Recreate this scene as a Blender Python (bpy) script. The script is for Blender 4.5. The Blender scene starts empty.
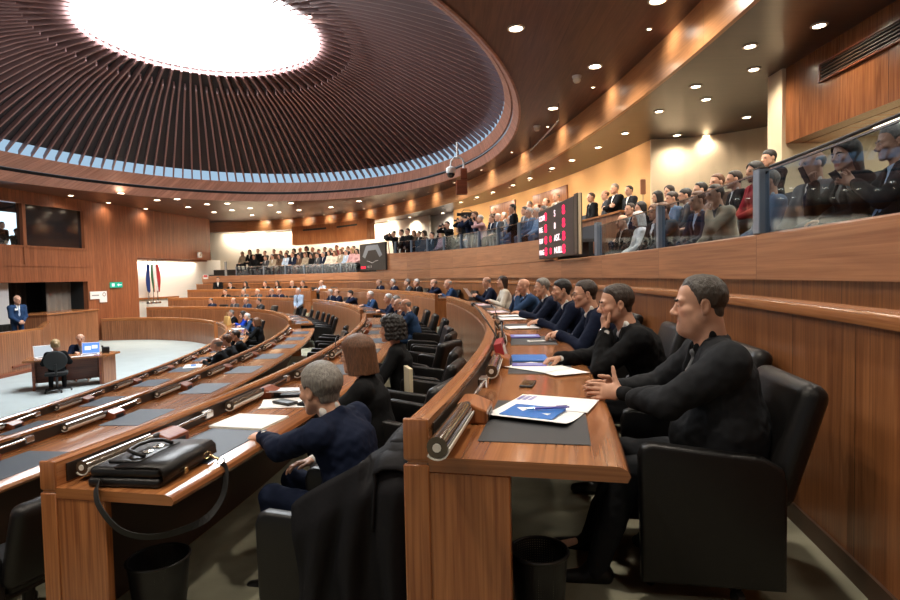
import bpy, bmesh, math, random
import numpy as np
from mathutils import Vector, Matrix

scene = bpy.context.scene
COL = scene.collection
rnd = random.Random(7)

# ------------------------------------------------------------------ camera
def make_camera():
    p, r = math.radians(-2.45), math.radians(1.2)
    fwd = Vector((0, math.cos(p), math.sin(p)))
    up0 = Vector((0, -math.sin(p), math.cos(p)))
    rt0 = Vector((1, 0, 0))
    rt = rt0 * math.cos(r) - up0 * math.sin(r)
    up = rt0 * math.sin(r) + up0 * math.cos(r)
    cd = bpy.data.cameras.new('camera')
    cd.sensor_width = 36.0
    cd.lens = 560.0 / 900.0 * 36.0
    cd.clip_start = 0.05
    cd.clip_end = 200
    co = bpy.data.objects.new('camera', cd)
    COL.objects.link(co)
    m = Matrix((rt, up, -fwd)).transposed().to_4x4()
    m.translation = Vector((0, 0, 1.35))
    co.matrix_world = m
    scene.camera = co
make_camera()

# ------------------------------------------------------------------ world, exposure, lights
scene.view_settings.view_transform = 'Standard'
scene.view_settings.look = 'None'
scene.view_settings.gamma = 1.0
scene.view_settings.use_curve_mapping = False
scene.view_settings.exposure = 0.55
scene.cycles.use_denoising = True
scene.cycles.max_bounces = 6
scene.cycles.diffuse_bounces = 4
scene.cycles.glossy_bounces = 3
scene.cycles.transmission_bounces = 6
scene.cycles.transparent_max_bounces = 8
scene.cycles.sample_clamp_indirect = 4.0
scene.cycles.caustics_reflective = False
scene.cycles.caustics_refractive = False

world = bpy.data.worlds.new('world')
scene.world = world
world.use_nodes = True
world.node_tree.nodes['Background'].inputs[0].default_value = (0.75, 0.86, 1.0, 1)
world.node_tree.nodes['Background'].inputs[1].default_value = 0.25

SKY_W = 750.0
SKY_STRENGTH = 9.0      # daylight through the roof light
DOWN_W = 230.0            # hall downlights
SOFFIT_W = 110.0          # gallery downlights
FILL_W = 300.0          # unseen fill downlights added above and behind the camera
BAND_W = 26.0

# ------------------------------------------------------------------ plan of the hall (metres)
CX, CY = -14.955, 7.0
CEIL_Z, SOFFIT_Z = 5.13, 4.5
RING_C, RING_A, RING_B = (-7.55, 15.1), 9.35, 12.0
LIP_C, LIP_A, LIP_B, LIP_Z = (-7.0, 16.2), 8.6, 10.7, 5.95
SKY_C, SKY_R, SKY_Z = (-6.85, 16.3), 3.28, 8.35

# ------------------------------------------------------------------ tagging
def tag(o, label=None, cat=None, group=None, kind=None):
    if label: o['label'] = label
    if cat: o['category'] = cat
    if group: o['group'] = group
    if kind: o['kind'] = kind
    return o

def thing(name, label, cat, loc=(0, 0, 0), rz=0.0, group=None, scale=1.0):
    o = bpy.data.objects.new(name, None)
    o.empty_display_size = 0.1
    COL.objects.link(o)
    o.location = loc
    o.rotation_euler = (0, 0, rz)
    o.scale = (scale, scale, scale)
    return tag(o, label, cat, group)

def copy_tree(o, parent=None, depth=0):
    c = o.copy()
    COL.objects.link(c)
    if parent is not None:
        c.parent = parent
        c.matrix_parent_inverse = o.matrix_parent_inverse.copy()
    for ch in list(KIDS.get(o.name, ())):
        copy_tree(ch, c, depth + 1)
    return c
KIDS = {}

# ------------------------------------------------------------------ mesh builder
class MB:
    def __init__(self):
        self.v, self.f, self.uv, self.mi = [], [], [], []
    def add(self, verts, faces, uvs=None, mi=0):
        """uvs: per vertex list or None (box projection at build time)"""
        n = len(self.v)
        self.v += [tuple(p) for p in verts]
        for f in faces:
            self.f.append([i + n for i in f])
            self.uv.append([tuple(uvs[i]) for i in f] if uvs is not None else None)
            self.mi.append(mi)
        return self
    def box(self, x0, x1, y0, y1, z0, z1, mi=0, M=None):
        vs = [Vector((x, y, z)) for z in (z0, z1) for y in (y0, y1) for x in (x0, x1)]
        if M is not None: vs = [M @ v for v in vs]
        fs = [(0, 2, 3, 1), (4, 5, 7, 6), (0, 1, 5, 4), (2, 6, 7, 3), (0, 4, 6, 2), (1, 3, 7, 5)]
        return self.add(vs, fs, None, mi)
    def rbox(self, x0, x1, y0, y1, z0, z1, r=0.01, seg=2, mi=0, M=None):
        bm = bmesh.new()
        bmesh.ops.create_cube(bm, size=1.0)
        for v in bm.verts:
            v.co = Vector(((x0 + x1) / 2 + v.co.x * (x1 - x0), (y0 + y1) / 2 + v.co.y * (y1 - y0), (z0 + z1) / 2 + v.co.z * (z1 - z0)))
        r = min(r, 0.49 * min(x1 - x0, y1 - y0, z1 - z0))
        bmesh.ops.bevel(bm, geom=bm.edges[:], offset=r, segments=seg, affect='EDGES', profile=0.5)
        return self.from_bm(bm, mi, M)
    def from_bm(self, bm, mi=0, M=None):
        bm.verts.index_update()
        vs = [v.co.copy() for v in bm.verts]
        if M is not None: vs = [M @ v for v in vs]
        self.add(vs, [[v.index for v in f.verts] for f in bm.faces], None, mi)
        bm.free()
        return self
    def tube(self, pts, r, n=10, mi=0, cap=True, closed=False):
        pts = [Vector(p) for p in pts]
        m = len(pts)
        rs = r if isinstance(r, (list, tuple)) else [r] * m
        vs, fs, uv = [], [], []
        prev = None
        L = 0
        for i, p in enumerate(pts):
            if closed: t = pts[(i + 1) % m] - pts[i - 1]
            elif i == 0: t = pts[1] - pts[0]
            elif i == m - 1: t = pts[-1] - pts[-2]
            else: t = pts[i + 1] - pts[i - 1]
            t.normalize()
            if prev is None:
                a = Vector((0, 0, 1)) if abs(t.z) < 0.9 else Vector((1, 0, 0))
                u = t.cross(a).normalized()
            else:
                u = (prev - t * prev.dot(t))
                u = u.normalized() if u.length > 1e-6 else t.orthogonal().normalized()
            prev = u
            w = t.cross(u)
            if i: L += (pts[i] - pts[i - 1]).length
            for k in range(n):
                a = 2 * math.pi * k / n
                vs.append(p + (u * math.cos(a) + w * math.sin(a)) * rs[i])
                uv.append((L, 2 * math.pi * rs[i] * k / n))
        for i in range(m if closed else m - 1):
            for k in range(n):
                a, b = i * n + k, i * n + (k + 1) % n
                c, d = ((i + 1) % m) * n + (k + 1) % n, ((i + 1) % m) * n + k
                fs.append((a, b, c, d))
        if cap and not closed:
            fs.append(tuple(range(n - 1, -1, -1)))
            fs.append(tuple((m - 1) * n + k for k in range(n)))
        return self.add(vs, fs, uv, mi)
    def lathe(self, prof, n=24, c=(0, 0, 0), mi=0, M=None, close=False):
        vs, fs = [], []
        m = len(prof)
        for k in range(n):
            a = 2 * math.pi * k / n
            for (r, z) in prof:
                v = Vector((c[0] + r * math.cos(a), c[1] + r * math.sin(a), c[2] + z))
                vs.append(M @ v if M is not None else v)
        for k in range(n):
            for i in range(m if close else m - 1):
                a, b = k * m + i, k * m + (i + 1) % m
                c2, d = ((k + 1) % n) * m + (i + 1) % m, ((k + 1) % n) * m + i
                fs.append((a, d, c2, b))
        return self.add(vs, fs, None, mi)
    def prism(self, poly, d0, d1, frame, mi=0):
        """poly (list of 2D) extruded from d0 to d1; frame(u,v,d)->Vector"""
        n = len(poly)
        vs = [frame(u, v, d0) for u, v in poly] + [frame(u, v, d1) for u, v in poly]
        fs = [tuple(range(n - 1, -1, -1)), tuple(range(n, 2 * n))]
        fs += [(i, (i + 1) % n, n + (i + 1) % n, n + i) for i in range(n)]
        return self.add(vs, fs, None, mi)
    def build(self, name, mats, parent=None, smooth=None, loc=None):
        me = bpy.data.meshes.new(name)
        me.from_pydata([tuple(v) for v in self.v], [], self.f)
        if not isinstance(mats, (list, tuple)): mats = [mats]
        for m in mats: me.materials.append(m)
        uvl = me.uv_layers.new(name='UVMap')
        flat = []
        V = self.v
        for f, uv in zip(self.f, self.uv):
            if uv is not None:
                for t in uv: flat += t
            else:
                a, b, c = Vector(V[f[0]]), Vector(V[f[1]]), Vector(V[f[2]])
                nn = (b - a).cross(c - a)
                if len(f) > 4:
                    nn = Vector((0, 0, 0))
                    for i in range(len(f)):
                        nn += Vector(V[f[i]]).cross(Vector(V[f[(i + 1) % len(f)]]))
                ax = max(range(3), key=lambda i: abs(nn[i]))
                for i in f:
                    p = V[i]
                    if ax == 0: flat += (p[1], p[2])
                    elif ax == 1: flat += (p[0], p[2])
                    else: flat += (p[0], p[1])
        uvl.data.foreach_set('uv', flat)
        me.polygons.foreach_set('material_index', self.mi)
        me.update()
        if smooth:
            for p in me.polygons: p.use_smooth = True
            if smooth is not True:
                try: me.set_sharp_from_angle(angle=math.radians(smooth))
                except Exception: pass
        o = bpy.data.objects.new(name, me)
        COL.objects.link(o)
        if parent is not None:
            o.parent = parent
            KIDS.setdefault(parent.name, []).append(o)
        if loc: o.location = loc
        return o

# ------------------------------------------------------------------ ellipse curves in plan
class Ell:
    def __init__(self, a, b, bn=None, cx=CX, cy=CY):
        self.a, self.b, self.cx, self.cy = a, b, cx, cy
        self.bn = bn or b            # half-length of the nearer half
        th = np.radians(np.linspace(-60, 140, 4001))
        x, y = a * np.cos(th), np.where(th < 0, self.bn, b) * np.sin(th)
        self.th = th
        self.s = np.concatenate([[0], np.cumsum(np.hypot(np.diff(x), np.diff(y)))])
    def p(self, t, off=0.0, z=0.0):
        c, s = math.cos(t), math.sin(t)
        b = self.bn if t < 0 else self.b
        nx, ny = c / self.a, s / b
        l = math.hypot(nx, ny)
        return Vector((self.cx + self.a * c + off * nx / l, self.cy + b * s + off * ny / l, z))
    def n(self, t):
        v = Vector((math.cos(t) / self.a, math.sin(t) / (self.bn if t < 0 else self.b), 0))
        return v.normalized()
    def arc(self, t): return float(np.interp(t, self.th, self.s))
    def at(self, s): return float(np.interp(s, self.s, self.th))
    def ty(self, y, far=False):
        return math.asin(max(-1, min(1, (y - self.cy) / (self.b if y > self.cy else self.bn))))
    def steps(self, t0, t1, d=0.35):
        n = max(2, int(abs(self.arc(t1) - self.arc(t0)) / d) + 1)
        s0, s1 = self.arc(t0), self.arc(t1)
        return [self.at(s0 + (s1 - s0) * i / n) for i in range(n + 1)]

def sweep(mb, E, t0, t1, prof, d=0.3, closed=True, caps=True, mi=0, zfun=None):
    """prof: list of (offset along outward normal, z); swept along ellipse"""
    ts = E.steps(t0, t1, d)
    m = len(prof)
    cum = [0]
    for i in range(m): cum.append(cum[-1] + math.dist(prof[i], prof[(i + 1) % m]))
    # dominant v: use z for vertical runs, offset for flat runs
    vs = []
    for t in ts:
        for (o, z) in prof:
            p = E.p(t, o, z)
            if zfun: p.z = zfun(t, z)
            vs.append(p)
    base = E.arc(t0)
    n0 = len(mb.v)
    mb.v += [tuple(p) for p in vs]
    for i in range(len(ts) - 1):
        ua, ub = E.arc(ts[i]), E.arc(ts[i + 1])
        for k in range(m if closed else m - 1):
            k2 = (k + 1) % m
            mb.f.append([n0 + i * m + k, n0 + i * m + k2, n0 + (i + 1) * m + k2, n0 + (i + 1) * m + k])
            mb.uv.append([(ua, cum[k]), (ua, cum[k + 1]), (ub, cum[k + 1]), (ub, cum[k])])
            mb.mi.append(mi)
    if closed and caps:
        for i, rev in ((0, False), (len(ts) - 1, True)):
            idx = [n0 + i * m + k for k in range(m)]
            uv = [(prof[k][0], prof[k][1]) for k in range(m)]
            if rev: idx, uv = idx[::-1], uv[::-1]
            mb.f.append(idx); mb.uv.append(uv); mb.mi.append(mi)
    return mb

def annulus(mb, E0, o0, E1, o1, t0, t1, z, d=0.5, mi=0):
    ts = E0.steps(t0, t1, d)
    vs, fs = [], []
    for t in ts:
        vs += [E0.p(t, o0, z), E1.p(t, o1, z)]
    for i in range(len(ts) - 1):
        fs.append((2 * i, 2 * i + 1, 2 * i + 3, 2 * i + 2))
    return mb.add(vs, fs, None, mi)

# ------------------------------------------------------------------ materials
def new_mat(name):
    m = bpy.data.materials.new(name)
    m.use_nodes = True
    nt = m.node_tree
    return m, nt, nt.nodes['Principled BSDF'], nt.nodes.new

def mat(name, col, rough=0.5, metal=0.0, bump=0.0, bscale=60.0, spec=0.5, var=0.0, vscale=8.0, coat=0.0):
    m, nt, b, N = new_mat(name)
    b.inputs['Base Color'].default_value = (*col, 1)
    b.inputs['Roughness'].default_value = rough
    b.inputs['Metallic'].default_value = metal
    b.inputs['Specular IOR Level'].default_value = spec
    b.inputs['Coat Weight'].default_value = coat
    if bump or var:
        tc = N('ShaderNodeTexCoord')
    if bump:
        n = N('ShaderNodeTexNoise'); n.inputs['Scale'].default_value = bscale; n.inputs['Detail'].default_value = 4
        nt.links.new(tc.outputs['Object'], n.inputs['Vector'])
        bp = N('ShaderNodeBump'); bp.inputs['Strength'].default_value = bump; bp.inputs['Distance'].default_value = 0.01
        nt.links.new(n.outputs['Fac'], bp.inputs['Height']); nt.links.new(bp.outputs['Normal'], b.inputs['Normal'])
    if var:
        n2 = N('ShaderNodeTexNoise'); n2.inputs['Scale'].default_value = vscale; n2.inputs['Detail'].default_value = 5
        nt.links.new(tc.outputs['Object'], n2.inputs['Vector'])
        cr = N('ShaderNodeValToRGB')
        cr.color_ramp.elements[0].position = 0.3; cr.color_ramp.elements[1].position = 0.7
        cr.color_ramp.elements[0].color = (*[c * (1 - var) for c in col], 1)
        cr.color_ramp.elements[1].color = (*[min(1, c * (1 + var)) for c in col], 1)
        nt.links.new(n2.outputs['Fac'], cr.inputs['Fac']); nt.links.new(cr.outputs['Color'], b.inputs['Base Color'])
    return m

def wood(name, c0, c1, grain='v', panel=0.0, fine=1.0, rough=0.3, slat=0.0, coat=0.15, seam=0.006, vary=0.28):
    """lacquered veneer. grain runs along uv axis `grain`; panel = panel width along u; slat = strip width along u"""
    m, nt, b, N = new_mat(name)
    L = nt.links.new
    uv = N('ShaderNodeUVMap'); uv.uv_map = 'UVMap'
    sep = N('ShaderNodeSeparateXYZ'); L(uv.outputs['UV'], sep.inputs[0])
    def math_(op, a, bb=None):
        n = N('ShaderNodeMath'); n.operation = op
        for i, x in enumerate((a, bb)):
            if x is None: continue
            if isinstance(x, (int, float)): n.inputs[i].default_value = x
            else: L(x, n.inputs[i])
        return n.outputs[0]
    U, V = sep.outputs['X'], sep.outputs['Y']
    mp = N('ShaderNodeCombineXYZ')
    gs = (85.0 * fine, 1.7 * fine) if grain == 'v' else (1.7 * fine, 85.0 * fine)
    w = panel if panel else (slat if slat else 0)
    if w:
        cell = math_('FLOOR', math_('DIVIDE', U, w))
        L(math_('MULTIPLY', cell, 3.71), mp.inputs[2])
    L(math_('MULTIPLY', U, gs[0]), mp.inputs[0]); L(math_('MULTIPLY', V, gs[1]), mp.inputs[1])
    n1 = N('ShaderNodeTexNoise'); n1.inputs['Scale'].default_value = 1.0; n1.inputs['Detail'].default_value = 6; n1.inputs['Distortion'].default_value = 0.6
    L(mp.outputs[0], n1.inputs['Vector'])
    mp2 = N('ShaderNodeVectorMath'); mp2.operation = 'MULTIPLY'; mp2.inputs[1].default_value = (0.16, 0.5, 1) if grain == 'v' else (0.5, 0.16, 1)
    L(mp.outputs[0], mp2.inputs[0])
    n2 = N('ShaderNodeTexNoise'); n2.inputs['Scale'].default_value = 1.0; n2.inputs['Detail'].default_value = 3; n2.inputs['Distortion'].default_value = 1.2
    L(mp2.outputs[0], n2.inputs['Vector'])
    f = math_('ADD', math_('MULTIPLY', n1.outputs['Fac'], 0.55), math_('MULTIPLY', n2.outputs['Fac'], 0.45))
    cr = N('ShaderNodeValToRGB')
    cr.color_ramp.elements[0].position = 0.38; cr.color_ramp.elements[1].position = 0.62
    cr.color_ramp.elements[0].color = (*c0, 1); cr.color_ramp.elements[1].color = (*c1, 1)
    L(f, cr.inputs['Fac'])
    col = cr.outputs['Color']
    if w:
        wn = N('ShaderNodeTexWhiteNoise'); wn.noise_dimensions = '1D'; L(cell, wn.inputs['W'])
        k = math_('ADD', math_('MULTIPLY', wn.outputs['Value'], vary), 1.0 - vary / 2)
        fr = math_('FRACT', math_('DIVIDE', U, w))
        edge = math_('MINIMUM', fr, math_('SUBTRACT', 1.0, fr))
        g = math_('GREATER_THAN', edge, seam / w * 0.5)
        k2 = math_('MULTIPLY', k, math_('ADD', math_('MULTIPLY', g, 0.75), 0.25))
        mx = N('ShaderNodeVectorMath'); mx.operation = 'SCALE'; L(col, mx.inputs[0]); L(k2, mx.inputs['Scale'])
        col = mx.outputs[0]
    L(col, b.inputs['Base Color'])
    b.inputs['Roughness'].default_value = rough
    b.inputs['Coat Weight'].default_value = coat
    b.inputs['Coat Roughness'].default_value = 0.12
    return m

def emit(name, col, s):
    m = bpy.data.materials.new(name); m.use_nodes = True
    nt = m.node_tree
    nt.nodes.remove(nt.nodes['Principled BSDF'])
    e = nt.nodes.new('ShaderNodeEmission'); e.inputs[0].default_value = (*col, 1); e.inputs[1].default_value = s
    nt.links.new(e.outputs[0], nt.nodes['Material Output'].inputs[0])
    return m

def glass(name, col, alpha=0.25, rough=0.02):
    """thin balustrade glass: mostly see-through with a mirror-like surface"""
    m = bpy.data.materials.new(name); m.use_nodes = True
    nt = m.node_tree; nt.nodes.remove(nt.nodes['Principled BSDF'])
    t = nt.nodes.new('ShaderNodeBsdfTransparent'); t.inputs[0].default_value = (*col, 1)
    g = nt.nodes.new('ShaderNodeBsdfGlossy'); g.inputs['Roughness'].default_value = rough; g.inputs[0].default_value = (0.9, 0.95, 1, 1)
    fr = nt.nodes.new('ShaderNodeFresnel'); fr.inputs[0].default_value = 1.45
    ad = nt.nodes.new('ShaderNodeMath'); ad.operation = 'MULTIPLY_ADD'; ad.inputs[1].default_value = 0.10; ad.inputs[2].default_value = alpha
    mx = nt.nodes.new('ShaderNodeMixShader')
    nt.links.new(fr.outputs[0], ad.inputs[0]); nt.links.new(ad.outputs[0], mx.inputs[0])
    nt.links.new(t.outputs[0], mx.inputs[1]); nt.links.new(g.outputs[0], mx.inputs[2])
    nt.links.new(mx.outputs[0], nt.nodes['Material Output'].inputs[0])
    return m

W_DK, W_MD, W_LT = (0.155, 0.042, 0.016), (0.28, 0.092, 0.034), (0.42, 0.165, 0.062)
M = dict(
    panel=wood('wood_panel', (0.165, 0.054, 0.018), (0.31, 0.120, 0.042), 'v', panel=0.62, rough=0.32),
    strip=wood('wood_strip', (0.245, 0.092, 0.040), (0.40, 0.172, 0.080), 'v', slat=0.085, rough=0.3, seam=0.008),
    end=wood('wood_end', (0.23, 0.070, 0.021), (0.46, 0.178, 0.060), 'v', rough=0.3),
    rail=wood('wood_rail', (0.28, 0.098, 0.033), (0.48, 0.200, 0.074), 'u', rough=0.22, coat=0.4),
    top=wood('wood_top', (0.23, 0.080, 0.028), (0.43, 0.175, 0.062), 'u', rough=0.2, coat=0.5, fine=0.6),
    fascia=wood('wood_fascia', (0.275, 0.105, 0.044), (0.44, 0.195, 0.088), 'u', panel=2.4, rough=0.35, fine=0.5, vary=0.10),
    band=wood('wood_band', (0.50, 0.22, 0.088), (0.68, 0.335, 0.145), 'u', panel=3.2, rough=0.28, vary=0.08),
    ceil=wood('wood_ceiling', (0.10, 0.042, 0.026), (0.175, 0.077, 0.049), 'u', rough=0.42, coat=0.1, fine=0.8),
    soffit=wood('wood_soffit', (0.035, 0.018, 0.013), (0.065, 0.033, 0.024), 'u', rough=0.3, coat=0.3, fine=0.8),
    ceilv=wood('wood_ceiling_panels', (0.10, 0.042, 0.026), (0.175, 0.077, 0.049), 'v', panel=1.9, rough=0.42, coat=0.1, fine=0.8),
    stage=wood('wood_stage', (0.20, 0.063, 0.026), (0.33, 0.115, 0.048), 'v', panel=0.16, rough=0.42, seam=0.006, coat=0.05),
    ring=wood('wood_ring', (0.33, 0.145, 0.098), (0.50, 0.245, 0.168), 'v', panel=0.19, rough=0.42, seam=0.006, coat=0.05),
    fin=mat('fin_brown', (0.27, 0.155, 0.148), 0.5),
    dome=mat('dome_dark', (0.030, 0.024, 0.028), 0.7),
    redwood=wood('wood_red', (0.17, 0.040, 0.015), (0.31, 0.085, 0.033), 'u', rough=0.35, coat=0.15),
    carpet=mat('carpet_olive', (0.27, 0.26, 0.19), 0.95, bump=0.4, bscale=300, var=0.12, vscale=5, spec=0.1),
    wellfloor=mat('carpet_pale', (0.40, 0.45, 0.45), 0.9, bump=0.2, bscale=200, var=0.04, vscale=2, spec=0.1),
    cream=mat('wall_cream', (0.83, 0.74, 0.60), 0.85),
    tan=mat('wall_tan', (0.74, 0.58, 0.38), 0.85),
    white=mat('wall_white', (0.86, 0.82, 0.76), 0.8),
    orange=mat('wall_ochre', (0.74, 0.41, 0.16), 0.85),
    leather=mat('black_leather', (0.008, 0.0075, 0.0075), 0.36, bump=0.15, bscale=180, spec=0.32),
    pad=mat('desk_pad_leather', (0.035, 0.037, 0.042), 0.55, bump=0.1, bscale=220),
    padblue=mat('desk_pad_blue', (0.038, 0.052, 0.075), 0.55, bump=0.1, bscale=220),
    black=mat('black_plastic', (0.012, 0.012, 0.013), 0.4),
    blackm=mat('black_matte', (0.01, 0.01, 0.01), 0.75),
    steel=mat('steel', (0.62, 0.60, 0.57), 0.22, metal=1.0),
    steelb=mat('steel_blue_post', (0.28, 0.34, 0.42), 0.4, metal=0.7),
    chrome=mat('chrome', (0.8, 0.78, 0.74), 0.12, metal=1.0),
    gold=mat('gold_clasp', (0.75, 0.62, 0.36), 0.25, metal=1.0),
    tube=mat('smoked_tube', (0.075, 0.055, 0.038), 0.12, spec=0.8, coat=0.6),
    refl=mat('tube_reflector', (0.80, 0.77, 0.70), 0.3),
    paper=mat('paper_white', (0.86, 0.86, 0.85), 0.7),
    cream_paper=mat('paper_cream', (0.80, 0.75, 0.64), 0.7),
    blue=mat('folder_blue', (0.02, 0.16, 0.55), 0.4),
    purple=mat('booklet_violet', (0.15, 0.14, 0.48), 0.4),
    red=mat('binder_red', (0.33, 0.03, 0.035), 0.35),
    glass=glass('balustrade_glass', (0.70, 0.77, 0.84), 0.025),
    boothglass=mat('booth_glass', (0.012, 0.013, 0.015), 0.08, spec=0.8),
    lamp=emit('lamp_disc', (1.0, 0.86, 0.66), 14.0),
    trimw=mat('lamp_trim', (0.7, 0.62, 0.5), 0.4),
    sky=emit('roof_light_glazing', (0.93, 0.97, 1.0), SKY_STRENGTH),
    slit=emit('clerestory_glow', (0.42, 0.62, 0.82), 0.62),
    yellow=mat('tan_bag', (0.55, 0.33, 0.10), 0.5),
    grey=mat('grey_plastic', (0.33, 0.33, 0.33), 0.5),
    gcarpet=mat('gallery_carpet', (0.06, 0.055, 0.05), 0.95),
    under=mat('under_desk_dark', (0.045, 0.020, 0.011), 0.5),  # shade below the desktops, put into the colour
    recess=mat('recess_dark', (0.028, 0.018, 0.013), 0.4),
    midcloth=mat('bench_cloth', (0.05, 0.05, 0.055), 0.8),
    grey2=mat('vent_brown', (0.07, 0.035, 0.02), 0.5),
    curtain=mat('grey_curtain', (0.16, 0.13, 0.11), 0.9, var=0.2, vscale=10),
)
# ------------------------------------------------------------------ rows
FLOOR = {0: -1.3, 1: -1.14, 2: -0.76, 3: -0.38, 4: 0.0}
ROW = {n: Ell(11.5 + 1.97 * (n - 2), 21.0 + 2.0 * (n - 2), 15.2 + 2.0 * (n - 2)) for n in (1, 2, 3, 4)}
WALL = Ell(17.1, 26.75, 20.9)
FASC = Ell(17.65, 27.6)
OUTER = Ell(20.3, 30.2)
BAND = Ell(18.6, 29.4)
D = math.radians

def structure(name, mb, m, smooth=None):
    o = mb.build(name, m, None, smooth)
    o['kind'] = 'structure'
    return o

# floors -------------------------------------------------------------
mb = MB(); mb.add([(-26, -8, -1.3), (8, -8, -1.3), (8, 42, -1.3), (-26, 42, -1.3)], [(0, 1, 2, 3)])
structure('floor', mb, M['wellfloor'])
for n in (1, 2, 3, 4):
    E0, E1 = ROW[n], (ROW[n + 1] if n < 4 else WALL)
    mb = MB()
    annulus(mb, E0, -0.04, E1, 0.0 if n < 4 else 0.02, D(-42), D(97 if n < 3 else 93), FLOOR[n])
    sweep(mb, E0, D(-42), D(97 if n < 3 else 93), [(-0.04, FLOOR[n - 1]), (-0.04, FLOOR[n])], closed=False)
    structure('floor', mb, M['carpet'])
# step at the foot of the stage wall
mb = MB(); mb.box(-17.6, -16.9, 26.6, 29.2, -1.3, -1.05)
structure('trim_0', mb, M['wellfloor'])

# rear parapet of the top tier and the gallery front ---------------------------
T0, T1 = D(-40), D(91)
mb = MB(); sweep(mb, WALL, T0, T1, [(0, 0.09), (0, 1.115), (0.08, 1.115), (0.08, 0.09)]); structure('wall_right', mb, M['panel'])
mb = MB(); sweep(mb, WALL, T0, T1, [(-0.015, 0), (-0.015, 0.10), (0.05, 0.10), (0.05, 0.0)]); structure('baseboard_right', mb, M['grey2'])
mb = MB(); sweep(mb, WALL, T0, T1, [(-0.03, 1.115), (-0.035, 1.13), (-0.03, 1.165), (-0.015, 1.175), (0.11, 1.175), (0.12, 1.16), (0.12, 1.115)]); structure('trim_1', mb, M['rail'], 40)
mb = MB(); annulus(mb, WALL, 0.05, FASC, 0.08, T0, T1, 0.98); structure('trim_2', mb, M['carpet'])
mb = MB(); sweep(mb, FASC, T0, T1, [(0.06, 0.95), (0.06, 1.30), (0.12, 1.30), (0.12, 0.95)]); structure('wall_gallery', mb, M['panel'])
mb = MB(); sweep(mb, FASC, T0, T1, [(0, 1.265), (0, 1.64), (0.02, 1.655), (0.13, 1.655), (0.13, 1.265)], d=0.4); structure('trim_3', mb, M['fascia'], 40)
TM0, TM1 = D(11.6), D(50.3)
def midz(t): return 2.16 + (t - TM0) / (TM1 - TM0) * 0.38
mb = MB(); sweep(mb, FASC, TM0, TM1, [(0.005, 1.662), (0.005, 2.2), (0.12, 2.2), (0.12, 1.662)], d=0.4, zfun=lambda t, z: z if z < 2 else midz(t)); structure('trim_4', mb, M['fascia'])

# gallery floors
GT = ((0.1, 1.05), (1.05, 1.85), (1.85, 2.75))
GSEC = {'right': (T0, D(11.4), 1.08), 'mid': (D(11.4), D(50.6), 1.74), 'far': (D(50.6), T1, 1.42)}
def gz(sec, k): return GSEC[sec][2] + (0.36 if sec == 'right' else 0.32) * k
for sec, (ta, tb, zb) in GSEC.items():
    for k, (o0, o1) in enumerate(GT):
        tk = D(18.6) if sec == 'mid' and k else ta
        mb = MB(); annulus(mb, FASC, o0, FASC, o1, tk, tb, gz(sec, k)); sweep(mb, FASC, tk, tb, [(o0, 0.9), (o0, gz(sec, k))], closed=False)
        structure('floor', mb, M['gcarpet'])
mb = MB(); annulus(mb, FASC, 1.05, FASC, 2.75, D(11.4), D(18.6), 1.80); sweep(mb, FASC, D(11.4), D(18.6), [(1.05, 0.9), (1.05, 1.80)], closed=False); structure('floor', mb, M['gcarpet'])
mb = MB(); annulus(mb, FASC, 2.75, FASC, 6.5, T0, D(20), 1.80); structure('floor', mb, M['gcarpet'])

# outer walls of the gallery
def arcwall(name, E, t0, t1, z0, z1, m, off=0.0):
    mb = MB(); sweep(mb, E, t0, t1, [(off, z0), (off, z1), (off + 0.1, z1), (off + 0.1, z0)], d=0.5)
    return structure(name, mb, m)
arcwall('wall_back', OUTER, D(12.5), D(41.5), 0.9, 4.6, M['orange'])
arcwall('wall_back', OUTER, D(37.0), D(50.0), 0.9, 4.6, M['white'], 0.5)
arcwall('wall_back', OUTER, D(46.5), D(93), 0.9, 4.6, M['cream'])
def polywall(name, pts, z0, z1, m, th=0.1):
    mb = MB()
    n = len(pts); vs, fs, uv = [], [], []
    L = 0
    for i, (x, y) in enumerate(pts):
        if i: L += math.dist(pts[i - 1], pts[i])
        vs += [(x, y, z0), (x, y, z1)]; uv += [(L, z0), (L, z1)]
    for i in range(n - 1): fs.append((2 * i, 2 * i + 2, 2 * i + 3, 2 * i + 1))
    mb.add(vs, fs, uv)
    o = structure(name, mb, m)
    sm = o.modifiers.new('thick', 'SOLIDIFY'); sm.thickness = th; sm.offset = 0
    return o
p0 = OUTER.p(D(12.5))
rec = [(p0.x, p0.y), (p0.x + 0.55, p0.y - 0.05)]
for i in range(13):
    a = D(78 - i * 7)
    rec.append((p0.x - 0.0 + 3.0 * math.sin(D(8 + i * 6.5)), p0.y - 3.0 + 3.0 * math.cos(D(8 + i * 6.5))))
rec = [rec[0]] + [r for r in rec[2:]] + [(8.0, 10.0)]
polywall('wall_gallery_back', rec, 0.9, 4.6, M['tan'])
mb = MB(); mb.box(5.30, 8.3, 8.95, 9.35, 0.9, 4.6); structure('wall_gallery_back', mb, M['tan'])
polywall('wall_gallery_back', [(8.1, 9.2), (8.1, -9)], 0.9, 4.6, M['tan'])
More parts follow.
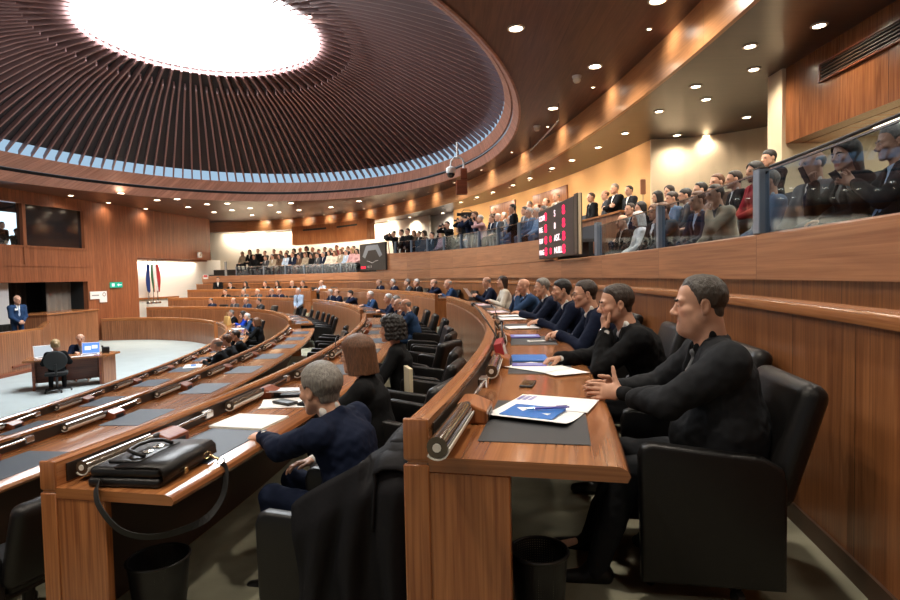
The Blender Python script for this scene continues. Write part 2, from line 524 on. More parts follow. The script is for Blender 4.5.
# panelled bulkhead over the right gallery
mb = MB()
mb.add([(5.36, 8.95, 3.33), (5.36, -6, 3.33), (5.36, -6, 4.6), (5.36, 8.95, 4.6), (5.62, 8.95, 3.33), (5.62, -6, 3.33), (5.62, -6, 4.6), (5.62, 8.95, 4.6)],
       [(0, 3, 2, 1), (4, 5, 6, 7), (0, 4, 7, 3), (0, 1, 5, 4)])
bulk = structure('wall_bulkhead', mb, wood('wood_bulkhead', (0.15, 0.048, 0.015), (0.29, 0.106, 0.035), 'v', panel=0.86, rough=0.25, coat=0.3))
mb = MB(); mb.box(5.62, 8.1, -6, 8.95, 3.42, 3.5); structure('ceiling_passage', mb, M['cream'])
mb = MB(); mb.box(5.60, 5.95, -6, 8.95, 3.33, 3.42); structure('trim_5', mb, M['rail'])

# soffit, band, ceiling -----------------------------------------------
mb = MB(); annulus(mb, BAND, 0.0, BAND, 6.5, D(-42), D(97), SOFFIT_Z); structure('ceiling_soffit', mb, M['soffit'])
mb = MB(); sweep(mb, BAND, D(-42), D(97), [(-0.02, SOFFIT_Z - 0.01), (-0.03, CEIL_Z + 0.02), (0.05, CEIL_Z + 0.02), (0.05, SOFFIT_Z - 0.01)], d=0.4); structure('trim_6', mb, M['band'])
def ring(f, a):
    """f=0 lower ring edge, f=1 upper lip"""
    cx = RING_C[0] + (LIP_C[0] - RING_C[0]) * f; cy = RING_C[1] + (LIP_C[1] - RING_C[1]) * f
    A = RING_A + (LIP_A - RING_A) * f; B = RING_B + (LIP_B - RING_B) * f
    return Vector((cx + A * math.cos(a), cy + B * math.sin(a), CEIL_Z + (LIP_Z - CEIL_Z) * f))
NR = 180
mb = MB(); vs, fs = [], []
for i in range(NR):
    a = 2 * math.pi * i / NR
    p = ring(0, a); vs += [p, (p.x + 24 * math.cos(a), p.y + 26 * math.sin(a), CEIL_Z)]
for i in range(NR):
    j = (i + 1) % NR; fs.append((2 * i, 2 * i + 1, 2 * j + 1, 2 * j))
mb.add(vs, fs); structure('ceiling', mb, M['ceilv'])
def ringband(name, f0, f1, m, off=0.0, thick=0.05):
    mb = MB(); vs, fs, uv = [], [], []
    per = 0; last = None
    for i in range(NR + 1):
        a = 2 * math.pi * i / NR
        p, q = ring(f0, a), ring(f1, a)
        if last is not None: per += (p - last).length
        last = p
        n = Vector((math.cos(a) / RING_A, math.sin(a) / RING_B, 0)).normalized()
        vs += [p + n * off, q + n * off, q + n * (off + thick), p + n * (off + thick)]
        h = (q - p).length
        uv += [(per, 0), (per, h), (per, h + .05), (per, -.05)]
    for i in range(NR):
        for k in range(4):
            fs.append((4 * i + k, 4 * i + (k + 1) % 4, 4 * (i + 1) + (k + 1) % 4, 4 * (i + 1) + k))
    mb.add(vs, fs, uv)
    return structure(name, mb, m)
ringband('trim_7', -0.02, 0.36, M['ring'])
ringband('trim_8', 0.36, 0.50, M['blackm'], 0.10)
ringband('trim_9', 0.50, 1.0, M['ring'])
# dome
def dome(t, a, drop=0.0):
    e = 1 - max(0.0, 1 - t) ** 1.35
    lx, ly = ring(1, a).x, ring(1, a).y
    sx, sy = SKY_C[0] + SKY_R * math.cos(a), SKY_C[1] + SKY_R * math.sin(a)
    z = LIP_Z + (SKY_Z - LIP_Z) * e
    return Vector((lx + (sx - lx) * t, ly + (sy - ly) * t, z))
mb = MB(); vs, fs = [], []
TT = [0.055, 0.15, 0.3, 0.45, 0.6, 0.75, 0.86, 1.0]
for i in range(NR):
    a = 2 * math.pi * i / NR
    for t in TT: vs.append(dome(t, a) + Vector((0, 0, 0.16)))
m_ = len(TT)
for i in range(NR):
    j = (i + 1) % NR
    for k in range(m_ - 1): fs.append((i * m_ + k, i * m_ + k + 1, j * m_ + k + 1, j * m_ + k))
mb.add(vs, fs); structure('ceiling_dome', mb, M['dome'])
mb = MB(); vs, fs = [], []
for i in range(NR):
    a = 2 * math.pi * i / NR
    p = ring(1, a); n = Vector((math.cos(a), math.sin(a), 0))
    vs += [p + n * 0.25 + Vector((0, 0, -0.05)), dome(0.055, a) + Vector((0, 0, 0.17))]
for i in range(NR):
    j = (i + 1) % NR; fs.append((2 * i, 2 * i + 1, 2 * j + 1, 2 * j))
mb.add(vs, fs); structure('window_0', mb, M['slit'])
mb = MB()
NF = 150
for i in range(NF):
    a = 2 * math.pi * (i + 0.5) / NF
    t1 = 1.0 if i % 2 == 0 else 0.84
    ts = [0.0, 0.06, 0.15, 0.3, 0.45, 0.6, 0.72, 0.84] + ([0.92, 1.015] if i % 2 == 0 else [])
    vs, fs = [], []
    for k, t in enumerate(ts):
        p = dome(t, a); p2 = dome(t, a + 0.01)
        tan = (p2 - p).normalized()
        w = 0.030
        up = Vector((0, 0, 0.17))
        dn = Vector((0, 0, 0.05 if t > 0.8 else 0.0))
        vs += [p - tan * w + up, p + tan * w + up, p + tan * w - dn, p - tan * w - dn]
    n = len(ts)
    for k in range(n - 1):
        for q in range(4):
            fs.append((4 * k + q, 4 * k + (q + 1) % 4, 4 * (k + 1) + (q + 1) % 4, 4 * (k + 1) + q))
    fs.append((0, 3, 2, 1)); fs.append(tuple(4 * (n - 1) + q for q in range(4)))
    mb.add(vs, fs)
structure('ceiling_fins', mb, M['fin'])
mb = MB(); mb.lathe([(0, 0), (SKY_R * 0.6, 0.0), (SKY_R + 0.05, 0.0)], 96, (SKY_C[0], SKY_C[1], SKY_Z + 0.2))
structure('window_1', mb, M['sky'])
mb = MB(); mb.lathe([(SKY_R + 0.03, 0.03), (SKY_R + 0.03, 0.25), (SKY_R + 0.12, 0.25), (SKY_R + 0.12, 0.03)], 96, (SKY_C[0], SKY_C[1], SKY_Z), close=True)
structure('trim_10', mb, M['fin'])
sl = bpy.data.lights.new('roof_daylight', 'AREA'); sl.shape = 'DISK'; sl.size = 2 * SKY_R * 1.015; sl.energy = SKY_W; sl.color = (0.93, 0.97, 1.0)
so = bpy.data.objects.new('roof_daylight', sl); so.location = (SKY_C[0], SKY_C[1], SKY_Z + 0.1); COL.objects.link(so)

# ------------------------------------------------------------------ stage side
S0, S1 = Vector((-17.6, 20.0, 0)), Vector((-14.6, 34.5, 0))
SD = (S1 - S0).normalized(); SN = Vector((SD.y, -SD.x, 0))      # SN points into the hall
def st(u, off=0.0, z=0.0):
    """u metres along the stage wall from S0, off metres into the hall"""
    return S0 + SD * u + SN * off + Vector((0, 0, z))
def wallquad(mb, u0, u1, z0, z1, off=0.0, th=0.25, mi=0):
    vs, uv = [], []
    P = [(u0, off, z0), (u1, off, z0), (u1, off, z1), (u0, off, z1), (u0, off - th, z0), (u1, off - th, z0), (u1, off - th, z1), (u0, off - th, z1)]
    vs = [st(*p) for p in P]
    uv = [(p[0] + p[1] * 0.3, p[2] + p[1]) for p in P]
    mb.add(vs, [(0, 1, 2, 3), (5, 4, 7, 6), (4, 0, 3, 7), (1, 5, 6, 2), (3, 2, 6, 7), (4, 5, 1, 0)], uv, mi)
mb = MB()
wallquad(mb, -8, 1.0, -1.3, 2.93)
wallquad(mb, 1.0, 5.62, 1.45, 2.93)
wallquad(mb, -8, 5.62, 4.63, 5.2)
wallquad(mb, -8, 0.2, 2.93, 4.63)
wallquad(mb, 5.62, 8.7, -1.3, 5.2)
wallquad(mb, 8.7, 14.75, 2.62, 5.2)
structure('wall_stage', mb, M['stage'])
mb = MB(); wallquad(mb, 8.5, 18.0, -1.3, 2.7, -1.1, 0.1); structure('wall_left', mb, M['white'])
mb = MB(); wallquad(mb, 8.5, 14.8, 2.55, 2.65, -0.3, 0.75); structure('trim_11', mb, M['stage'])
mb = MB(); wallquad(mb, 8.7, 13.0, 0.42, 0.52, -0.98, 0.12); structure('trim_12', mb, M['rail'])
mb = MB(); wallquad(mb, -4.0, 5.66, 2.10, 2.18, 0.03, 0.05); wallquad(mb, 2.60, 2.74, 2.16, 4.70, 0.04, 0.3); wallquad(mb, 5.52, 5.66, 2.9, 4.70, 0.04, 0.3)
wallquad(mb, 0.2, 5.66, 2.86, 2.94, 0.04, 0.3); wallquad(mb, 0.2, 5.66, 4.62, 4.70, 0.04, 0.3); structure('trim_13', mb, M['stage'])
mb = MB(); wallquad(mb, 2.74, 5.52, 2.94, 4.62, -0.12, 0.02); structure('window_2', mb, M['boothglass'])
mb = MB(); wallquad(mb, 0.2, 2.60, 2.94, 4.62, -0.12, 0.02); structure('window_3', mb, glass('booth_clear_glass', (0.7, 0.75, 0.8), 0.05))
# room behind the booth window and the stage recess
mb = MB(); wallquad(mb, -8, 5.9, 2.7, 5.2, -2.4, 0.1); structure('wall_booth', mb, M['blackm'])
mb = MB(); wallquad(mb, -8, 8, -1.3, 1.9, -2.6, 0.1); structure('wall_stage_back', mb, M['blackm'])
mb = MB(); wallquad(mb, 5.62, 5.75, -1.3, 1.9, -0.25, 2.4); structure('wall_stage_side', mb, M['blackm'])
mb = MB(); wallquad(mb, -8, 5.75, 1.45, 1.5, -0.25, 2.4); structure('ceiling_stage', mb, M['blackm'])
# bright projection screen seen through the booth window
t = thing('projection_screen', 'bright white lit screen behind the booth window at far left', 'screen', st(3.9, -2.2, 3.0), math.atan2(SD.y, SD.x))
mb = MB(); mb.box(-1.6, 0.42, -0.02, 0.02, -0.1, 1.5); mb.build('screen_panel', emit('screen_white', (0.85, 0.97, 1.0), 2.0), t)
mb = MB(); mb.box(-1.66, 0.48, 0.02, 0.05, -0.16, 1.56); mb.build('frame', M['black'], t)
# curtain, wavy cloth in the stage recess
def wavy(name, u0, u1, z0, z1, off, amp, per, m, label, cat):
    mb = MB(); vs, fs, uv = [], [], []
    n = int((u1 - u0) / per * 8)
    for i in range(n + 1):
        u = u0 + (u1 - u0) * i / n
        o = off + amp * math.sin(2 * math.pi * i / 8 + 0.6 * math.sin(i * 0.37))
        vs += [st(u, o, z0), st(u, o + 0.02, z1)]
    for i in range(n): fs.append((2 * i, 2 * i + 2, 2 * i + 3, 2 * i + 1))
    mb.add(vs, fs)
    o = mb.build(name, m, None, True)
    sm = o.modifiers.new('thick', 'SOLIDIFY'); sm.thickness = 0.01
    return tag(o, label, cat)
wavy('curtain', 4.3, 5.58, -0.75, 1.44, -0.9, 0.06, 0.32, mat('curtain_taupe', (0.26, 0.21, 0.17), 0.9), 'pale taupe pleated curtain at the edge of the stage recess', 'curtain')
wavy('curtain', 2.6, 4.3, -0.75, 1.44, -1.9, 0.05, 0.22, mat('curtain_dark', (0.06, 0.05, 0.045), 0.9), 'dark pleated curtain at the back of the stage recess', 'curtain')
t = thing('projection_screen', 'pale grey screen standing in the stage recess at far left', 'screen', st(1.62, -0.5, -0.75), math.atan2(SD.y, SD.x))
mb = MB(); mb.rbox(-0.9, 0.68, -0.03, 0.03, 0.55, 2.19, 0.01); mb.build('screen_panel', mat('screen_grey', (0.62, 0.63, 0.64), 0.6), t)
mb = MB(); mb.rbox(-0.95, 0.73, -0.035, -0.02, 0.5, 0.56, 0.01); mb.box(-0.15, -0.09, -0.02, 0.03, 0.0, 0.6); mb.box(-0.4, 0.16, -0.2, 0.2, 0.0, 0.03); mb.build('stand', M['black'], t)
# dais ----------------------------------------------------------------
DP = [(-12.95, 4.0), (-12.85, 17.6), (-14.75, 20.6), (-14.75, 23.4), (-16.9, 23.4)]
mb = MB()
fl = [(-12.95, 4.0), (-12.85, 17.6), (-14.75, 20.6), (-14.75, 23.4), (-17.2, 23.4), (-21, 4.0)]
mb.add([(x, y, -0.75) for x, y in fl], [tuple(range(len(fl)))]); structure('floor', mb, M['carpet'])
def wallpath(mb, pts, z0, z1, th=0.08, mi=0):
    L = 0
    for (a, b) in zip(pts[:-1], pts[1:]):
        a, b = Vector((*a, 0)), Vector((*b, 0)); d = (b - a); l = d.length; d.normalize(); n = Vector((-d.y, d.x, 0)) * th
        V = [a, b, b + n, a + n]
        vs = [Vector((p.x, p.y, z)) for z in (z0, z1) for p in V]
        u = [L, L + l, L + l + th, L - th]
        mb.add(vs, [(0, 1, 5, 4), (1, 2, 6, 5), (2, 3, 7, 6), (3, 0, 4, 7), (4, 5, 6, 7)], [(u[i % 4], vs[i].z) for i in range(8)], mi)
        L += l
dz = thing('stage_desk', 'wood panelled front of the raised stage at far left, low handrail along its top', 'stage desk', (-12.85, 17.6, -1.3))
dz.location = (0, 0, 0)
mb = MB(); wallpath(mb, DP[:3], -1.3, -0.06); mb.build('front_panel', M['strip'], dz)
mb = MB()
for a, b in ((DP[0], DP[1]), (DP[1], DP[2])): wallpath(mb, [a, b], -0.06, 0.0, 0.16)
mb.build('rail', M['rail'], dz)
mb = MB(); wallpath(mb, [(-12.90, 4.0), (-12.80, 17.59)], -1.3, -1.2, 0.05)
for k in range(6):
    y = 17.2 - k * 1.5; mb.box(-12.86, -12.82, y - 0.9, y, -1.08, -1.02)
mb.build('skirting', M['redwood'], dz)
cb = thing('stage_counter', 'taller wooden counter block at the right end of the stage', 'counter', (0, 0, 0))
mb = MB(); mb.box(-15.9, -14.75, 20.45, 23.4, -1.3, 0.22); mb.build('body', M['strip'], cb)
mb = MB(); mb.rbox(-15.95, -14.70, 20.4, 23.45, 0.22, 0.28, 0.015); mb.build('counter_top', M['rail'], cb)
# wall signs ----------------------------------------------------------
def on_stage(name, label, cat, u, z, w, h, off=0.03):
    t = thing(name, label, cat, st(u, off, z), math.atan2(SD.y, SD.x)); return t
t = on_stage('exit_sign', 'small green lit exit sign on the wooden stage wall', 'sign', 7.2, 1.26, .5, .25)
mb = MB(); mb.rbox(-0.36, 0.36, -0.06, 0.0, -0.13, 0.13, 0.01); mb.build('housing', emit('exit_green', (0.03, 0.42, 0.26), 0.9), t)
XW = emit('exit_white', (0.8, 1, 0.9), 1.0)
mb = MB(); mb.box(-0.30, -0.14, -0.066, -0.06, -0.07, 0.07); mb.build('door_symbol', XW, t)
mb = MB(); mb.prism([(0.02, 0), (0.13, 0.07), (0.13, 0.02), (0.30, 0.02), (0.30, -0.02), (0.13, -0.02), (0.13, -0.07)], -0.066, -0.06, lambda u, v, d: Vector((u, d, v))); mb.build('arrow_symbol', XW, t)
t = on_stage('wall_notice', 'white notice board on the wooden stage wall below the exit sign', 'sign', 6.15, 0.78, .5, .25)
mb = MB(); mb.rbox(-0.48, 0.46, -0.03, 0.0, -0.15, 0.20, 0.005); mb.rbox(0.05, 0.46, -0.03, 0.0, -0.32, -0.14, 0.005); mb.build('board', M['paper'], t)
mb = MB(); mb.box(-0.4, 0.0, -0.034, -0.029, -0.01, 0.05); mb.build('text_line', M['grey'], t)
mb = MB()
mb.lathe([(0.06, -.003), (0.10, -.003), (0.10, .003), (0.06, .003)], 16, (0, 0, 0), M=Matrix.Translation((0.3, -0.032, 0.05)) @ Matrix.Rotation(math.pi / 2, 4, 'X'), close=True)
mb.build('symbol', M['grey'], t)
# flags
def flag(u, label, cols, ph):
    t = thing('flag', label, 'flag', st(u, -0.55, 0.2), math.atan2(SD.y, SD.x), None)
    mb = MB(); mb.tube([(0, 0, 0.35), (0, 0, 2.35)], 0.018, 8); mb.build('pole', M['steel'], t)
    mb = MB(); mb.lathe([(0.0, 0.12), (0.02, 0.08), (0.035, 0.03), (0.015, 0.0)], 10, (0, 0, 2.33)); mb.build('finial', M['gold'], t)
    mb = MB(); mb.lathe([(0.0, 0.0), (0.16, 0.0), (0.15, 0.10), (0.03, 0.16), (0.03, 0.4), (0.0, 0.4)], 16); mb.build('base', M['steel'], t)
    for k, (x0, x1, c) in enumerate(cols):
        mb = MB(); vs, fs = [], []
        nz, nu = 14, 6
        for i in range(nz + 1):
            f = i / nz
            for j in range(nu + 1):
                x = x0 + (x1 - x0) * j / nu
                wdt = 0.55 + 0.6 * math.sin(math.pi * min(1, f * 0.9 + 0.05))
                vs.append((x * wdt * 0.95, -0.03 - 0.05 * math.sin(x * 26 + f * 3 + ph), 2.12 - 1.55 * f * (1 - 0.10 * abs(x) * 4)))
        for i in range(nz):
            for j in range(nu): fs.append((i * (nu + 1) + j, i * (nu + 1) + j + 1, (i + 1) * (nu + 1) + j + 1, (i + 1) * (nu + 1) + j))
        mb.add(vs, fs); o = mb.build('cloth', c, t, True)
        sm = o.modifiers.new('thick', 'SOLIDIFY'); sm.thickness = 0.008
    return t
fb = mat('flag_blue', (0.008, 0.03, 0.17), 0.8); fr = mat('flag_red', (0.40, 0.025, 0.025), 0.8); fg = mat('flag_green', (0.02, 0.12, 0.05), 0.7)
flag(10.05, 'blue flag hanging on a pole, leftmost of the three flags', [(-0.14, 0.14, fb)], 0.0)
flag(10.40, 'green, white and red flag hanging on a pole, middle of the three flags', [(-0.12, -0.04, fg), (-0.04, 0.04, M['paper']), (0.04, 0.1, fr)], 1.0)
flag(10.72, 'white flag with red cross hanging on a pole, rightmost of the three flags', [(-0.17, -0.10, M['paper']), (-0.10, -0.02, fr), (-0.02, 0.05, M['paper']), (0.05, 0.16, fr)], 2.2)
t = on_stage('alarm_box', 'small white box mounted low on the wooden overhang near the far corner', 'alarm', 13.55, 2.9, .2, .3)
mb = MB(); mb.rbox(-0.16, 0.16, -0.12, 0, -0.16, 0.18, 0.03); mb.build('housing', M['paper'], t)
mb = MB(); mb.lathe([(0, 0), (0.09, 0), (0.07, 0.05), (0, 0.06)], 14, M=Matrix.Translation((0, -0.12, 0.02)) @ Matrix.Rotation(math.pi / 2, 4, 'X')); mb.build('lens', M['cream_paper'], t)
# ------------------------------------------------------------------ curved desks
PITCH = 1.40
def local_frame(E, t, off, z):
    """matrix: x along the row (increasing angle), y outwards, z up"""
    n = E.n(t); x = Vector((-n.y, n.x, 0))
    p = E.p(t, off, z)
    return Matrix(((x.x, n.x, 0, p.x), (x.y, n.y, 0, p.y), (0, 0, 1, p.z), (0, 0, 0, 1)))

lamp_me = {}
def lamp_meshes():
    mb = MB(); mb.tube([(-0.24, 0, 0), (0.24, 0, 0)], 0.036, 16); mb.build('x', M['tube'])
def desk(n, t0, t1, label, seats, pad='pad', group=None, ends=(True, True), lamps=True):
    E, zf, zl = ROW[n], FLOOR[n], FLOOR[n - 1]
    root = thing('curved_desk', label, 'desk', (0, 0, 0), 0, group)
    mb = MB()
    g = zf + 0.73
    sweep(mb, E, t0, t1, [(-0.085, zl), (-0.085, g - 0.015), (-0.07, g), (0.0, g), (0.0, zl)])
    sweep(mb, E, t0, t1, [(-0.088, zl), (-0.088, zl + 0.10), (-0.08, zl + 0.10), (-0.08, zl)])
    mb.build('front_panel', M['strip'], root)
    mb = MB()
    sweep(mb, E, t0, t1, [(-0.07, g), (-0.085, g + 0.015), (-0.085, g + 0.125), (-0.065, g + 0.145), (-0.02, g + 0.15), (-0.002, g + 0.14), (0.0, g)], d=0.25)
    mb.build('top_rail', M['rail'], root, 35)
    mb = MB()
    zt = zf + 0.75
    sweep(mb, E, t0, t1, [(0.0, zt - 0.05), (0.0, zt), (0.61, zt), (0.636, zt - 0.012), (0.645, zt - 0.03), (0.635, zt - 0.05)], d=0.25)
    mb.build('desktop', M['top'], root, 35)
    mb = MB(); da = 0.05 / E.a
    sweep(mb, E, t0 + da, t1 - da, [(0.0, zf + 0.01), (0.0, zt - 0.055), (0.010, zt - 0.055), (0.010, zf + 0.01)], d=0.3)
    mb.build('modesty_panel', M['under'], root)  # added dark sheet, its colour stands in for under-desk shade
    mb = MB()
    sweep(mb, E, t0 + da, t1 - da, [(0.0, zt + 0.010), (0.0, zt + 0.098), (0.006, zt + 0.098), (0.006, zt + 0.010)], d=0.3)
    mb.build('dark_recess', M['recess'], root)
    for t, e, sg in ((t0, ends[0], 1), (t1, ends[1], -1)):
        if not e: continue
        F = local_frame(E, t, 0, 0)
        mb = MB(); x0, x1 = sorted((0.004 * sg, 0.045 * sg))
        mb.rbox(x0, x1, -0.084, 0.27, zl if zl < zf - 0.2 else zf, zt - 0.052, 0.004, 1, M=F)
        x0, x1 = sorted((-0.004 * sg, 0.012 * sg))
        mb.rbox(x0, x1, -0.087, 0.002, zf + 0.0, g - 0.008, 0.004, 1, M=F)
        mb.rbox(x0, x1, -0.0868, 0.0015, g + 0.006, g + 0.148, 0.014, 3, M=F)
        mb.build('end_panel', M['end'], root, 40)
    for k, t in enumerate(seats):
        F = local_frame(E, t, 0, zt)
        p = pad[k % len(pad)] if isinstance(pad, (list, tuple)) else pad
        mb = MB(); mb.rbox(-0.33, 0.33, 0.13, 0.53, 0.0, 0.004, 0.002, 1, M=F); mb.build('desk_pad', M[p], root)
        if not lamps: continue
        # reading lamp: smoked tube over a pale reflector, then a slim rod and the wooden microphone block
        Lm = F @ Matrix.Translation((-0.42 + 0.02, 0.052, 0.07))
        mb = MB(); mb.tube([Lm @ Vector((-0.24, 0, 0)), Lm @ Vector((0.24, 0, 0))], 0.034, 16, 0); lt = mb.build('reading_lamp', M['tube'], root, 40)
        mb = MB(); pr = [(0.037 * math.cos(a), 0.034 * math.sin(a)) for a in [D(-140 + i * 18) for i in range(9)]]
        pr2 = [(x * 1.12, y * 1.12) for x, y in pr[::-1]]
        mb.prism(pr + pr2, -0.245, 0.245, lambda u, v, d: Lm @ Vector((d, u, v - 0.002))); mb.build('reflector', M['refl'], lt)
        mb = MB(); mb.tube([Lm @ Vector((-0.246, 0.0, 0)), Lm @ Vector((-0.243, 0, 0))], 0.014, 10); mb.build('end_cap', M['refl'], lt)
        mb = MB(); mb.tube([Lm @ Vector((0.24, 0, 0)), Lm @ Vector((0.32, 0, -0.0))], 0.02, 10); mb.build('joint', M['black'], lt)
        mb = MB(); mb.tube([Lm @ Vector((0.32, 0, 0)), Lm @ Vector((0.80, 0.01, 0.015))], 0.0095, 8); mb.build('lamp_arm', M['steel'], lt)
        mb = MB(); mb.rbox(0.765, 0.85, -0.022, 0.022, -0.02, 0.03, 0.006, 1, M=Lm); mb.build('socket', M['steel'], lt)
        mb = MB()
        poly = [(0.012, 0.0), (0.012, 0.085), (0.06, 0.085), (0.135, 0.055), (0.135, 0.0)]
        mb.prism(poly, -0.10, 0.09, lambda u, v, d: F @ Vector((d + 0.0, u, v)))
        o = mb.build('microphone_block', M['redwood' if n < 4 else 'end'], root)
        bv = o.modifiers.new('bevel', 'BEVEL'); bv.width = 0.008; bv.segments = 2
        mb = MB(); mb.rbox(-0.06, 0.05, 0.134, 0.139, 0.008, 0.04, 0.002, 1, M=F); mb.build('loudspeaker_slot', M['black'], o)
    return root

def seats_from(n, t_first, count, pitch=PITCH):
    E = ROW[n]; s = E.arc(t_first)
    return [E.at(s + pitch * i) for i in range(count)]

def tY(n, y): return ROW[n].ty(y)
S4 = seats_from(4, tY(4, 2.35), 8, 1.38)
S3 = seats_from(3, tY(3, 3.38), 7, 1.32)
S2 = seats_from(2, tY(2, 1.45), 10, 1.42)
S1 = seats_from(1, tY(1, 2.55), 12, 1.42)
T4A = (tY(4, 1.84), tY(4, 13.25)); T4B = (tY(4, 15.0), D(56.3)); T4C = (D(59), D(90))
T3A = (tY(3, 2.66), tY(3, 13.6)); T3B = (tY(3, 15.2), D(47)); T3C = (D(53), D(90.5))
T2A = (tY(2, 0.7), tY(2, 15.3)); T2B = (tY(2, 16.9), D(91))
T1A = (tY(1, 1.8), D(51.5)); T1B = (D(54.6), D(97))
def fill(n, T, margin=0.7, pitch=1.38):
    E = ROW[n]; a, b = E.arc(T[0]) + margin, E.arc(T[1]) - margin
    k = int((b - a) / pitch)
    return [E.at(a + (b - a) * i / k) for i in range(k + 1)]
S4B, S3B, S2B, S1B = fill(4, T4B), fill(3, T3B), fill(2, T2B), fill(1, T1B)
S4C, S3C = fill(4, T4C), fill(3, T3C)
desk(4, *T4A, 'long curved wooden desk nearest the camera, with blue folder and papers on its near end', S4)
desk(3, *T3A, 'curved wooden desk with the black briefcase on its near end', S3, ['padblue', 'pad', 'pad', 'pad'])
desk(2, *T2A, 'curved empty desk with a row of bare blue-grey pads in front of the briefcase desk', S2, 'padblue')
desk(1, *T1A, 'innermost curved desk bordering the pale floor of the well', S1, 'padblue')
desk(4, *T4B, 'highest curved desk beyond the aisle, below the black map panel', S4B)
desk(4, *T4C, 'highest curved desk at the far end, right of the white wall', S4C, lamps=False)
desk(3, *T3B, 'curved desk beyond the aisle with a row of empty black chairs in front of it', S3B)
desk(3, *T3C, 'third tier curved desk at the far end, beside the standing man in light blue', S3C, lamps=False)
desk(2, *T2B, 'far curved desk of the second tier, behind the people round the tan handbag', S2B, ['padblue', 'pad'])
desk(1, *T1B, 'low striped barrier desk at the far side of the pale floor, tan handbag on it', S1B, lamps=False)

# ------------------------------------------------------------------ armchairs
def make_armchair():
    root = thing('armchair', 'armchair', 'chair', (0, 0, 0))
    # faces -y (towards its desk)
    mb = MB(); mb.rbox(-0.25, 0.25, -0.27, 0.24, 0.33, 0.47, 0.05, 4); mb.build('seat', M['leather'], root, 50)
    R = Matrix.Translation((0, 0.22, 0.40)) @ Matrix.Rotation(D(-17), 4, 'X')
    mb = MB(); mb.rbox(-0.285, 0.285, -0.045, 0.075, 0.0, 0.52, 0.06, 5, M=R); mb.build('backrest', M['leather'], root, 50)
    for s in (-1, 1):
        prof = [(-0.29, 0.09), (-0.30, 0.60), (-0.285, 0.645), (-0.25, 0.66), (0.17, 0.615), (0.235, 0.575), (0.25, 0.52), (0.25, 0.09)]
        bm = bmesh.new()
        x0, x1 = sorted((s * 0.262, s * 0.335))
        va = [bm.verts.new((x0, y, z)) for y, z in prof]; vb = [bm.verts.new((x1, y, z)) for y, z in prof]
        n = len(prof)
        bm.faces.new(va[::-1]); bm.faces.new(vb)
        for i in range(n): bm.faces.new((va[i], va[(i + 1) % n], vb[(i + 1) % n], vb[i]))
        bmesh.ops.recalc_face_normals(bm, faces=bm.faces[:])
        ed = [e for e in bm.edges if abs(e.verts[0].co.x - e.verts[1].co.x) < 1e-5]
        bmesh.ops.bevel(bm, geom=ed, offset=0.018, segments=3, affect='EDGES', profile=0.5)
        mb = MB(); mb.from_bm(bm); mb.build('armrest', M['leather'], root, 50)
    mb = MB(); mb.tube([(0, 0, 0.05), (0, 0, 0.35)], 0.035, 14); mb.box(-0.24, 0.24, -0.2, 0.18, 0.30, 0.34); mb.build('column', M['black'], root)
    mb = MB()
    for k in range(5):
        a = 2 * math.pi * k / 5 + 0.3; c, s = math.cos(a), math.sin(a)
        mb.tube([(0.02 * c, 0.02 * s, 0.085), (0.16 * c, 0.16 * s, 0.07), (0.29 * c, 0.29 * s, 0.055)], [0.026, 0.022, 0.016], 8)
        mb.tube([(0.29 * c - 0.015 * s, 0.29 * s + 0.015 * c, 0.03), (0.29 * c + 0.015 * s, 0.29 * s - 0.015 * c, 0.03)], 0.03, 10)
    mb.build('star_base', M['black'], root)
    return root
chair0 = make_armchair()
chair_used = [False]
CHAIRS = []
def place_chair(n, t, label, group, off=1.05, turn=0.0, slide=0.0):
    if not chair_used[0]:
        o = chair0; chair_used[0] = True
    else: o = copy_tree(chair0)
    E = ROW[n]; nn = E.n(t); p = E.p(t, off, FLOOR[n]); x = Vector((-nn.y, nn.x, 0))
    p += x * slide
    o.location = p
    # local -y must point to -normal, so local +y = normal
    o.rotation_euler = (0, 0, math.atan2(-nn.x, nn.y) + turn)
    tag(o, label, 'chair', group)
    o['group'] = group
    CHAIRS.append(o)
    return o
# ------------------------------------------------------------------ lamps
def spot(parent, loc, w, size=150, blend=1.0, col=(1.0, 0.89, 0.75), aim=None):
    l = bpy.data.lights.new('lamp_light', 'SPOT'); l.energy = w; l.spot_size = D(size); l.spot_blend = blend; l.color = col; l.shadow_soft_size = 0.11
    o = bpy.data.objects.new('lamp_light', l); COL.objects.link(o); o.parent = parent; o.location = loc
    if aim is not None: o.rotation_euler = Vector(aim).to_track_quat('-Z', 'Y').to_euler()
    return o
def downlight(x, y, z, w, label, group, r=0.085):
    t = thing('ceiling_downlight', label, 'ceiling light', (x, y, z), 0, group)
    mb = MB(); mb.lathe([(r + 0.03, 0.0), (r + 0.03, -0.012), (r, -0.018), (r - 0.004, -0.004), (r - 0.004, 0.0)], 20); mb.build('trim_ring', M['trimw'], t, 40)
    mb = MB(); mb.lathe([(0.0, -0.012), (r * 0.6, -0.011), (r - 0.003, -0.006)], 20); mb.build('lamp_lens', M['lamp'], t)
    spot(t, (0, 0, -0.03), w)
NAMES = ['first', 'second', 'third', 'fourth', 'fifth', 'sixth', 'seventh', 'eighth', 'ninth', 'tenth', 'eleventh', 'twelfth', 'thirteenth', 'fourteenth', 'fifteenth', 'sixteenth', 'seventeenth', 'eighteenth', 'nineteenth', 'twentieth', 'twenty-first', 'twenty-second']
HALL = [(1.1, 8.76, 'largest ceiling downlight, right of the dome edge'), (2.74, 10.41, 'ceiling downlight beside a smoke detector, between dome and wooden band'),
        (2.44, 12.95, 'ceiling downlight between the two smoke detectors'), (2.98, 7.97, 'ceiling downlight cut by the top edge above the wooden band')]
for x, y, l in HALL: downlight(x, y, CEIL_Z, DOWN_W, l, 'hall ceiling downlights', 0.105)
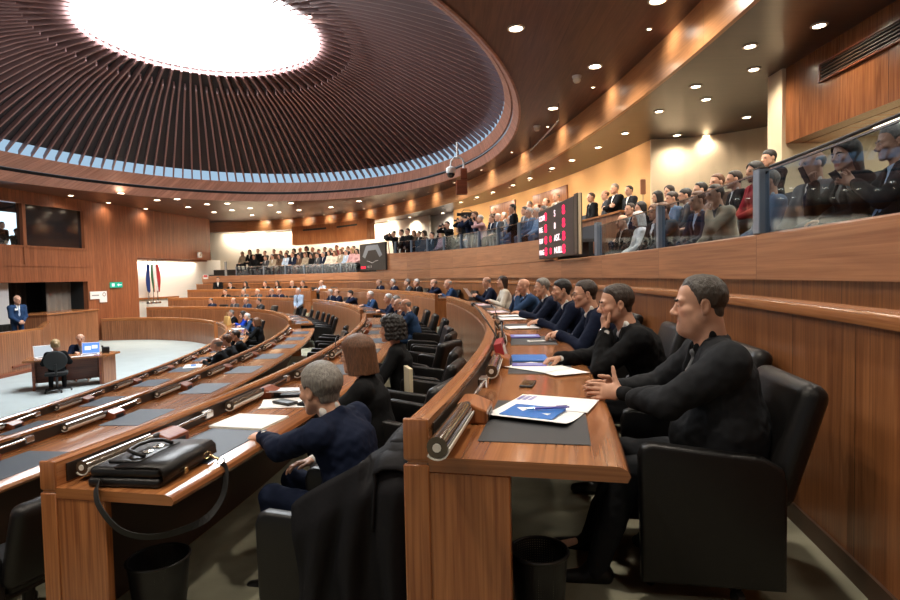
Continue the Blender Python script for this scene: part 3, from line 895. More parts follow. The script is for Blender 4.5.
FILL = [(-0.6, 5.2), (0.9, 2.6), (-1.8, 1.4), (-4.2, 2.2), (-6.6, 1.6), (-9.5, 1.5), (-12.5, 2.5)]  # unseen downlights, added to fill the dark near rows with light
for i, (x, y) in enumerate(FILL): downlight(x, y, CEIL_Z, FILL_W, 'ceiling downlight over the near rows above the camera, %s of the near field' % NAMES[i], 'near ceiling downlights', 0.105)
for i, (x, y) in enumerate([(1.6, -1.2), (-1.2, -2.2), (-4.6, -1.4)]): downlight(x, y, CEIL_Z, FILL_W * 0.4, 'ceiling downlight behind the camera, %s from the right wall' % NAMES[i], 'rear ceiling downlights', 0.105)
FARL = [(-13.75, 23.75), (-13.39, 25.98), (-12.38, 25.79), (-13.2, 28.62), (-11.82, 27.66), (-12.84, 30.91), (-10.8, 27.6), (-11.58, 30.21), (-10.38, 29.53), (-11.39, 32.7), (-9.0, 28.52), (-9.47, 31.53), (-7.78, 27.94), (-8.15, 30.82), (-6.19, 29.82), (-4.37, 27.73)]
for i, (x, y) in enumerate(FARL): downlight(x, y, CEIL_Z, DOWN_W * 1.5, 'small downlight on the far ceiling below the dome ring, %s from the left' % NAMES[i], 'far ceiling downlights', 0.13)
for i, (x, y) in enumerate([(-16.1, 24.1), (-15.95, 26.5), (-15.5, 28.9)]): downlight(x, y, CEIL_Z, DOWN_W * 0.3, 'downlight washing the wooden stage wall, %s from the left' % NAMES[i], 'stage wall downlights', 0.10)
SOFF = [(4.9, 5.6), (4.3, 6.2), (4.9, 3.2), (4.3, 4.2), (4.3, 2.0), (4.86, 7.4), (4.3, 8.03), (4.85, 8.94), (4.27, 9.7), (4.78, 10.43), (4.18, 11.14), (4.04, 12.82), (3.79, 14.17), (3.47, 15.71), (3.12, 16.83), (2.7, 18.48), (2.3, 19.84), (1.72, 21.4), (1.17, 22.66), (0.56, 24.08)]  # the nearest ones are unseen, added to light the right gallery
for i, (x, y) in enumerate(SOFF): downlight(x, y, SOFFIT_Z, SOFFIT_W, 'downlight in the dark wooden soffit over the gallery, %s from the camera' % NAMES[i], 'gallery soffit downlights', 0.075)
for i, (x, y) in enumerate([(5.33, 13.1), (6.05, 13.2), (6.2, 11.7)]): downlight(x, y, SOFFIT_Z, SOFFIT_W, 'downlight over the beige gallery recess, %s from the left' % NAMES[i], 'recess downlights', 0.075)
for i, a in enumerate((49.0, 54, 59, 64, 69, 74, 80, 86)):
    p = BAND.p(D(a), 0.9); downlight(p.x, p.y, SOFFIT_Z, SOFFIT_W * 3.2, 'downlight over the far gallery, %s from the right' % NAMES[i], 'far gallery downlights', 0.08)
p = OUTER.p(D(44), 0.1); downlight(p.x, p.y, SOFFIT_Z, SOFFIT_W * 1.3, 'downlight in the white lit niche behind the photographers', 'niche downlight', 0.09)
# wall washers close to the wooden band: they leave the bright pools on it
for i, a in enumerate((-8.0, -0.2, 3.7, 9.0, 15, 21, 27, 33, 39, 45, 50, 55, 60, 65, 70, 75, 80)):
    p = BAND.p(D(a), -0.42); bn_ = BAND.n(D(a))
    t = thing('ceiling_downlight', 'small wall washer by the wooden ceiling band, %s from the camera' % NAMES[i], 'ceiling light', (p.x, p.y, CEIL_Z), 0, 'band wall washers')
    mb = MB(); mb.lathe([(0.05, 0.0), (0.05, -0.012), (0.032, -0.016), (0.03, -0.003)], 16); mb.build('trim_ring', M['trimw'], t, 40)
    mb = MB(); mb.lathe([(0.0, -0.008), (0.03, -0.005)], 16); mb.build('lamp_lens', M['lamp'], t)
    spot(t, (0, 0, -0.03), BAND_W, 125, 1.0, aim=(bn_.x * 0.6, bn_.y * 0.6, -0.45))
# bright spots on the dome rim
for i, (a, l) in enumerate(((-36, 'lowest'), (-18, 'middle'), (2, 'highest'))):
    aa = D(a); p = dome(0.965, aa + D(-20))
    t = thing('rim_spotlight', 'bright spotlight on the right rim of the roof light, %s of the three' % l, 'spotlight', (p.x, p.y, p.z - 0.06), 0, 'roof light rim spotlights')
    mb = MB(); mb.tube([(0, 0, 0.16), (0, 0, 0.02)], 0.06, 14); mb.build('housing', M['black'], t)
    mb = MB(); mb.lathe([(0, 0.0), (0.05, 0.005), (0.075, 0.03)], 14); mb.build('lamp_lens', emit('spot_lens', (1, 0.9, 0.8), 60.0), t)
for x, y, l in ((2.52, 10.91, 'round smoke detector hanging from the ceiling beside the second downlight'), (2.31, 14.47, 'small white smoke detector on the ceiling near the dome ring')):
    t = thing('smoke_detector', l, 'detector', (x, y, CEIL_Z))
    mb = MB(); mb.lathe([(0, -0.13), (0.05, -0.125), (0.075, -0.09), (0.075, -0.06), (0.06, -0.05)], 18); mb.build('head', M['cream_paper'], t, 40)
    mb = MB(); mb.lathe([(0.09, 0), (0.085, -0.03), (0.06, -0.055), (0.0, -0.055)], 18); mb.build('base', M['paper'], t, 40)
# curved rail of a projection track on the ceiling
t = thing('ceiling_track', 'slim pale bar hanging under the dark ceiling near the wooden band', 'ceiling rail', (0, 0, 0))
mb = MB(); mb.tube([(2.5, 12.6, 4.75), (2.3, 15.6, 4.75)], 0.02, 8); mb.build('bar', M['steel'], t)
mb = MB(); mb.tube([(2.5, 12.6, 4.75), (2.5, 12.6, CEIL_Z)], 0.006, 6); mb.build('hanger', M['black'], t)
mb = MB(); mb.tube([(2.3, 15.6, 4.75), (2.3, 15.6, CEIL_Z)], 0.006, 6); mb.build('hanger', M['black'], t)
# dome camera on its bracket
t = thing('dome_camera', 'white dome security camera with a wooden box on an arm under the dome ring', 'camera', (0.1, 16.0, 4.22), 0, None, 1.35)
mb = MB(); mb.lathe([(0, -0.02), (0.06, 0.0), (0.10, 0.05), (0.10, 0.13), (0.04, 0.17), (0, 0.175)], 20); mb.build('housing', M['paper'], t, 40)
mb = MB(); mb.lathe([(0, -0.075), (0.05, -0.06), (0.085, -0.01), (0.09, 0.02)], 20); mb.build('lens_dome', M['boothglass'], t, 40)
mb = MB(); mb.tube([(0, 0, 0.17)] + [(0.14 - 0.14 * math.cos(a), 0, 0.22 + 0.14 * math.sin(a)) for a in [D(20 + q * 20) for q in range(8)]] + [(0.27, 0.0, 0.1)], 0.02, 8); mb.tube([(0.14, 0, 0.33), (0.14, 0.0, (CEIL_Z - 4.22) / 1.35)], 0.02, 8); mb.build('bracket_arm', M['paper'], t)
mb = MB(); mb.rbox(0.10, 0.34, -0.08, 0.08, -0.42, -0.12, 0.02); mb.rbox(0.20, 0.34, -0.06, 0.06, -0.12, 0.12, 0.02); mb.build('mount_box', M['redwood'], t)
# passage lights under the bulkhead
t = thing('passage_light', 'long bright ceiling panel glowing behind the wooden bulkhead at right', 'ceiling light', (6.9, 5.0, 3.40))
mb = MB(); mb.box(-0.85, 0.85, -3.0, 3.4, 0.005, 0.015); mb.build('diffuser', emit('passage_glow', (1.0, 0.87, 0.66), 3.0), t)
mb = MB(); mb.box(-0.92, -0.85, -3.05, 3.45, -0.01, 0.02); mb.box(0.85, 0.92, -3.05, 3.45, -0.01, 0.02); mb.build('frame', M['cream'], t)
# ------------------------------------------------------------------ gallery fittings
def along(E, t0, t1, off, z0, z1, th, m, name, parent, zf=None):
    mb = MB(); sweep(mb, E, t0, t1, [(off, z0), (off, z1), (off + th, z1), (off + th, z0)], d=0.4, zfun=zf); return mb.build(name, m, parent)
def balustrade(sec, breaks, label, zb, h):
    for i in range(len(breaks) - 1):
        a, b = D(breaks[i]), D(breaks[i + 1])
        t = thing('glass_balustrade', label % NAMES[i], 'glass panel', (0, 0, 0), 0, 'glass balustrade of the %s gallery' % sec)
        mb = MB(); sweep(mb, FASC, a + 0.0015, b - 0.0015, [(0.05, 0), (0.05, 1), (0.062, 1), (0.062, 0)], d=0.4, zfun=lambda tt, z: zb(tt) + 0.004 + z * h); mb.build('glass_pane', M['glass'], t)
        mb = MB(); sweep(mb, FASC, a, b, [(0.046, 0), (0.046, 1), (0.066, 1), (0.066, 0)], d=0.4, zfun=lambda tt, z: zb(tt) + h + z * 0.014); mb.build('edge_trim', M['steel'], t)
def gpost(t_, zb, h, label, m='steelb', w=0.035):
    F = local_frame(FASC, D(t_), 0.03, zb(D(t_)))
    t = thing('balustrade_post', label, 'post', F.translation, 0, 'balustrade posts')
    Fl = F.copy(); Fl.translation = Vector((0, 0, 0))
    mb = MB(); mb.rbox(-w, w, -0.03, 0.06, 0.0, h, 0.006, 1, M=Fl); mb.build('upright', M[m], t)
    mb = MB(); mb.rbox(-w - .005, w + .005, -0.035, 0.065, h, h + 0.012, 0.003, 1, M=Fl); mb.build('cap', M['steel'], t)
zr = lambda tt: 1.655
zm = midz
balustrade('right', [-30, -17, -11, -4.5, 0.55, 6.0], 'glass pane of the right gallery front, %s counted towards the scoreboard', zr, 0.52)
gpost(-4.5, zr, 0.55, 'wide blue grey post between the glass panes, nearest the camera', w=0.055)
gpost(0.55, zr, 0.54, 'blue grey post in front of the woman in black, right gallery front', w=0.04)
gpost(6.1, zr, 0.58, 'blue grey post just right of the scoreboard', w=0.07)
t = thing('handrail', 'slim dark handrail rising along the right gallery above the glass', 'handrail', (0, 0, 0))
mb = MB(); mb.tube([FASC.p(D(a), 0.10, 2.22 + 0.004 * max(0, -5 - a)) for a in np.linspace(-30, -4.6, 16)], 0.014, 8); mb.build('rail', M['black'], t)
mb = MB(); mb.tube([FASC.p(D(-4.6), 0.10, 2.21), FASC.p(D(-4.6), 0.055, 2.16)], 0.01, 8); mb.build('bracket', M['black'], t)
BM = [13.4, 17.5, 21.5, 25.5, 29.5, 33.5, 37.5, 41.5, 45.5]
balustrade('middle', BM, 'glass pane of the middle gallery front, %s counted from the scoreboard', zm, 0.52)
for i, a in enumerate(BM[1:]): gpost(a, zm, 0.54, 'thin steel post of the middle gallery glass, %s from the scoreboard' % NAMES[i], 'steelb', 0.02)
BF = [55.5, 59.5, 64, 68.5, 73, 78, 84]
balustrade('far', BF, 'glass pane of the far gallery front, %s counted from the map panel', zr, 0.52)
for i, a in enumerate(BF[1:]): gpost(a, zr, 0.54, 'thin steel post of the far gallery glass, %s from the map panel' % NAMES[i], 'steelb', 0.022)
gpost(86.2, zr, 0.86, 'dark steel post standing alone at the left end of the far gallery', 'grey', 0.06)
# benches of the gallery
for sec, (ta, tb, zb) in GSEC.items():
    t0_, t1_ = (D(-22) if sec == 'right' else ta + 0.01), min(tb - 0.01, D(84))
    for k, o0 in enumerate((0.80, 1.50, 2.30)):
        if sec == 'right' and k == 2: t1_ = D(10.8)
        t = thing('gallery_bench', '%s row of dark bench seating in the %s gallery' % (('front', 'second', 'last')[k], sec if sec != 'mid' else 'middle'), 'bench', (0, 0, 0), 0, 'gallery benches')
        z = gz(sec, k)
        if sec == 'mid' and k: t0_ = D(18.9)
        along(FASC, t0_, t1_, o0 - 0.18, z + 0.33, z + 0.40, 0.42, M['midcloth'], 'seat', t)
        along(FASC, t0_, t1_, o0 + 0.10, z, z + 0.33, 0.10, M['black'], 'plinth', t)
        along(FASC, t0_, t1_, o0 + 0.26, z + 0.36, z + (0.72 if sec != 'far' else 0.5), 0.05, M['midcloth'], 'backrest', t)
# scoreboard
F0, F1 = FASC.p(D(13.1), -0.12), FASC.p(D(6.75), -0.20)
ang = math.atan2(F1.y - F0.y, F1.x - F0.x)
W_ = (F1 - F0).length
t = thing('scoreboard', 'black vote scoreboard with red lit digits hung on the gallery front', 'scoreboard', (F0.x, F0.y, 1.70), ang)
mb = MB(); mb.rbox(0, W_ * 0.90, 0.0, 0.10, 0, 1.10, 0.01); mb.build('panel', mat('board_black', (0.035, 0.028, 0.026), 0.45), t)
mb = MB(); mb.rbox(W_ * 0.90, W_ * 0.965, 0.0, 0.10, -0.0, 1.13, 0.01); mb.build('side_frame', mat('board_side', (0.06, 0.045, 0.03), 0.4), t)
mb = MB(); mb.rbox(W_ * 0.965, W_ * 0.985, 0.02, 0.06, 0.0, 1.13, 0.01); mb.build('edge_strip', mat('board_edge', (0.62, 0.50, 0.33), 0.4), t)
def text(s, size, M_, m, parent, name='lettering', ext=0.003, align='LEFT'):
    c = bpy.data.curves.new(name, 'FONT'); c.body = s; c.size = size; c.extrude = ext; c.align_x = align; c.align_y = 'CENTER'
    c.materials.append(m)
    tmp = bpy.data.objects.new(name, c); COL.objects.link(tmp)
    bpy.context.view_layer.update()
    me = bpy.data.meshes.new_from_object(tmp.evaluated_get(bpy.context.evaluated_depsgraph_get()))
    bpy.data.objects.remove(tmp)
    o = bpy.data.objects.new(name, me); COL.objects.link(o); o.parent = parent; o.matrix_local = M_
    return o
TXT = Matrix.Rotation(math.pi / 2, 4, 'X')
led, ledw = emit('led_red', (1.0, 0.02, 0.07), 2.2), emit('led_pale', (1.0, 0.72, 0.74), 1.6)
ledd = emit('led_dim', (0.55, 0.01, 0.04), 0.8)
def put(s, u, v, size, m, sx=1.0): text(s, size, Matrix.Translation((u * W_ * 0.90, -0.004, v * 1.10)) @ TXT @ Matrix.Diagonal((sx, 1, 1, 1)), m, t)
for r, (a, b, c, d_) in enumerate((('COMP', '8', 'S', '8'), ('PRE.', '8', '8', '8'), ('FAV', '88', 'AST.', '8'), ('MAG', '88', 'NULL', '8'))):
    v = 0.83 - 0.235 * r
    put(a, 0.03, v, 0.17, ledw, 1.15); put(b[0], 0.21, v, 0.26, led, 1.6)
    if len(b) > 1: put('8', 0.37, v, 0.20, led, 1.3)
    put(c, 0.50, v, 0.19, ledw, 1.25); put(d_, 0.72, v, 0.26, led, 1.6)
# map panel of the hall
A0, A1 = FASC.p(D(53.9), -0.12), FASC.p(D(47.3), -0.12)
ang = math.atan2(A1.y - A0.y, A1.x - A0.x); W2 = (A1 - A0).length
t = thing('map_panel', 'black panel with a grey horseshoe seating plan hung on the far gallery front', 'display panel', (A0.x, A0.y, 1.72), ang)
mb = MB(); mb.rbox(0, W2, 0, 0.1, 0, 1.36, 0.01); mb.build('panel', mat('map_black', (0.03, 0.028, 0.026), 0.5), t)
def arcpoly(cx, cz, r0, r1, a0, a1, n=5):
    o = [(cx + r1 * math.cos(D(a0 + (a1 - a0) * i / n)), cz + r1 * math.sin(D(a0 + (a1 - a0) * i / n))) for i in range(n + 1)]
    i_ = [(cx + r0 * math.cos(D(a0 + (a1 - a0) * i / n)), cz + r0 * math.sin(D(a0 + (a1 - a0) * i / n))) for i in range(n, -1, -1)]
    return o + i_
mb = MB()
cx = W2 * 0.5
k_ = W2 / 2.2
mb.prism([(cx - 0.85 * k_, 0.72), (cx - 0.5 * k_, 1.26), (cx + 0.5 * k_, 1.26), (cx + 0.85 * k_, 0.74), (cx + 0.62 * k_, 0.64), (cx + 0.33 * k_, 1.02), (cx - 0.33 * k_, 1.0), (cx - 0.62 * k_, 0.62)], -0.006, 0.002, lambda u, v, d: Vector((u, d, v)))
mb.build('seating_plan', mat('map_grey', (0.23, 0.26, 0.29), 0.5), t)
mb = MB(); mb.tube([(cx + x * k_, -0.004, z) for x, z in ((-0.45, 0.48), (-0.3, 0.46), (0, 0.37), (0.3, 0.46), (0.5, 0.48))], 0.014, 6); mb.build('line', mat('map_line', (0.4, 0.42, 0.44), 0.5), t)
mb = MB(); mb.box(0.10, 0.34, -0.006, 0, 0.10, 0.22); mb.box(0.38, 0.60, -0.006, 0, 0.10, 0.22); mb.build('red_marks', emit('map_red', (0.9, 0.03, 0.06), 1.2), t)
text('NO  SI', 0.16, Matrix.Translation((0.75, -0.003, 0.18)) @ TXT, mat('map_text', (0.35, 0.35, 0.35), 0.5), t)
# wooden ledge right of the scoreboard in front of the standing men
t = thing('gallery_ledge', 'wooden ledge in front of the standing men, right of the scoreboard', 'ledge', (0, 0, 0))
along(FASC, D(11.8), D(17.0), 1.65, 1.8, 2.72, 0.05, M['strip'], 'panel', t); along(FASC, D(11.7), D(17.1), 1.60, 2.72, 2.77, 0.18, M['rail'], 'top', t)
# wood panels on the ochre wall and the hanging wooden bulkhead of the far gallery
def wallpanel(E, a0, a1, off, z0, z1, label, name='wall_panel', m='end'):
    t = thing(name, label, 'wood panel', (0, 0, 0))
    mb = MB(); sweep(mb, E, D(a0), D(a1), [(off, z0), (off, z1), (off + 0.05, z1), (off + 0.05, z0)], d=0.5); mb.build('panel', M[m], t)
    mb = MB(); sweep(mb, E, D(a0), D(a1), [(off - 0.015, z0 - 0.03), (off - 0.015, z0), (off + 0.05, z0), (off + 0.05, z0 - 0.03)], d=0.5); sweep(mb, E, D(a0), D(a1), [(off - 0.015, z1), (off - 0.015, z1 + 0.03), (off + 0.05, z1 + 0.03), (off + 0.05, z1)], d=0.5); mb.build('frame', M['redwood'], t)
wallpanel(OUTER, 21.8, 26.8, -0.06, 2.0, 4.18, 'dark wood panel on the ochre wall, the one nearer the scoreboard')
wallpanel(OUTER, 29.8, 34.2, -0.06, 2.0, 4.25, 'dark wood panel on the ochre wall behind the cameraman')
t = thing('hanging_bulkhead', 'wooden box hanging over the far gallery with two dark vents', 'bulkhead', (0, 0, 0))
along(FASC, D(54.6), D(72.6), 0.55, 3.40, 4.5, 0.5, M['end'], 'body', t); 
for a, b in ((57, 62), (64.5, 70)): along(FASC, D(a), D(b), 0.54, 4.20, 4.30, 0.02, M['black'], 'vent', t)
# grille and lights of the right bulkhead
t = thing('ventilation_grille', 'long dark ventilation grille on the wooden bulkhead at upper right', 'vent', (5.35, 6.05, 4.12))
mb = MB(); mb.box(-0.005, 0.0, -4.0, 2.05, -0.11, 0.11); mb.build('backing', M['blackm'], t)
mb = MB()
for k in range(5): mb.box(-0.03, -0.005, -4.0, 2.05, -0.10 + k * 0.045, -0.082 + k * 0.045)
mb.build('slats', M['grey2'], t)
mb = MB(); mb.box(-0.035, 0, 2.03, 2.07, -0.13, 0.13); mb.box(-0.035, 0, -4.0, 2.05, 0.11, 0.13); mb.box(-0.035, 0, -4.0, 2.05, -0.13, -0.11); mb.build('frame', M['redwood'], t)
# call post and red sign
t = thing('call_post', 'small terracotta intercom on a thin post against the gallery wall', 'intercom', (4.36, 12.6, 1.80))
mb = MB(); mb.rbox(-0.06, 0.06, -0.03, 0.03, 1.28, 1.62, 0.02); mb.build('head', mat('terracotta', (0.42, 0.17, 0.08), 0.5), t)
mb = MB(); mb.tube([(0, 0, 0), (0, 0, 1.3)], 0.015, 8); mb.build('post', mat('tan_post', (0.5, 0.36, 0.2), 0.5), t)
q = st(14.9, -0.5, 1.85)
t = thing('wall_sign', 'tiny red and white sign at the left end of the far gallery front', 'sign', (FASC.p(D(90.2), -0.05).x, FASC.p(D(90.2), -0.05).y, 1.62))
mb = MB(); mb.rbox(-0.15, 0.15, -0.02, 0.0, -0.13, 0.13, 0.005); mb.build('plate', M['paper'], t)
mb = MB(); mb.box(-0.12, 0.12, -0.026, -0.02, -0.04, 0.11); mb.build('red_field', M['red'], t)

# cove lights: warm tubes above the white wall and behind the far gallery
def cove(label, p0, p1, w, aim, wide=0.15):
    p0, p1 = Vector(p0), Vector(p1); d = p1 - p0
    t = thing('cove_light', label, 'cove light', (p0 + p1) / 2, math.atan2(d.y, d.x))
    L = d.length
    mb = MB(); mb.tube([(-L / 2, 0, 0), (L / 2, 0, 0)], 0.025, 8); mb.build('tube', M['trimw'], t)
    mb = MB(); mb.box(-L / 2, L / 2, -0.06, 0.06, 0.03, 0.05); mb.build('housing', M['trimw'], t)
    l = bpy.data.lights.new('cove_lamp', 'AREA'); l.shape = 'RECTANGLE'; l.size = L; l.size_y = wide; l.energy = w; l.color = (1.0, 0.88, 0.72)
    o = bpy.data.objects.new('cove_lamp', l); COL.objects.link(o); o.parent = t; o.location = (0, 0, -0.04); o.rotation_euler = Vector(aim).to_track_quat('-Z', 'Y').to_euler()
a_, b_ = st(9.0, -0.85, 2.50), st(14.6, -0.85, 2.50)
cove('bright cove light along the top of the white wall behind the flags', a_, b_, 85, (0, 0.7, -0.7))
for i, (a, b) in enumerate(((54, 62), (63, 71), (73, 81), (82, 89))):
    cove('warm cove light above the far gallery wall, %s from the right' % NAMES[i], OUTER.p(D(a), -0.35, 4.40), OUTER.p(D(b), -0.35, 4.40), 75, (0, -0.75, -0.65))

for i, a in enumerate(np.linspace(14, 40, 9)):  # washers added only to brighten the ochre wall
    p = OUTER.p(D(a), -0.95); bn_ = OUTER.n(D(a))
    t = thing('ceiling_downlight', 'small wall washer before the ochre gallery wall, %s from the camera' % NAMES[i], 'ceiling light', (p.x, p.y, SOFFIT_Z), 0, 'ochre wall washers')
    mb = MB(); mb.lathe([(0.05, 0.0), (0.05, -0.012), (0.032, -0.016), (0.03, -0.003)], 16); mb.build('trim_ring', M['trimw'], t, 40)
    mb = MB(); mb.lathe([(0.0, -0.008), (0.03, -0.005)], 16); mb.build('lamp_lens', M['trimw'], t)
    spot(t, (0, 0, -0.03), 62, 165, 1.0, (1.0, 0.84, 0.66), (bn_.x * 0.6, bn_.y * 0.6, -0.6))
# ------------------------------------------------------------------ figures: signed-distance bodies meshed with surface nets
def _v(p): return np.array(p, dtype=np.float32)
class Fig:
    """list of solids; each: fn(P)->distance, material id, blend radius, op, bounding centre and radius"""
    def __init__(self): self.s = []; self.paint = []
    def _put(self, fn, c, r, m, k, op): self.s.append((fn, _v(c), float(r), m, k, op)); return self
    def cap(self, a, b, ra, rb=None, m=0, k=0.015, op='add', lat=None, w=1.0):
        """tapered capsule; cross-section widened by w along direction lat"""
        rb = ra if rb is None else rb
        a, b = _v(a), _v(b)
        if lat is not None: l = _v(lat); l = l / np.linalg.norm(l)
        def fn(P):
            A, B, Q = a, b, P
            if lat is not None:
                q = 1.0 / w - 1.0
                Q = P + np.outer((P - a) @ l, l) * q
                B = b + l * (float((b - a) @ l) * q)
            ab = B - A; L2 = float(ab @ ab) + 1e-9
            t = np.clip(((Q - A) @ ab) / L2, 0, 1)
            d = np.linalg.norm(Q - A - t[:, None] * ab, axis=1)
            return d - (ra + (rb - ra) * t)
        R = max(ra, rb) * max(1.0, w) + float(np.linalg.norm(b - a)) / 2
        return self._put(fn, (a + b) / 2, R, m, k, op)
    def ell(self, c, r, m=0, k=0.015, op='add', rot=None):
        c, r = _v(c), _v(r)
        Rm = None if rot is None else np.array(rot, dtype=np.float32)
        def fn(P):
            q = P - c
            if Rm is not None: q = q @ Rm
            k0 = np.linalg.norm(q / r, axis=1); k1 = np.linalg.norm(q / (r * r), axis=1) + 1e-6
            return k0 * (k0 - 1) / k1
        return self._put(fn, c, r.max(), m, k, op)
    def tint(self, kind, a, b, r, col, soft):
        g = Fig()
        if kind == 'cap': g.cap(a, b, r)
        else: g.ell(a, b)
        self.paint.append((g.s[0][0], np.array(col), soft)); return self
    def fn(self, f, c, r, m=0, k=0.01, op='add'): return self._put(f, c, r, m, k, op)

def sdf_eval(sol, P, want_mat=False, far=0.06):
    d = np.full(len(P), 1.0, dtype=np.float32)
    mid = np.zeros(len(P), dtype=np.int32); best = np.full(len(P), 9.0, dtype=np.float32)
    for fn, c, r, m, k, op in sol:
        if op == 'clip':
            d = np.maximum(d, fn(P)); continue
        near = np.where(((P - c) ** 2).sum(1) < (r + far + k) ** 2)[0]
        if not len(near): continue
        e = fn(P[near]).astype(np.float32); cur = d[near]
        if op == 'add':
            h = np.clip(0.5 + 0.5 * (cur - e) / k, 0, 1)
            d[near] = cur * (1 - h) + e * h - k * h * (1 - h)
            if want_mat:
                b = best[near]; up = e < b
                mi = mid[near]; mi[up] = m; mid[near] = mi
                b[up] = e[up]; best[near] = b
        else:
            h = np.clip(0.5 - 0.5 * (cur + e) / k, 0, 1)
            d[near] = cur * (1 - h) - e * h + k * h * (1 - h)
    return (d, mid) if want_mat else d

_C8 = np.array([(i & 1, (i >> 1) & 1, (i >> 2) & 1) for i in range(8)])
_E12 = [(a, b) for a in range(8) for b in range(a + 1, 8) if bin(a ^ b).count('1') == 1]
def surface_net(sol, h, post=None):
    add = [s for s in sol if s[5] == 'add']
    lo = np.min([s[1] - s[2] for s in add], axis=0) - 3 * h; hi = np.max([s[1] + s[2] for s in add], axis=0) + 3 * h
    H = 4
    nc = np.ceil((hi - lo) / (h * H)).astype(int) + 1
    gc = [lo[i] + (np.arange(nc[i]) + 0.5) * h * H for i in range(3)]
    Pc = np.stack(np.meshgrid(*gc, indexing='ij'), -1).reshape(-1, 3).astype(np.float32)
    dc = sdf_eval(sol, Pc, far=h * H * 2)
    act = (np.abs(dc) < h * H * 1.35).reshape(nc)
    n = nc * H
    full = np.repeat(np.repeat(np.repeat(dc.reshape(nc), H, 0), H, 1), H, 2)
    full = np.where(np.abs(full) < 1e-6, 1e-6, full)
    ai = np.argwhere(act)
    o = np.stack(np.meshgrid(*[np.arange(H)] * 3, indexing='ij'), -1).reshape(-1, 3)
    for s in range(0, len(ai), 4000):
        idx = (ai[s:s + 4000, None, :] * H + o[None]).reshape(-1, 3)
        P = (lo + (idx + 0.5) * h).astype(np.float32)
        dd = sdf_eval(sol, P, far=3 * h + 0.02)
        if post is not None: dd = post(P, dd)
        full[idx[:, 0], idx[:, 1], idx[:, 2]] = dd
    S = full < 0
    m = [k - 1 for k in n]
    cnt = np.zeros(m, dtype=np.int8)
    for c in _C8: cnt += S[c[0]:c[0] + m[0], c[1]:c[1] + m[1], c[2]:c[2] + m[2]]
    cell = np.argwhere((cnt > 0) & (cnt < 8))
    vid = np.full(m, -1, dtype=np.int64); vid[cell[:, 0], cell[:, 1], cell[:, 2]] = np.arange(len(cell))
    dv = np.stack([full[cell[:, 0] + c[0], cell[:, 1] + c[1], cell[:, 2] + c[2]] for c in _C8], 1)
    acc = np.zeros((len(cell), 3)); num = np.zeros(len(cell))
    for a, b in _E12:
        da, db = dv[:, a], dv[:, b]
        x = (da < 0) != (db < 0)
        t = np.where(x, da / np.where(x, da - db, 1), 0)
        acc += np.where(x[:, None], _C8[a] + t[:, None] * (_C8[b] - _C8[a]), 0); num += x
    V = lo + (cell + acc / num[:, None] + 0.5) * h
    faces = []
    for ax in range(3):
        u, w = [(1, 2), (2, 0), (0, 1)][ax]
        sl0 = [slice(None)] * 3; sl1 = [slice(None)] * 3
        sl0[ax] = slice(0, n[ax] - 1); sl1[ax] = slice(1, n[ax])
        A, B = S[tuple(sl0)], S[tuple(sl1)]
        for flip, mask in ((False, A & ~B), (True, ~A & B)):
            e = np.argwhere(mask)
            e = e[(e[:, u] > 0) & (e[:, w] > 0) & (e[:, u] < n[u] - 1) & (e[:, w] < n[w] - 1)]
            if not len(e): continue
            q = []
            for du, dw in ((-1, -1), (0, -1), (0, 0), (-1, 0)):
                c = e.copy(); c[:, u] += du; c[:, w] += dw
                q.append(vid[c[:, 0], c[:, 1], c[:, 2]])
            q = np.stack(q, 1)
            q = q[(q >= 0).all(1)]
            faces.append(q[:, ::-1] if flip else q)
    F = np.concatenate(faces)
    return V.astype(np.float32), F

def fig_mesh(name, fig, mats, h, parent=None, keep_largest=False, post=None):
    V, F = surface_net(fig.s, h, post)
    me = bpy.data.meshes.new(name)
    me.vertices.add(len(V)); me.vertices.foreach_set('co', V.ravel())
    me.loops.add(len(F) * 4); me.loops.foreach_set('vertex_index', F.ravel().astype(np.int32))
    me.polygons.add(len(F)); me.polygons.foreach_set('loop_start', np.arange(0, len(F) * 4, 4, dtype=np.int32))
    for m in mats: me.materials.append(m)
    if len(mats) > 1:
        ctr = V[F].mean(1)
        mid = sdf_eval(fig.s, ctr, True, far=0.03)[1]
        me.polygons.foreach_set('material_index', np.clip(mid, 0, len(mats) - 1).astype(np.int32))
    if fig.paint:
        col = np.tile(np.append(np.array(fig.skin), 1.0), (len(V), 1))
        for fn_, c_, soft in fig.paint:
            w_ = np.clip(0.5 - fn_(V) / soft, 0, 1)[:, None]
            col[:, :3] = col[:, :3] * (1 - w_) + c_ * w_
        at = me.color_attributes.new('Col', 'FLOAT_COLOR', 'POINT')
        at.data.foreach_set('color', col.astype(np.float32).ravel())
    me.polygons.foreach_set('use_smooth', np.ones(len(F), dtype=bool))
    me.update(calc_edges=True)
    if keep_largest: drop_islands(me)
    o = bpy.data.objects.new(name, me); COL.objects.link(o)
    if parent is not None:
        o.parent = parent; KIDS.setdefault(parent.name, []).append(o)
    return o

def drop_islands(me):
    bm = bmesh.new(); bm.from_mesh(me)
    seen, isl = set(), []
    for v in bm.verts:
        if v in seen: continue
        st_, comp = [v], []
        seen.add(v)
        while st_:
            x = st_.pop(); comp.append(x)
            for e in x.link_edges:
                y = e.other_vert(x)
                if y not in seen: seen.add(y); st_.append(y)
        isl.append(comp)
    isl.sort(key=len)
    for comp in isl[:-1]: bmesh.ops.delete(bm, geom=comp, context='VERTS')
    bm.to_mesh(me); bm.free()

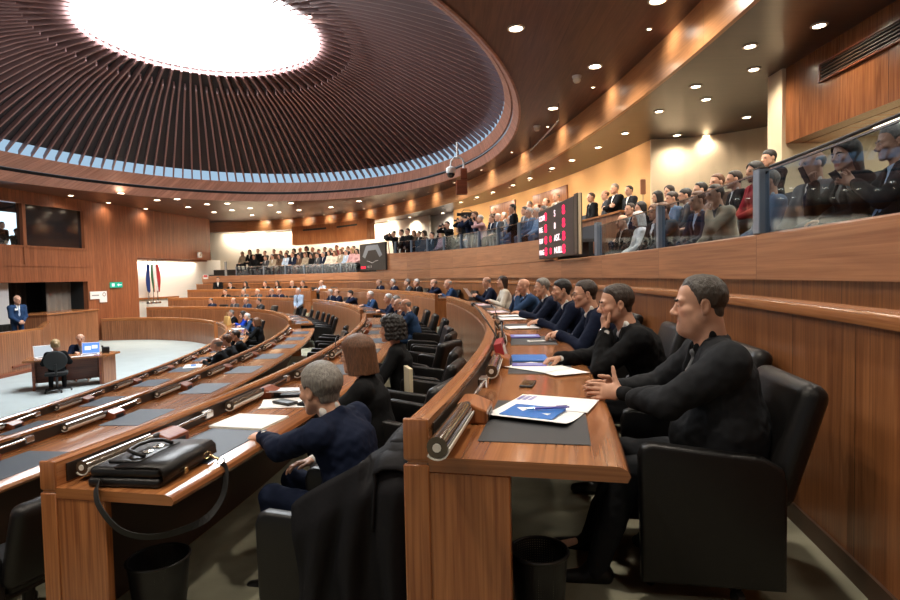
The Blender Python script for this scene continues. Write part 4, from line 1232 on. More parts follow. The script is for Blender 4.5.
def nrm(v): v = np.array(v, dtype=float); return v / (np.linalg.norm(v) + 1e-9)
def rot_yp(yaw, pitch, roll=0.0):
    """columns: right, forward, up of a head turned left by yaw and raised by pitch (degrees)"""
    y, p, r = D(yaw), D(pitch), D(roll)
    Rz = np.array([[math.cos(y), -math.sin(y), 0], [math.sin(y), math.cos(y), 0], [0, 0, 1]])
    Rx = np.array([[1, 0, 0], [0, math.cos(p), -math.sin(p)], [0, math.sin(p), math.cos(p)]])
    Ry = np.array([[math.cos(r), 0, math.sin(r)], [0, 1, 0], [-math.sin(r), 0, math.cos(r)]])
    return Rz @ Rx @ Ry
def ik(S, W, l1, l2, pole):
    S, W, pole = np.array(S, float), np.array(W, float), np.array(pole, float)
    d = W - S; L = np.linalg.norm(d)
    if L > (l1 + l2) * 0.995:
        W = S + d / L * (l1 + l2) * 0.995; d = W - S; L = np.linalg.norm(d)
    a = (l1 * l1 - l2 * l2 + L * L) / (2 * L); hh = math.sqrt(max(0, l1 * l1 - a * a))
    u = d / L; pv = pole - u * (pole @ u); pv = nrm(pv)
    return S + u * a + pv * hh, W

def add_head(f, c, R, skin, big=1.0, female=False, detail=True, jowl=0.0, stub=0.0, old=0.0):
    """c head centre, R 3x3 (right, fwd, up columns)"""
    def T(p): return c + R @ (np.array(p) * big)
    def E(p, r, k=0.012, op='add', rot=None): f.ell(T(p), np.array(r) * big, 0, k * big, op, R if rot is None else R @ rot)
    def Cc(a, b, ra, rb=None, k=0.012, op='add'): f.cap(T(a), T(b), ra * big, (rb if rb else ra) * big, 0, k * big, op)
    sk = np.array(skin)
    if stub:
        f.tint('cap', T((0, 0.045, -0.094)), T((0, 0.062, -0.080)), 0.050 * big, sk * (1 - stub) + np.array((0.10, 0.075, 0.06)) * stub, 0.022)
        f.tint('cap', T((-0.05, 0.0, -0.05)), T((0.05, 0.0, -0.05)), 0.028 * big, sk * (1 - stub) + np.array((0.10, 0.075, 0.06)) * stub, 0.022)
    f.tint('cap', T((-0.050, 0.075, -0.025)), T((0.050, 0.075, -0.025)), 0.014, sk * np.array((1.04, 0.88, 0.85)), 0.03)
    lipc = sk * np.array((0.80, 0.55, 0.55)) if not female else sk * np.array((0.75, 0.36, 0.38))
    f.tint('cap', T((-0.019, 0.092, -0.0705)), T((0.019, 0.092, -0.0705)), 0.0095 * big, lipc, 0.007)
    f.tint('cap', T((-0.019, 0.097, -0.0705)), T((0.019, 0.097, -0.0705)), 0.0028 * big, lipc * 0.35, 0.004)
    for s in (-1, 1):
        if not detail:
            f.tint('ell', T((s * 0.032, 0.088, 0.003)), np.array((0.015, 0.02, 0.0075)) * big, None, (0.06, 0.04, 0.03), 0.006)
            f.tint('ell', T((s * 0.033, 0.086, 0.024)), np.array((0.019, 0.02, 0.0055)) * big, None, sk * 0.25, 0.006)
    E((0, -0.014, 0.036), (0.077, 0.098, 0.086))
    E((0, 0.030, -0.032), (0.060, 0.064, 0.080), k=0.03)
    for s in (-1, 1):
        Cc((s * 0.052, -0.002, -0.052), (s * 0.018, 0.070, -0.098), 0.020 if female else 0.023, 0.016, 0.025)
    E((0, 0.077, -0.100), (0.021, 0.018, 0.017), 0.02)
    if jowl:
        E((0, 0.040, -0.105), (0.050 + jowl * .012, 0.05, 0.034 + jowl * .01), 0.03)
        for s in (-1, 1): E((s * 0.040, 0.036, -0.062), (0.028, 0.042, 0.042), 0.03)
    if not detail:
        Cc((0, 0.090, 0.004), (0, 0.113, -0.030), 0.010, 0.015)
        Cc((-0.040, 0.077, 0.022), (0.040, 0.077, 0.022), 0.013, None, 0.015)
        for s in (-1, 1):
            E((s * 0.079, -0.008, -0.008), (0.012, 0.024, 0.034))
            E((s * 0.031, 0.100, 0.002), (0.016, 0.010, 0.009), 0.01, 'sub')
        Cc((-0.018, 0.089, -0.070), (0.018, 0.089, -0.070), 0.010, None, 0.008)
        return
    Cc((-0.040, 0.077, 0.022), (0.040, 0.077, 0.022), 0.0125 if not female else 0.009, None, 0.015)
    for s in (-1, 1):
        E((s * 0.031, 0.100, 0.000), (0.019, 0.014, 0.012), 0.012, 'sub')
        E((s * 0.044, 0.060, -0.022), (0.024, 0.026, 0.020), 0.02)
        E((s * 0.031, 0.0775, 0.001), (0.0122, 0.0122, 0.0122), 0.002)
        Cc((s * 0.018, 0.0868, 0.0080), (s * 0.045, 0.081, 0.0070), 0.0060, None, 0.004)
        Cc((s * 0.019, 0.0855, -0.0095), (s * 0.044, 0.081, -0.0085), 0.0052, None, 0.004)
        e = np.array(rot_yp(s * -18, 0))
        E((s * 0.079, -0.010, -0.006), (0.009, 0.022, 0.033), 0.006, rot=e)
        E((s * 0.088, -0.006, -0.004), (0.006, 0.011, 0.019), 0.005, 'sub', e)
        E((s * 0.077, -0.004, -0.030), (0.007, 0.010, 0.011), 0.006)
        E((s * 0.0135, 0.100, -0.036), (0.0085, 0.011, 0.0085), 0.007)
    Cc((0, 0.084, 0.012), (0, 0.107, -0.024), 0.0085, 0.0112, 0.012)
    E((0, 0.110, -0.0285), (0.0125, 0.0120, 0.0112), 0.008)
    Cc((-0.021, 0.0835, -0.0645), (0.021, 0.0835, -0.0645), 0.0085, None, 0.008)
    Cc((-0.016, 0.0845, -0.0765), (0.016, 0.0845, -0.0765), 0.0085, None, 0.008)
    Cc((-0.024, 0.0950, -0.0705), (0.024, 0.0950, -0.0705), 0.0032, None, 0.004, 'sub')

def add_hand(f, W, fwd, nor, side, curl=(20, 25, 20), spread=4, thumb='side', m=0, sc=1.0, rad=1.0, thumb_up=0.0):
    """W wrist; fwd towards the knuckles; nor = back of the hand; side=+1 right hand (thumb on its left when palm is down)"""
    fwd, nor = nrm(fwd), nrm(nor); nor = nrm(nor - fwd * (nor @ fwd))
    lat = np.cross(fwd, nor)            # to the hand's right when palm is down
    if side < 0: lat = -lat             # lat now points to the little-finger side
    W = np.array(W, float)
    def P(a, b, c=0): return W + (fwd * a + lat * b + nor * c) * sc
    f.cap(P(-0.01, 0), P(0.02, 0), 0.024 * sc, 0.022 * sc, m, 0.012, lat=lat, w=1.2)
    f.cap(P(0.025, -0.004), P(0.082, 0.0), 0.0155 * sc, 0.0145 * sc, m, 0.014, lat=lat, w=2.5)
    f.ell(P(0.035, -0.022, -0.008), np.array((0.016, 0.016, 0.016)) * sc, m, 0.012)
    offs = [-0.030, -0.010, 0.011, 0.031]; lens = [0.070, 0.079, 0.073, 0.056]
    cl = curl if isinstance(curl[0], (list, tuple)) else [curl] * 4
    for i in range(4):
        p = P(0.088 - abs(i - 1.2) * 0.004, offs[i]); ang = 0.0
        d0 = nrm(fwd + lat * math.tan(D(spread * (i - 1.5))))
        for j, q in enumerate((0.46, 0.30, 0.24)):
            ang += cl[i][j]
            d = d0 * math.cos(D(ang)) - nor * math.sin(D(ang))
            e = p + d * lens[i] * q * sc
            f.cap(p, e, (0.0092 - 0.0010 * j) * sc * rad, (0.0086 - 0.0011 * j) * sc * rad, m, 0.005)
            p = e
    tb = P(0.020, -0.028, -0.004)
    if thumb == 'side': d1 = nrm(fwd * 0.75 - lat * 0.75 - nor * 0.15 + nor * thumb_up); d2 = nrm(fwd * 1.0 - lat * 0.25 - nor * 0.25 + nor * thumb_up)
    elif thumb == 'up': d1 = nrm(fwd * 0.45 - lat * 1.0 + nor * 0.05); d2 = nrm(fwd * 0.25 - lat * 1.0)
    else: d1 = nrm(fwd * 0.8 - lat * 0.35 - nor * 0.5); d2 = nrm(fwd * 0.7 + lat * 0.35 - nor * 0.5)
    e = tb + d1 * 0.042 * sc; f.cap(tb, e, 0.0125 * sc * rad, 0.0105 * sc * rad, m, 0.01)
    e2 = e + d2 * 0.030 * sc; f.cap(e, e2, 0.0103 * sc * rad, 0.0095 * sc * rad, m, 0.005)
    e3 = e2 + d2 * 0.022 * sc; f.cap(e2, e3, 0.0095 * sc * rad, 0.0075 * sc * rad, m, 0.005)

def noise3(P, s, seed=0.0):
    x, y, z = P[:, 0] * s + seed, P[:, 1] * s + 1.7 * seed, P[:, 2] * s - seed
    return (np.sin(x + 1.3 * np.sin(y * 1.1 + seed)) + np.sin(y * 1.17 + 1.1 * np.sin(z * 0.9)) + np.sin(z * 1.07 + 1.2 * np.sin(x * 1.2))) / 3.0

HAIRLINE = {   # y (front +) -> lowest z that still has hair, in head units
    'short': ([-0.12, -0.085, -0.045, -0.018, 0.010, 0.022, 0.045, 0.075, 0.11], [-0.075, -0.065, -0.045, -0.010, -0.015, 0.035, 0.070, 0.082, 0.086]),
    'receding': ([-0.12, -0.085, -0.045, -0.018, 0.008, 0.020, 0.040, 0.06, 0.11], [-0.075, -0.065, -0.045, -0.010, -0.020, 0.045, 0.095, 0.100, 0.11]),
    'full': ([-0.12, -0.085, -0.045, -0.015, 0.012, 0.03, 0.055, 0.08, 0.11], [-0.085, -0.075, -0.05, -0.025, -0.020, 0.020, 0.050, 0.060, 0.066]),
}
def add_hair(f, c, R, style, big=1.0, thick=0.010, curl=0.0, seed=0.0):
    def T(p): return c + R @ (np.array(p) * big)
    c = np.array(c, float)
    ce, re = np.array((0, -0.014, 0.036)), np.array((0.077, 0.098, 0.086))
    def base(P):
        q = ((P - c) @ R) / big
        rr = re + thick
        k0 = np.linalg.norm((q - ce) / rr, axis=1); k1 = np.linalg.norm((q - ce) / (rr * rr), axis=1) + 1e-6
        d = k0 * (k0 - 1) / k1
        return d, q
    if style in ('short', 'receding', 'full'):
        xs, zs = HAIRLINE[style]
        def fn(P):
            d, q = base(P)
            z0 = np.interp(q[:, 1], xs, zs) + 0.35 * np.maximum(0, np.abs(q[:, 0]) - 0.05) * (q[:, 1] > 0.03)
            d = d + thick * (1 - np.clip((q[:, 2] - z0) / 0.035, 0.15, 1)) + 0.0016 * noise3(q, 160, seed) + 0.003 * noise3(q, 45, seed)
            e = np.hypot(np.hypot((np.abs(q[:, 0]) - 0.082) * 1.6, q[:, 1] + 0.008), (q[:, 2] + 0.006) * 0.8) - 0.026
            # thin cap following the neck at the back
            return np.maximum(np.maximum(d, (z0 - q[:, 2]) * 0.8), -e) * big
        f.fn(fn, T((0, 0, 0)), 0.16 * big)
        if style != 'receding' or True:
            def fn2(P):   # nape
                q = ((P - c) @ R) / big
                k = np.linalg.norm((q - np.array((0, -0.048, -0.030))) / np.array((0.060, 0.046, 0.055)), axis=1)
                d = (k - 1) * 0.05
                return np.maximum(np.maximum(d, q[:, 1] + 0.045), -0.062 - q[:, 2]) * big
            f.fn(fn2, T((0, -0.05, -0.03)), 0.09 * big, 0, 0.006)
    elif style == 'fringe':   # bald crown with hair round the sides and back
        def fn(P):
            d, q = base(P)
            z0 = np.interp(q[:, 1], [-0.12, -0.085, -0.045, -0.018, 0.008, 0.03, 0.11], [-0.07, -0.06, -0.045, -0.010, -0.015, 0.08, 0.2])
            z1 = np.interp(q[:, 1], [-0.12, -0.06, 0.0, 0.03], [0.055, 0.060, 0.050, 0.03])
            e = np.hypot(np.hypot((np.abs(q[:, 0]) - 0.082) * 1.6, q[:, 1] + 0.008), (q[:, 2] + 0.006) * 0.8) - 0.026
            return np.maximum(np.maximum(np.maximum(d, (z0 - q[:, 2]) * 0.8), (q[:, 2] - z1) * 0.8), -e) * big
        f.fn(fn, T((0, 0, 0)), 0.16 * big)
    elif style in ('bob', 'long', 'curly', 'bun'):
        bot = {'bob': -0.125, 'long': -0.24, 'curly': -0.09, 'bun': -0.05}[style]
        th = {'bob': 0.020, 'long': 0.018, 'curly': 0.034, 'bun': 0.013}[style]
        amp = {'bob': 0.0006, 'long': 0.0008, 'curly': 0.0065, 'bun': 0.0006}[style]
        def fn(P):
            q = ((P - c) @ R) / big
            rr = re + th
            zz = np.where(q[:, 2] < 0.03, np.maximum(q[:, 2], bot) * 0.0 + 0.03, q[:, 2])   # straight fall below the crown
            qq = np.stack([q[:, 0], q[:, 1], zz], 1)
            flare = 1.0 + 0.10 * np.clip((0.03 - q[:, 2]) / 0.15, 0, 1) * (1 if style in ('bob', 'curly') else -0.2)
            k0 = np.linalg.norm((qq - ce) / (rr * np.array((1, 1, 1)) * flare[:, None]), axis=1)
            d = (k0 - 1) * 0.085
            inner = np.linalg.norm((q - np.array((0, 0.060, -0.022))) / np.array((0.068, 0.085, 0.110)), axis=1)
            d = np.maximum(d, (1 - inner) * 0.06)                       # face opening
            front = q[:, 1] - np.interp(q[:, 2], [-0.25, -0.10, -0.05, 0.03, 0.07, 0.09], [-0.05, -0.02, 0.012, 0.045, 0.085, 0.12] if style == 'long' else [0.0, 0.025, 0.035, 0.055, 0.085, 0.12])
            d = np.maximum(d, front * 0.8)
            d = np.maximum(d, (bot - q[:, 2]) + 0.006 * noise3(q, 60, seed))
            return (d + amp * noise3(q, 150 if style == 'curly' else 190 * 1.0, seed) + amp * 0.8 * noise3(q, 80, seed + 2)) * big
        f.fn(fn, T((0, 0, -0.05)), 0.28 * big)
        if style == 'bun':
            f.ell(T((0, -0.125, 0.02)), np.array((0.042, 0.036, 0.042)) * big, 0, 0.01)

SKIN, SKIN2, SKIN3 = (0.60, 0.335, 0.225), (0.47, 0.235, 0.145), (0.68, 0.42, 0.32)
def skinmat():
    m, nt, b, N = new_mat('skin')
    a = N('ShaderNodeVertexColor'); a.layer_name = 'Col'
    tc = N('ShaderNodeTexCoord'); n = N('ShaderNodeTexNoise'); n.inputs['Scale'].default_value = 38; n.inputs['Detail'].default_value = 4
    nt.links.new(tc.outputs['Object'], n.inputs['Vector'])
    mr = N('ShaderNodeMapRange'); mr.inputs['To Min'].default_value = 0.86; mr.inputs['To Max'].default_value = 1.12
    nt.links.new(n.outputs['Fac'], mr.inputs['Value'])
    v = N('ShaderNodeVectorMath'); v.operation = 'SCALE'; nt.links.new(a.outputs['Color'], v.inputs[0]); nt.links.new(mr.outputs[0], v.inputs['Scale'])
    nt.links.new(v.outputs[0], b.inputs['Base Color'])
    b.inputs['Roughness'].default_value = 0.45; b.inputs['Specular IOR Level'].default_value = 0.35
    b.inputs['Subsurface Weight'].default_value = 0.0
    return m
SKINM = skinmat()
EYE = mat('eye_white', (0.62, 0.58, 0.53), 0.25)
IRIS = mat('iris', (0.035, 0.02, 0.013), 0.2)
def hairmat(n, c):
    m = mat(n, c, 0.5, bump=0.5, bscale=260, var=0.4, vscale=150)
    nt = m.node_tree
    mp = nt.nodes.new('ShaderNodeMapping'); mp.inputs['Scale'].default_value = (1.0, 0.7, 0.12)
    tc = [n_ for n_ in nt.nodes if n_.bl_idname == 'ShaderNodeTexCoord'][0]
    nt.links.new(tc.outputs['Object'], mp.inputs['Vector'])
    for n_ in nt.nodes:
        if n_.bl_idname == 'ShaderNodeTexNoise': nt.links.new(mp.outputs[0], n_.inputs['Vector'])
    return m
HAIR = dict(black=hairmat('hair_black', (0.010, 0.008, 0.007)), dark=hairmat('hair_dark_brown', (0.028, 0.016, 0.010)), brown=hairmat('hair_brown', (0.115, 0.048, 0.020)),
            grey=hairmat('hair_grey', (0.20, 0.185, 0.165)), white=hairmat('hair_white', (0.55, 0.53, 0.50)), salt=hairmat('hair_greying', (0.050, 0.040, 0.032)),
            blond=hairmat('hair_blond', (0.36, 0.24, 0.11)))
def cloth(n, c, r=0.8, bump=0.2): return mat(n, c, r, bump=bump, bscale=35, spec=0.1)
CL = dict(black=cloth('cloth_black', (0.0075, 0.008, 0.009)), charcoal=cloth('cloth_charcoal', (0.019, 0.0205, 0.0235)), navy=cloth('cloth_navy', (0.009, 0.014, 0.034)),
          blue=cloth('cloth_blue_suit', (0.022, 0.050, 0.115)), grey=cloth('cloth_grey', (0.13, 0.135, 0.14)), midgrey=cloth('cloth_mid_grey', (0.06, 0.063, 0.07)),
          beige=cloth('cloth_beige', (0.36, 0.30, 0.22)), white=cloth('cloth_white', (0.74, 0.72, 0.69)), cream=cloth('cloth_cream', (0.66, 0.61, 0.52)),
          cobalt=cloth('cloth_cobalt', (0.012, 0.05, 0.42)), light=cloth('cloth_light_blue', (0.42, 0.52, 0.66)), red=cloth('cloth_red', (0.35, 0.02, 0.03)),
          brown=cloth('cloth_brown', (0.12, 0.07, 0.045)), denim=cloth('cloth_denim', (0.09, 0.12, 0.18)), pink=cloth('cloth_pink', (0.60, 0.36, 0.36)), steel=cloth('cloth_steel_blue', (0.14, 0.19, 0.27)))

BASE = dict(hip=(0, 0, 0.53), lean=6, bend=4, turn=0, head=(0, 0), neckfwd=0.0, neckup=0.062, w=1.0, fat=0.0, seated=True,
            rw=(0.17, 0.36, 0.78), lw=(-0.17, 0.36, 0.78), rpole=(0.6, -0.3, -0.7), lpole=(-0.6, -0.3, -0.7),
            rh=dict(), lh=dict(), hair='short', hairc='dark', skin=SKIN, jacket='navy', shirt='white', tie='midgrey', trousers=None, detail=False, stub=0.0,
            female=False, knees=0.13, ankfwd=0.36, open=1.0, big=1.0, standing=False, h=0.014, sleeves=True, jowl=0.0, hthick=0.010, glasses=False, shoes=True, headroll=0.0, legs=True)
def make_person(label, group=None, **kw):
    """figure at the origin, facing +y; returns the root Empty"""
    o = dict(BASE); o.update(kw)
    root = thing('person', label, 'person', (0, 0, 0), 0, group)
    h, det, w, fat = o['h'], o['detail'], o['w'], o['fat']
    rad = max(1.0, h / 0.0085)
    hip = np.array(o['hip'], float)
    if o['standing']: hip = np.array((0, 0, 0.92))
    ln, bd, tn = D(o['lean']), D(o['bend']), D(o['turn'])
    def sp(ang): return np.array((0, math.sin(ang), math.cos(ang)))
    tw = np.array([[math.cos(tn), -math.sin(tn), 0], [math.sin(tn), math.cos(tn), 0], [0, 0, 1]])
    waist = hip + sp(ln) * 0.16
    chest = waist + sp(ln + bd) * 0.20
    up = sp(ln + 2 * bd)
    neck = chest + up * 0.17
    X = tw @ np.array((1, 0, 0)); Y = tw @ np.cross(up, (1, 0, 0)); Y = nrm(Y); UPV = np.cross(X, Y)
    shw = 0.178 * w if not o['female'] else 0.152 * w
    sh = {s: chest + UPV * 0.082 + X * s * shw + Y * -0.005 for s in (1, -1)}
    Rh = rot_yp(o['head'][0], o['head'][1], o['headroll'])
    headc = neck + up * o['neckup'] + Y * o['neckfwd'] + Rh @ np.array((0, 0.018, 0.085)) * o['big']
    l1, l2 = 0.29, 0.25
    el, wr = {}, {}
    for s, wn, pn in ((1, 'rw', 'rpole'), (-1, 'lw', 'lpole')):
        el[s], wr[s] = ik(sh[s], np.array(o[wn], float), l1, l2, o[pn])
    hd = {s: nrm(wr[s] - el[s]) for s in (1, -1)}
    if o['standing']:
        kn = {s: np.array((s * 0.10, 0.03, 0.49)) for s in (1, -1)}; an = {s: np.array((s * 0.11, -0.01, 0.08)) for s in (1, -1)}
    else:
        kn = {s: np.array((s * o['knees'], hip[1] + 0.42, 0.50)) for s in (1, -1)}; an = {s: np.array((s * (o['knees'] + 0.01), hip[1] + o['ankfwd'], 0.085)) for s in (1, -1)}
    hj = {s: hip + np.array((s * 0.09, 0.0, -0.01)) for s in (1, -1)}
    # ---- body: one continuous skin surface (slim inside the clothes)
    f = Fig()
    SK = 0
    big = o['big']
    f.skin = o['skin']
    add_head(f, headc, Rh, o['skin'], big, o['female'], det, o['jowl'], o['stub'])
    nr = 0.050 if o['female'] else 0.063
    f.cap(neck - up * 0.06, headc + Rh @ np.array((0, -0.022, -0.055)) * big, nr + .006 * o['jowl'], nr - 0.002 + .004 * o['jowl'], SK, 0.025)
    f.cap(hip, waist, 0.085, 0.085, SK, 0.03, lat=X, w=1.3); f.cap(waist, chest, 0.085, 0.09, SK, 0.03, lat=X, w=1.35)
    f.cap(chest, neck - up * 0.05, 0.085, 0.05, SK, 0.03, lat=X, w=1.3)
    for s in (1, -1):
        f.cap(neck - up * 0.06, sh[s], 0.04, 0.042, SK, 0.03); f.cap(sh[s], el[s], 0.038, 0.032, SK, 0.015); f.cap(el[s], wr[s], 0.032, 0.024, SK, 0.012)
        q = dict(o['rh'] if s > 0 else o['lh'])
        fw = q.pop('fwd', hd[s]); no = q.pop('nor', (0, 0, 1))
        add_hand(f, wr[s], fw, no, s, m=SK, rad=rad, sc=1.0 if not o['female'] else 0.92, **q)
        if o['legs']:
            f.cap(hj[s], kn[s], 0.06, 0.045, SK, 0.02); f.cap(kn[s], an[s], 0.042, 0.03, SK, 0.015)
            f.cap(an[s] - np.array((0, 0.01, 0.02)), an[s] + np.array((0, 0.14, -0.045)), 0.028, 0.022, SK, 0.015)
    fig_mesh('body', f, [SKINM], h, root, True)
    if det:
        for s in (-1, 1):
            mb = MB(); r = 0.0128 * big
            Me = Matrix.Translation(Vector(headc + Rh @ (np.array((s * 0.031, 0.0775, 0.001)) * big))) @ Matrix(Rh.tolist()).to_4x4() @ Matrix.Rotation(-math.pi / 2, 4, 'X')
            mb.lathe([(r * math.sin(a), r * math.cos(a)) for a in [D(q) for q in (28, 45, 65, 90, 130, 180)]], 16, M=Me)
            mb.lathe([(r * 1.01 * math.sin(a), r * 1.01 * math.cos(a)) for a in [D(q) for q in (0, 10, 20, 29)]], 16, mi=1, M=Me)
            mb.build('eye', [EYE, IRIS], root, True)
    # ---- hair
    if o['hair'] != 'bald':
        f = Fig(); add_hair(f, headc, Rh, o['hair'], big, o['hthick'], seed=rnd.random() * 6)
        fig_mesh('hair', f, [HAIR[o['hairc']]], h * (0.8 if det else 0.9), root)
    if det:
        f = Fig()
        for s in (-1, 1):
            f.cap(headc + Rh @ np.array((s * 0.017, 0.094, 0.0215)) * big, headc + Rh @ np.array((s * 0.034, 0.0915, 0.0270)) * big, 0.0042, 0.0042, 0, 0.002)
            f.cap(headc + Rh @ np.array((s * 0.034, 0.0915, 0.0270)) * big, headc + Rh @ np.array((s * 0.049, 0.078, 0.0205)) * big, 0.0042, 0.003, 0, 0.002)
        fig_mesh('eyebrows', f, [HAIR['dark' if o['hairc'] in ('salt', 'dark', 'black', 'brown') else 'grey']], 0.0025, root)
    if o['glasses']:
        mb = MB()
        G = lambda p: Vector(headc + Rh @ np.array(p) * big)
        for s in (-1, 1):
            mb.tube([G((s * 0.032 + 0.021 * math.cos(a), 0.103 - 0.10 * abs(0.021 * math.cos(a)) * 0, 0.0 + 0.016 * math.sin(a))) for a in [2 * math.pi * i / 16 for i in range(16)]], 0.0016, 6, closed=True)
            mb.tube([G((s * 0.053, 0.102, 0.004)), G((s * 0.076, 0.08, 0.006)), G((s * 0.083, -0.005, 0.008))], 0.0016, 6)
        mb.tube([G((-0.011, 0.104, 0.004)), G((0.011, 0.104, 0.004))], 0.0016, 6)
        mb.build('glasses', M['black'], root)
    # ---- clothes
    def torso(f, e, m=0, hem=True):
        b = fat * 0.035
        f.cap(hip + up * 0.02, waist, 0.104 + e + b, 0.100 + e + b, m, 0.04, lat=X, w=1.38)
        f.cap(waist, chest, 0.100 + e + b, 0.106 + e + b * .4, m, 0.04, lat=X, w=1.38 if not o['female'] else 1.25)
        if fat: f.ell(hip + up * 0.12 + Y * (0.06 + 0.05 * fat), (0.13 + .02 * fat, 0.10, 0.13), m, 0.05)
        f.cap(chest, chest + UPV * 0.085, 0.106 + e, 0.070 + e, m, 0.04, lat=X, w=1.50 if not o['female'] else 1.35)
        if o['female']:
            for s in (1, -1): f.ell(chest + X * s * 0.065 + Y * 0.085 - UPV * 0.01, (0.055, 0.05, 0.055), m, 0.03)
        for s in (1, -1): f.cap(neck - up * 0.062, sh[s] + UPV * 0.004 - X * s * 0.012, 0.050 + e * .5, 0.054 + e + .04 * (w - 1), m, 0.04)
    def sleeves(f, e, m=0, upto=1.0):
        for s in (1, -1):
            f.cap(sh[s], el[s], 0.057 + e + .05 * (w - 1), 0.047 + e + .05 * (w - 1), m, 0.035)
            f.cap(el[s], el[s] + (wr[s] - el[s]) * upto, 0.047 + e + .05 * (w - 1), 0.033 + e * .8, m, 0.015)
    wz = lambda P: (P - chest) @ UPV
    def crease(P, d):
        return d + (0.0034 * noise3(P * np.array((1, 1, 0.55), dtype=np.float32), 30, 1.0) + 0.0014 * noise3(P, 95, 2.0)) * o.get('crease', 1.0)
    jk = o['jacket']
    if jk:
        f = Fig(); torso(f, 0.020); sleeves(f, 0.013, 0, 0.99)
        # collar round the neck
        for s in (1, -1):
            f.cap(neck - up * 0.018 - Y * 0.060, neck - up * 0.030 + X * s * 0.066 - Y * 0.012, 0.019, 0.018, 0, 0.02)
            f.cap(neck - up * 0.030 + X * s * 0.066 - Y * 0.012, chest + X * s * 0.055 + Y * 0.118 + UPV * 0.02, 0.016, 0.010, 0, 0.012)
        def vee(P):
            q = P - chest; x = np.abs(q @ X); z = q @ UPV; y = q @ Y
            half = np.interp(z, [-0.16, -0.12, 0.13, 0.2], [-0.03, 0.002, 0.055, 0.06]) * o['open']
            return np.maximum(x - half, 0.02 - y) * 0.9
        f.fn(vee, chest + Y * 0.1, 0.4, 0, 0.003, 'sub')
        def lap(P):      # lapels: a slightly raised band beside the opening
            q = P - chest; x = np.abs(q @ X); z = q @ UPV
            half = np.interp(z, [-0.16, -0.12, 0.13, 0.2], [-0.03, 0.002, 0.055, 0.06]) * o['open']
            return np.abs(x - half - 0.022) - 0.022
        def post(P, d):
            d = crease(P, d)
            q = P - chest; y = q @ Y; z = q @ UPV
            wgt = np.clip(-lap(P) / 0.006, 0, 1) * (y > 0.03) * np.clip((z + 0.11) / 0.03, 0, 1)
            return d - 0.004 * wgt
        # hem skirt over the lap
        fig_mesh('jacket', f, [CL[jk]], max(h, 0.006) if det else h, root, True, post)
    if o['shirt']:
        f = Fig(); torso(f, 0.002 if jk else 0.006)
        if not jk: sleeves(f, 0.003)
        else:
            for s in (1, -1): f.cap(wr[s] - hd[s] * 0.035, wr[s] - hd[s] * 0.004, 0.0345, 0.033, 0, 0.003)   # cuffs
        if not o['female'] or o['tie']:
            for s in (1, -1):
                f.cap(neck + up * 0.010 - Y * 0.056, neck + up * 0.010 + X * s * 0.062 - Y * 0.002, 0.0125, 0.0125, 0, 0.008, lat=up, w=2.0)
                f.cap(neck + up * 0.010 + X * s * 0.062 - Y * 0.002, neck - up * 0.034 + X * s * 0.016 + Y * 0.066, 0.0125, 0.0115, 0, 0.008, lat=up, w=1.8)
        fig_mesh('shirt', f, [CL[o['shirt']]], h, root, False, crease if not jk else None)
    if o['tie'] and (jk or o['shirt']):
        f = Fig()
        ft = fat * .03
        p1 = neck - up * 0.048 + Y * 0.076; p2 = chest + Y * (0.118) + UPV * 0.05; p3 = chest + Y * (0.128 + ft * .5) - UPV * 0.10; p4 = waist + Y * (0.118 + ft * 1.3) - UPV * 0.03
        f.cap(p1, p1 - up * 0.02, 0.016, 0.011, 0, 0.004, lat=X, w=1.2)
        f.cap(p1 - up * 0.02, p2, 0.008, 0.008, 0, 0.004, lat=X, w=2.2); f.cap(p2, p3, 0.008, 0.009, 0, 0.004, lat=X, w=3.2); f.cap(p3, p4, 0.009, 0.008, 0, 0.004, lat=X, w=3.8)
        fig_mesh('tie', f, [CL[o['tie']]], min(h, 0.008), root)
    if o['legs']:
        tr = o['trousers'] or jk or 'charcoal'
        f = Fig()
        f.cap(hip - np.array((0, 0.02, 0)), hip + up * 0.10, 0.108 + .03 * fat, 0.100 + .03 * fat, 0, 0.03, lat=(1, 0, 0), w=1.42)
        for s in (1, -1):
            f.cap(hj[s], kn[s], 0.085, 0.062, 0, 0.04); f.cap(kn[s], an[s] + np.array((0, 0.005, -0.015)), 0.062, 0.050, 0, 0.02)
        fig_mesh('trousers', f, [CL[tr]], max(h, 0.009), root, False, crease)
        if o['shoes']:
            for s in (1, -1):
                f = Fig()
                f.cap(an[s] + np.array((0, -0.03, -0.035)), an[s] + np.array((s * 0.015, 0.17, -0.052)), 0.040, 0.030, 0, 0.01)
                f.cap(an[s] + np.array((0, -0.02, -0.02)), an[s] + np.array((0, 0.03, -0.01)), 0.038, 0.034, 0, 0.02)
                zmin = 0.004
                f.fn(lambda P: zmin - P[:, 2], (0, 0, 0), 9, 0, 0.001, 'clip')
                fig_mesh('shoe', f, [M['leather']], max(h, 0.008), root)
    o['_head'] = headc; o['_sh'] = sh; o['_wr'] = wr; o['_el'] = el
    PINFO[root.name] = o
    return root
PINFO = {}
def place_on_row(o, n, t, off=0.93, turn=0.0, slide=0.0, dz=0.0, scale=1.0):
    E = ROW[n]; nn = E.n(t); x = Vector((-nn.y, nn.x, 0)); p = E.p(t, off, FLOOR[n] + dz) + x * slide
    o.location = p
    o.rotation_euler = (0, 0, math.atan2(nn.x, -nn.y) + turn)     # local +y -> -normal
    o.scale = (scale,) * 3
    return o
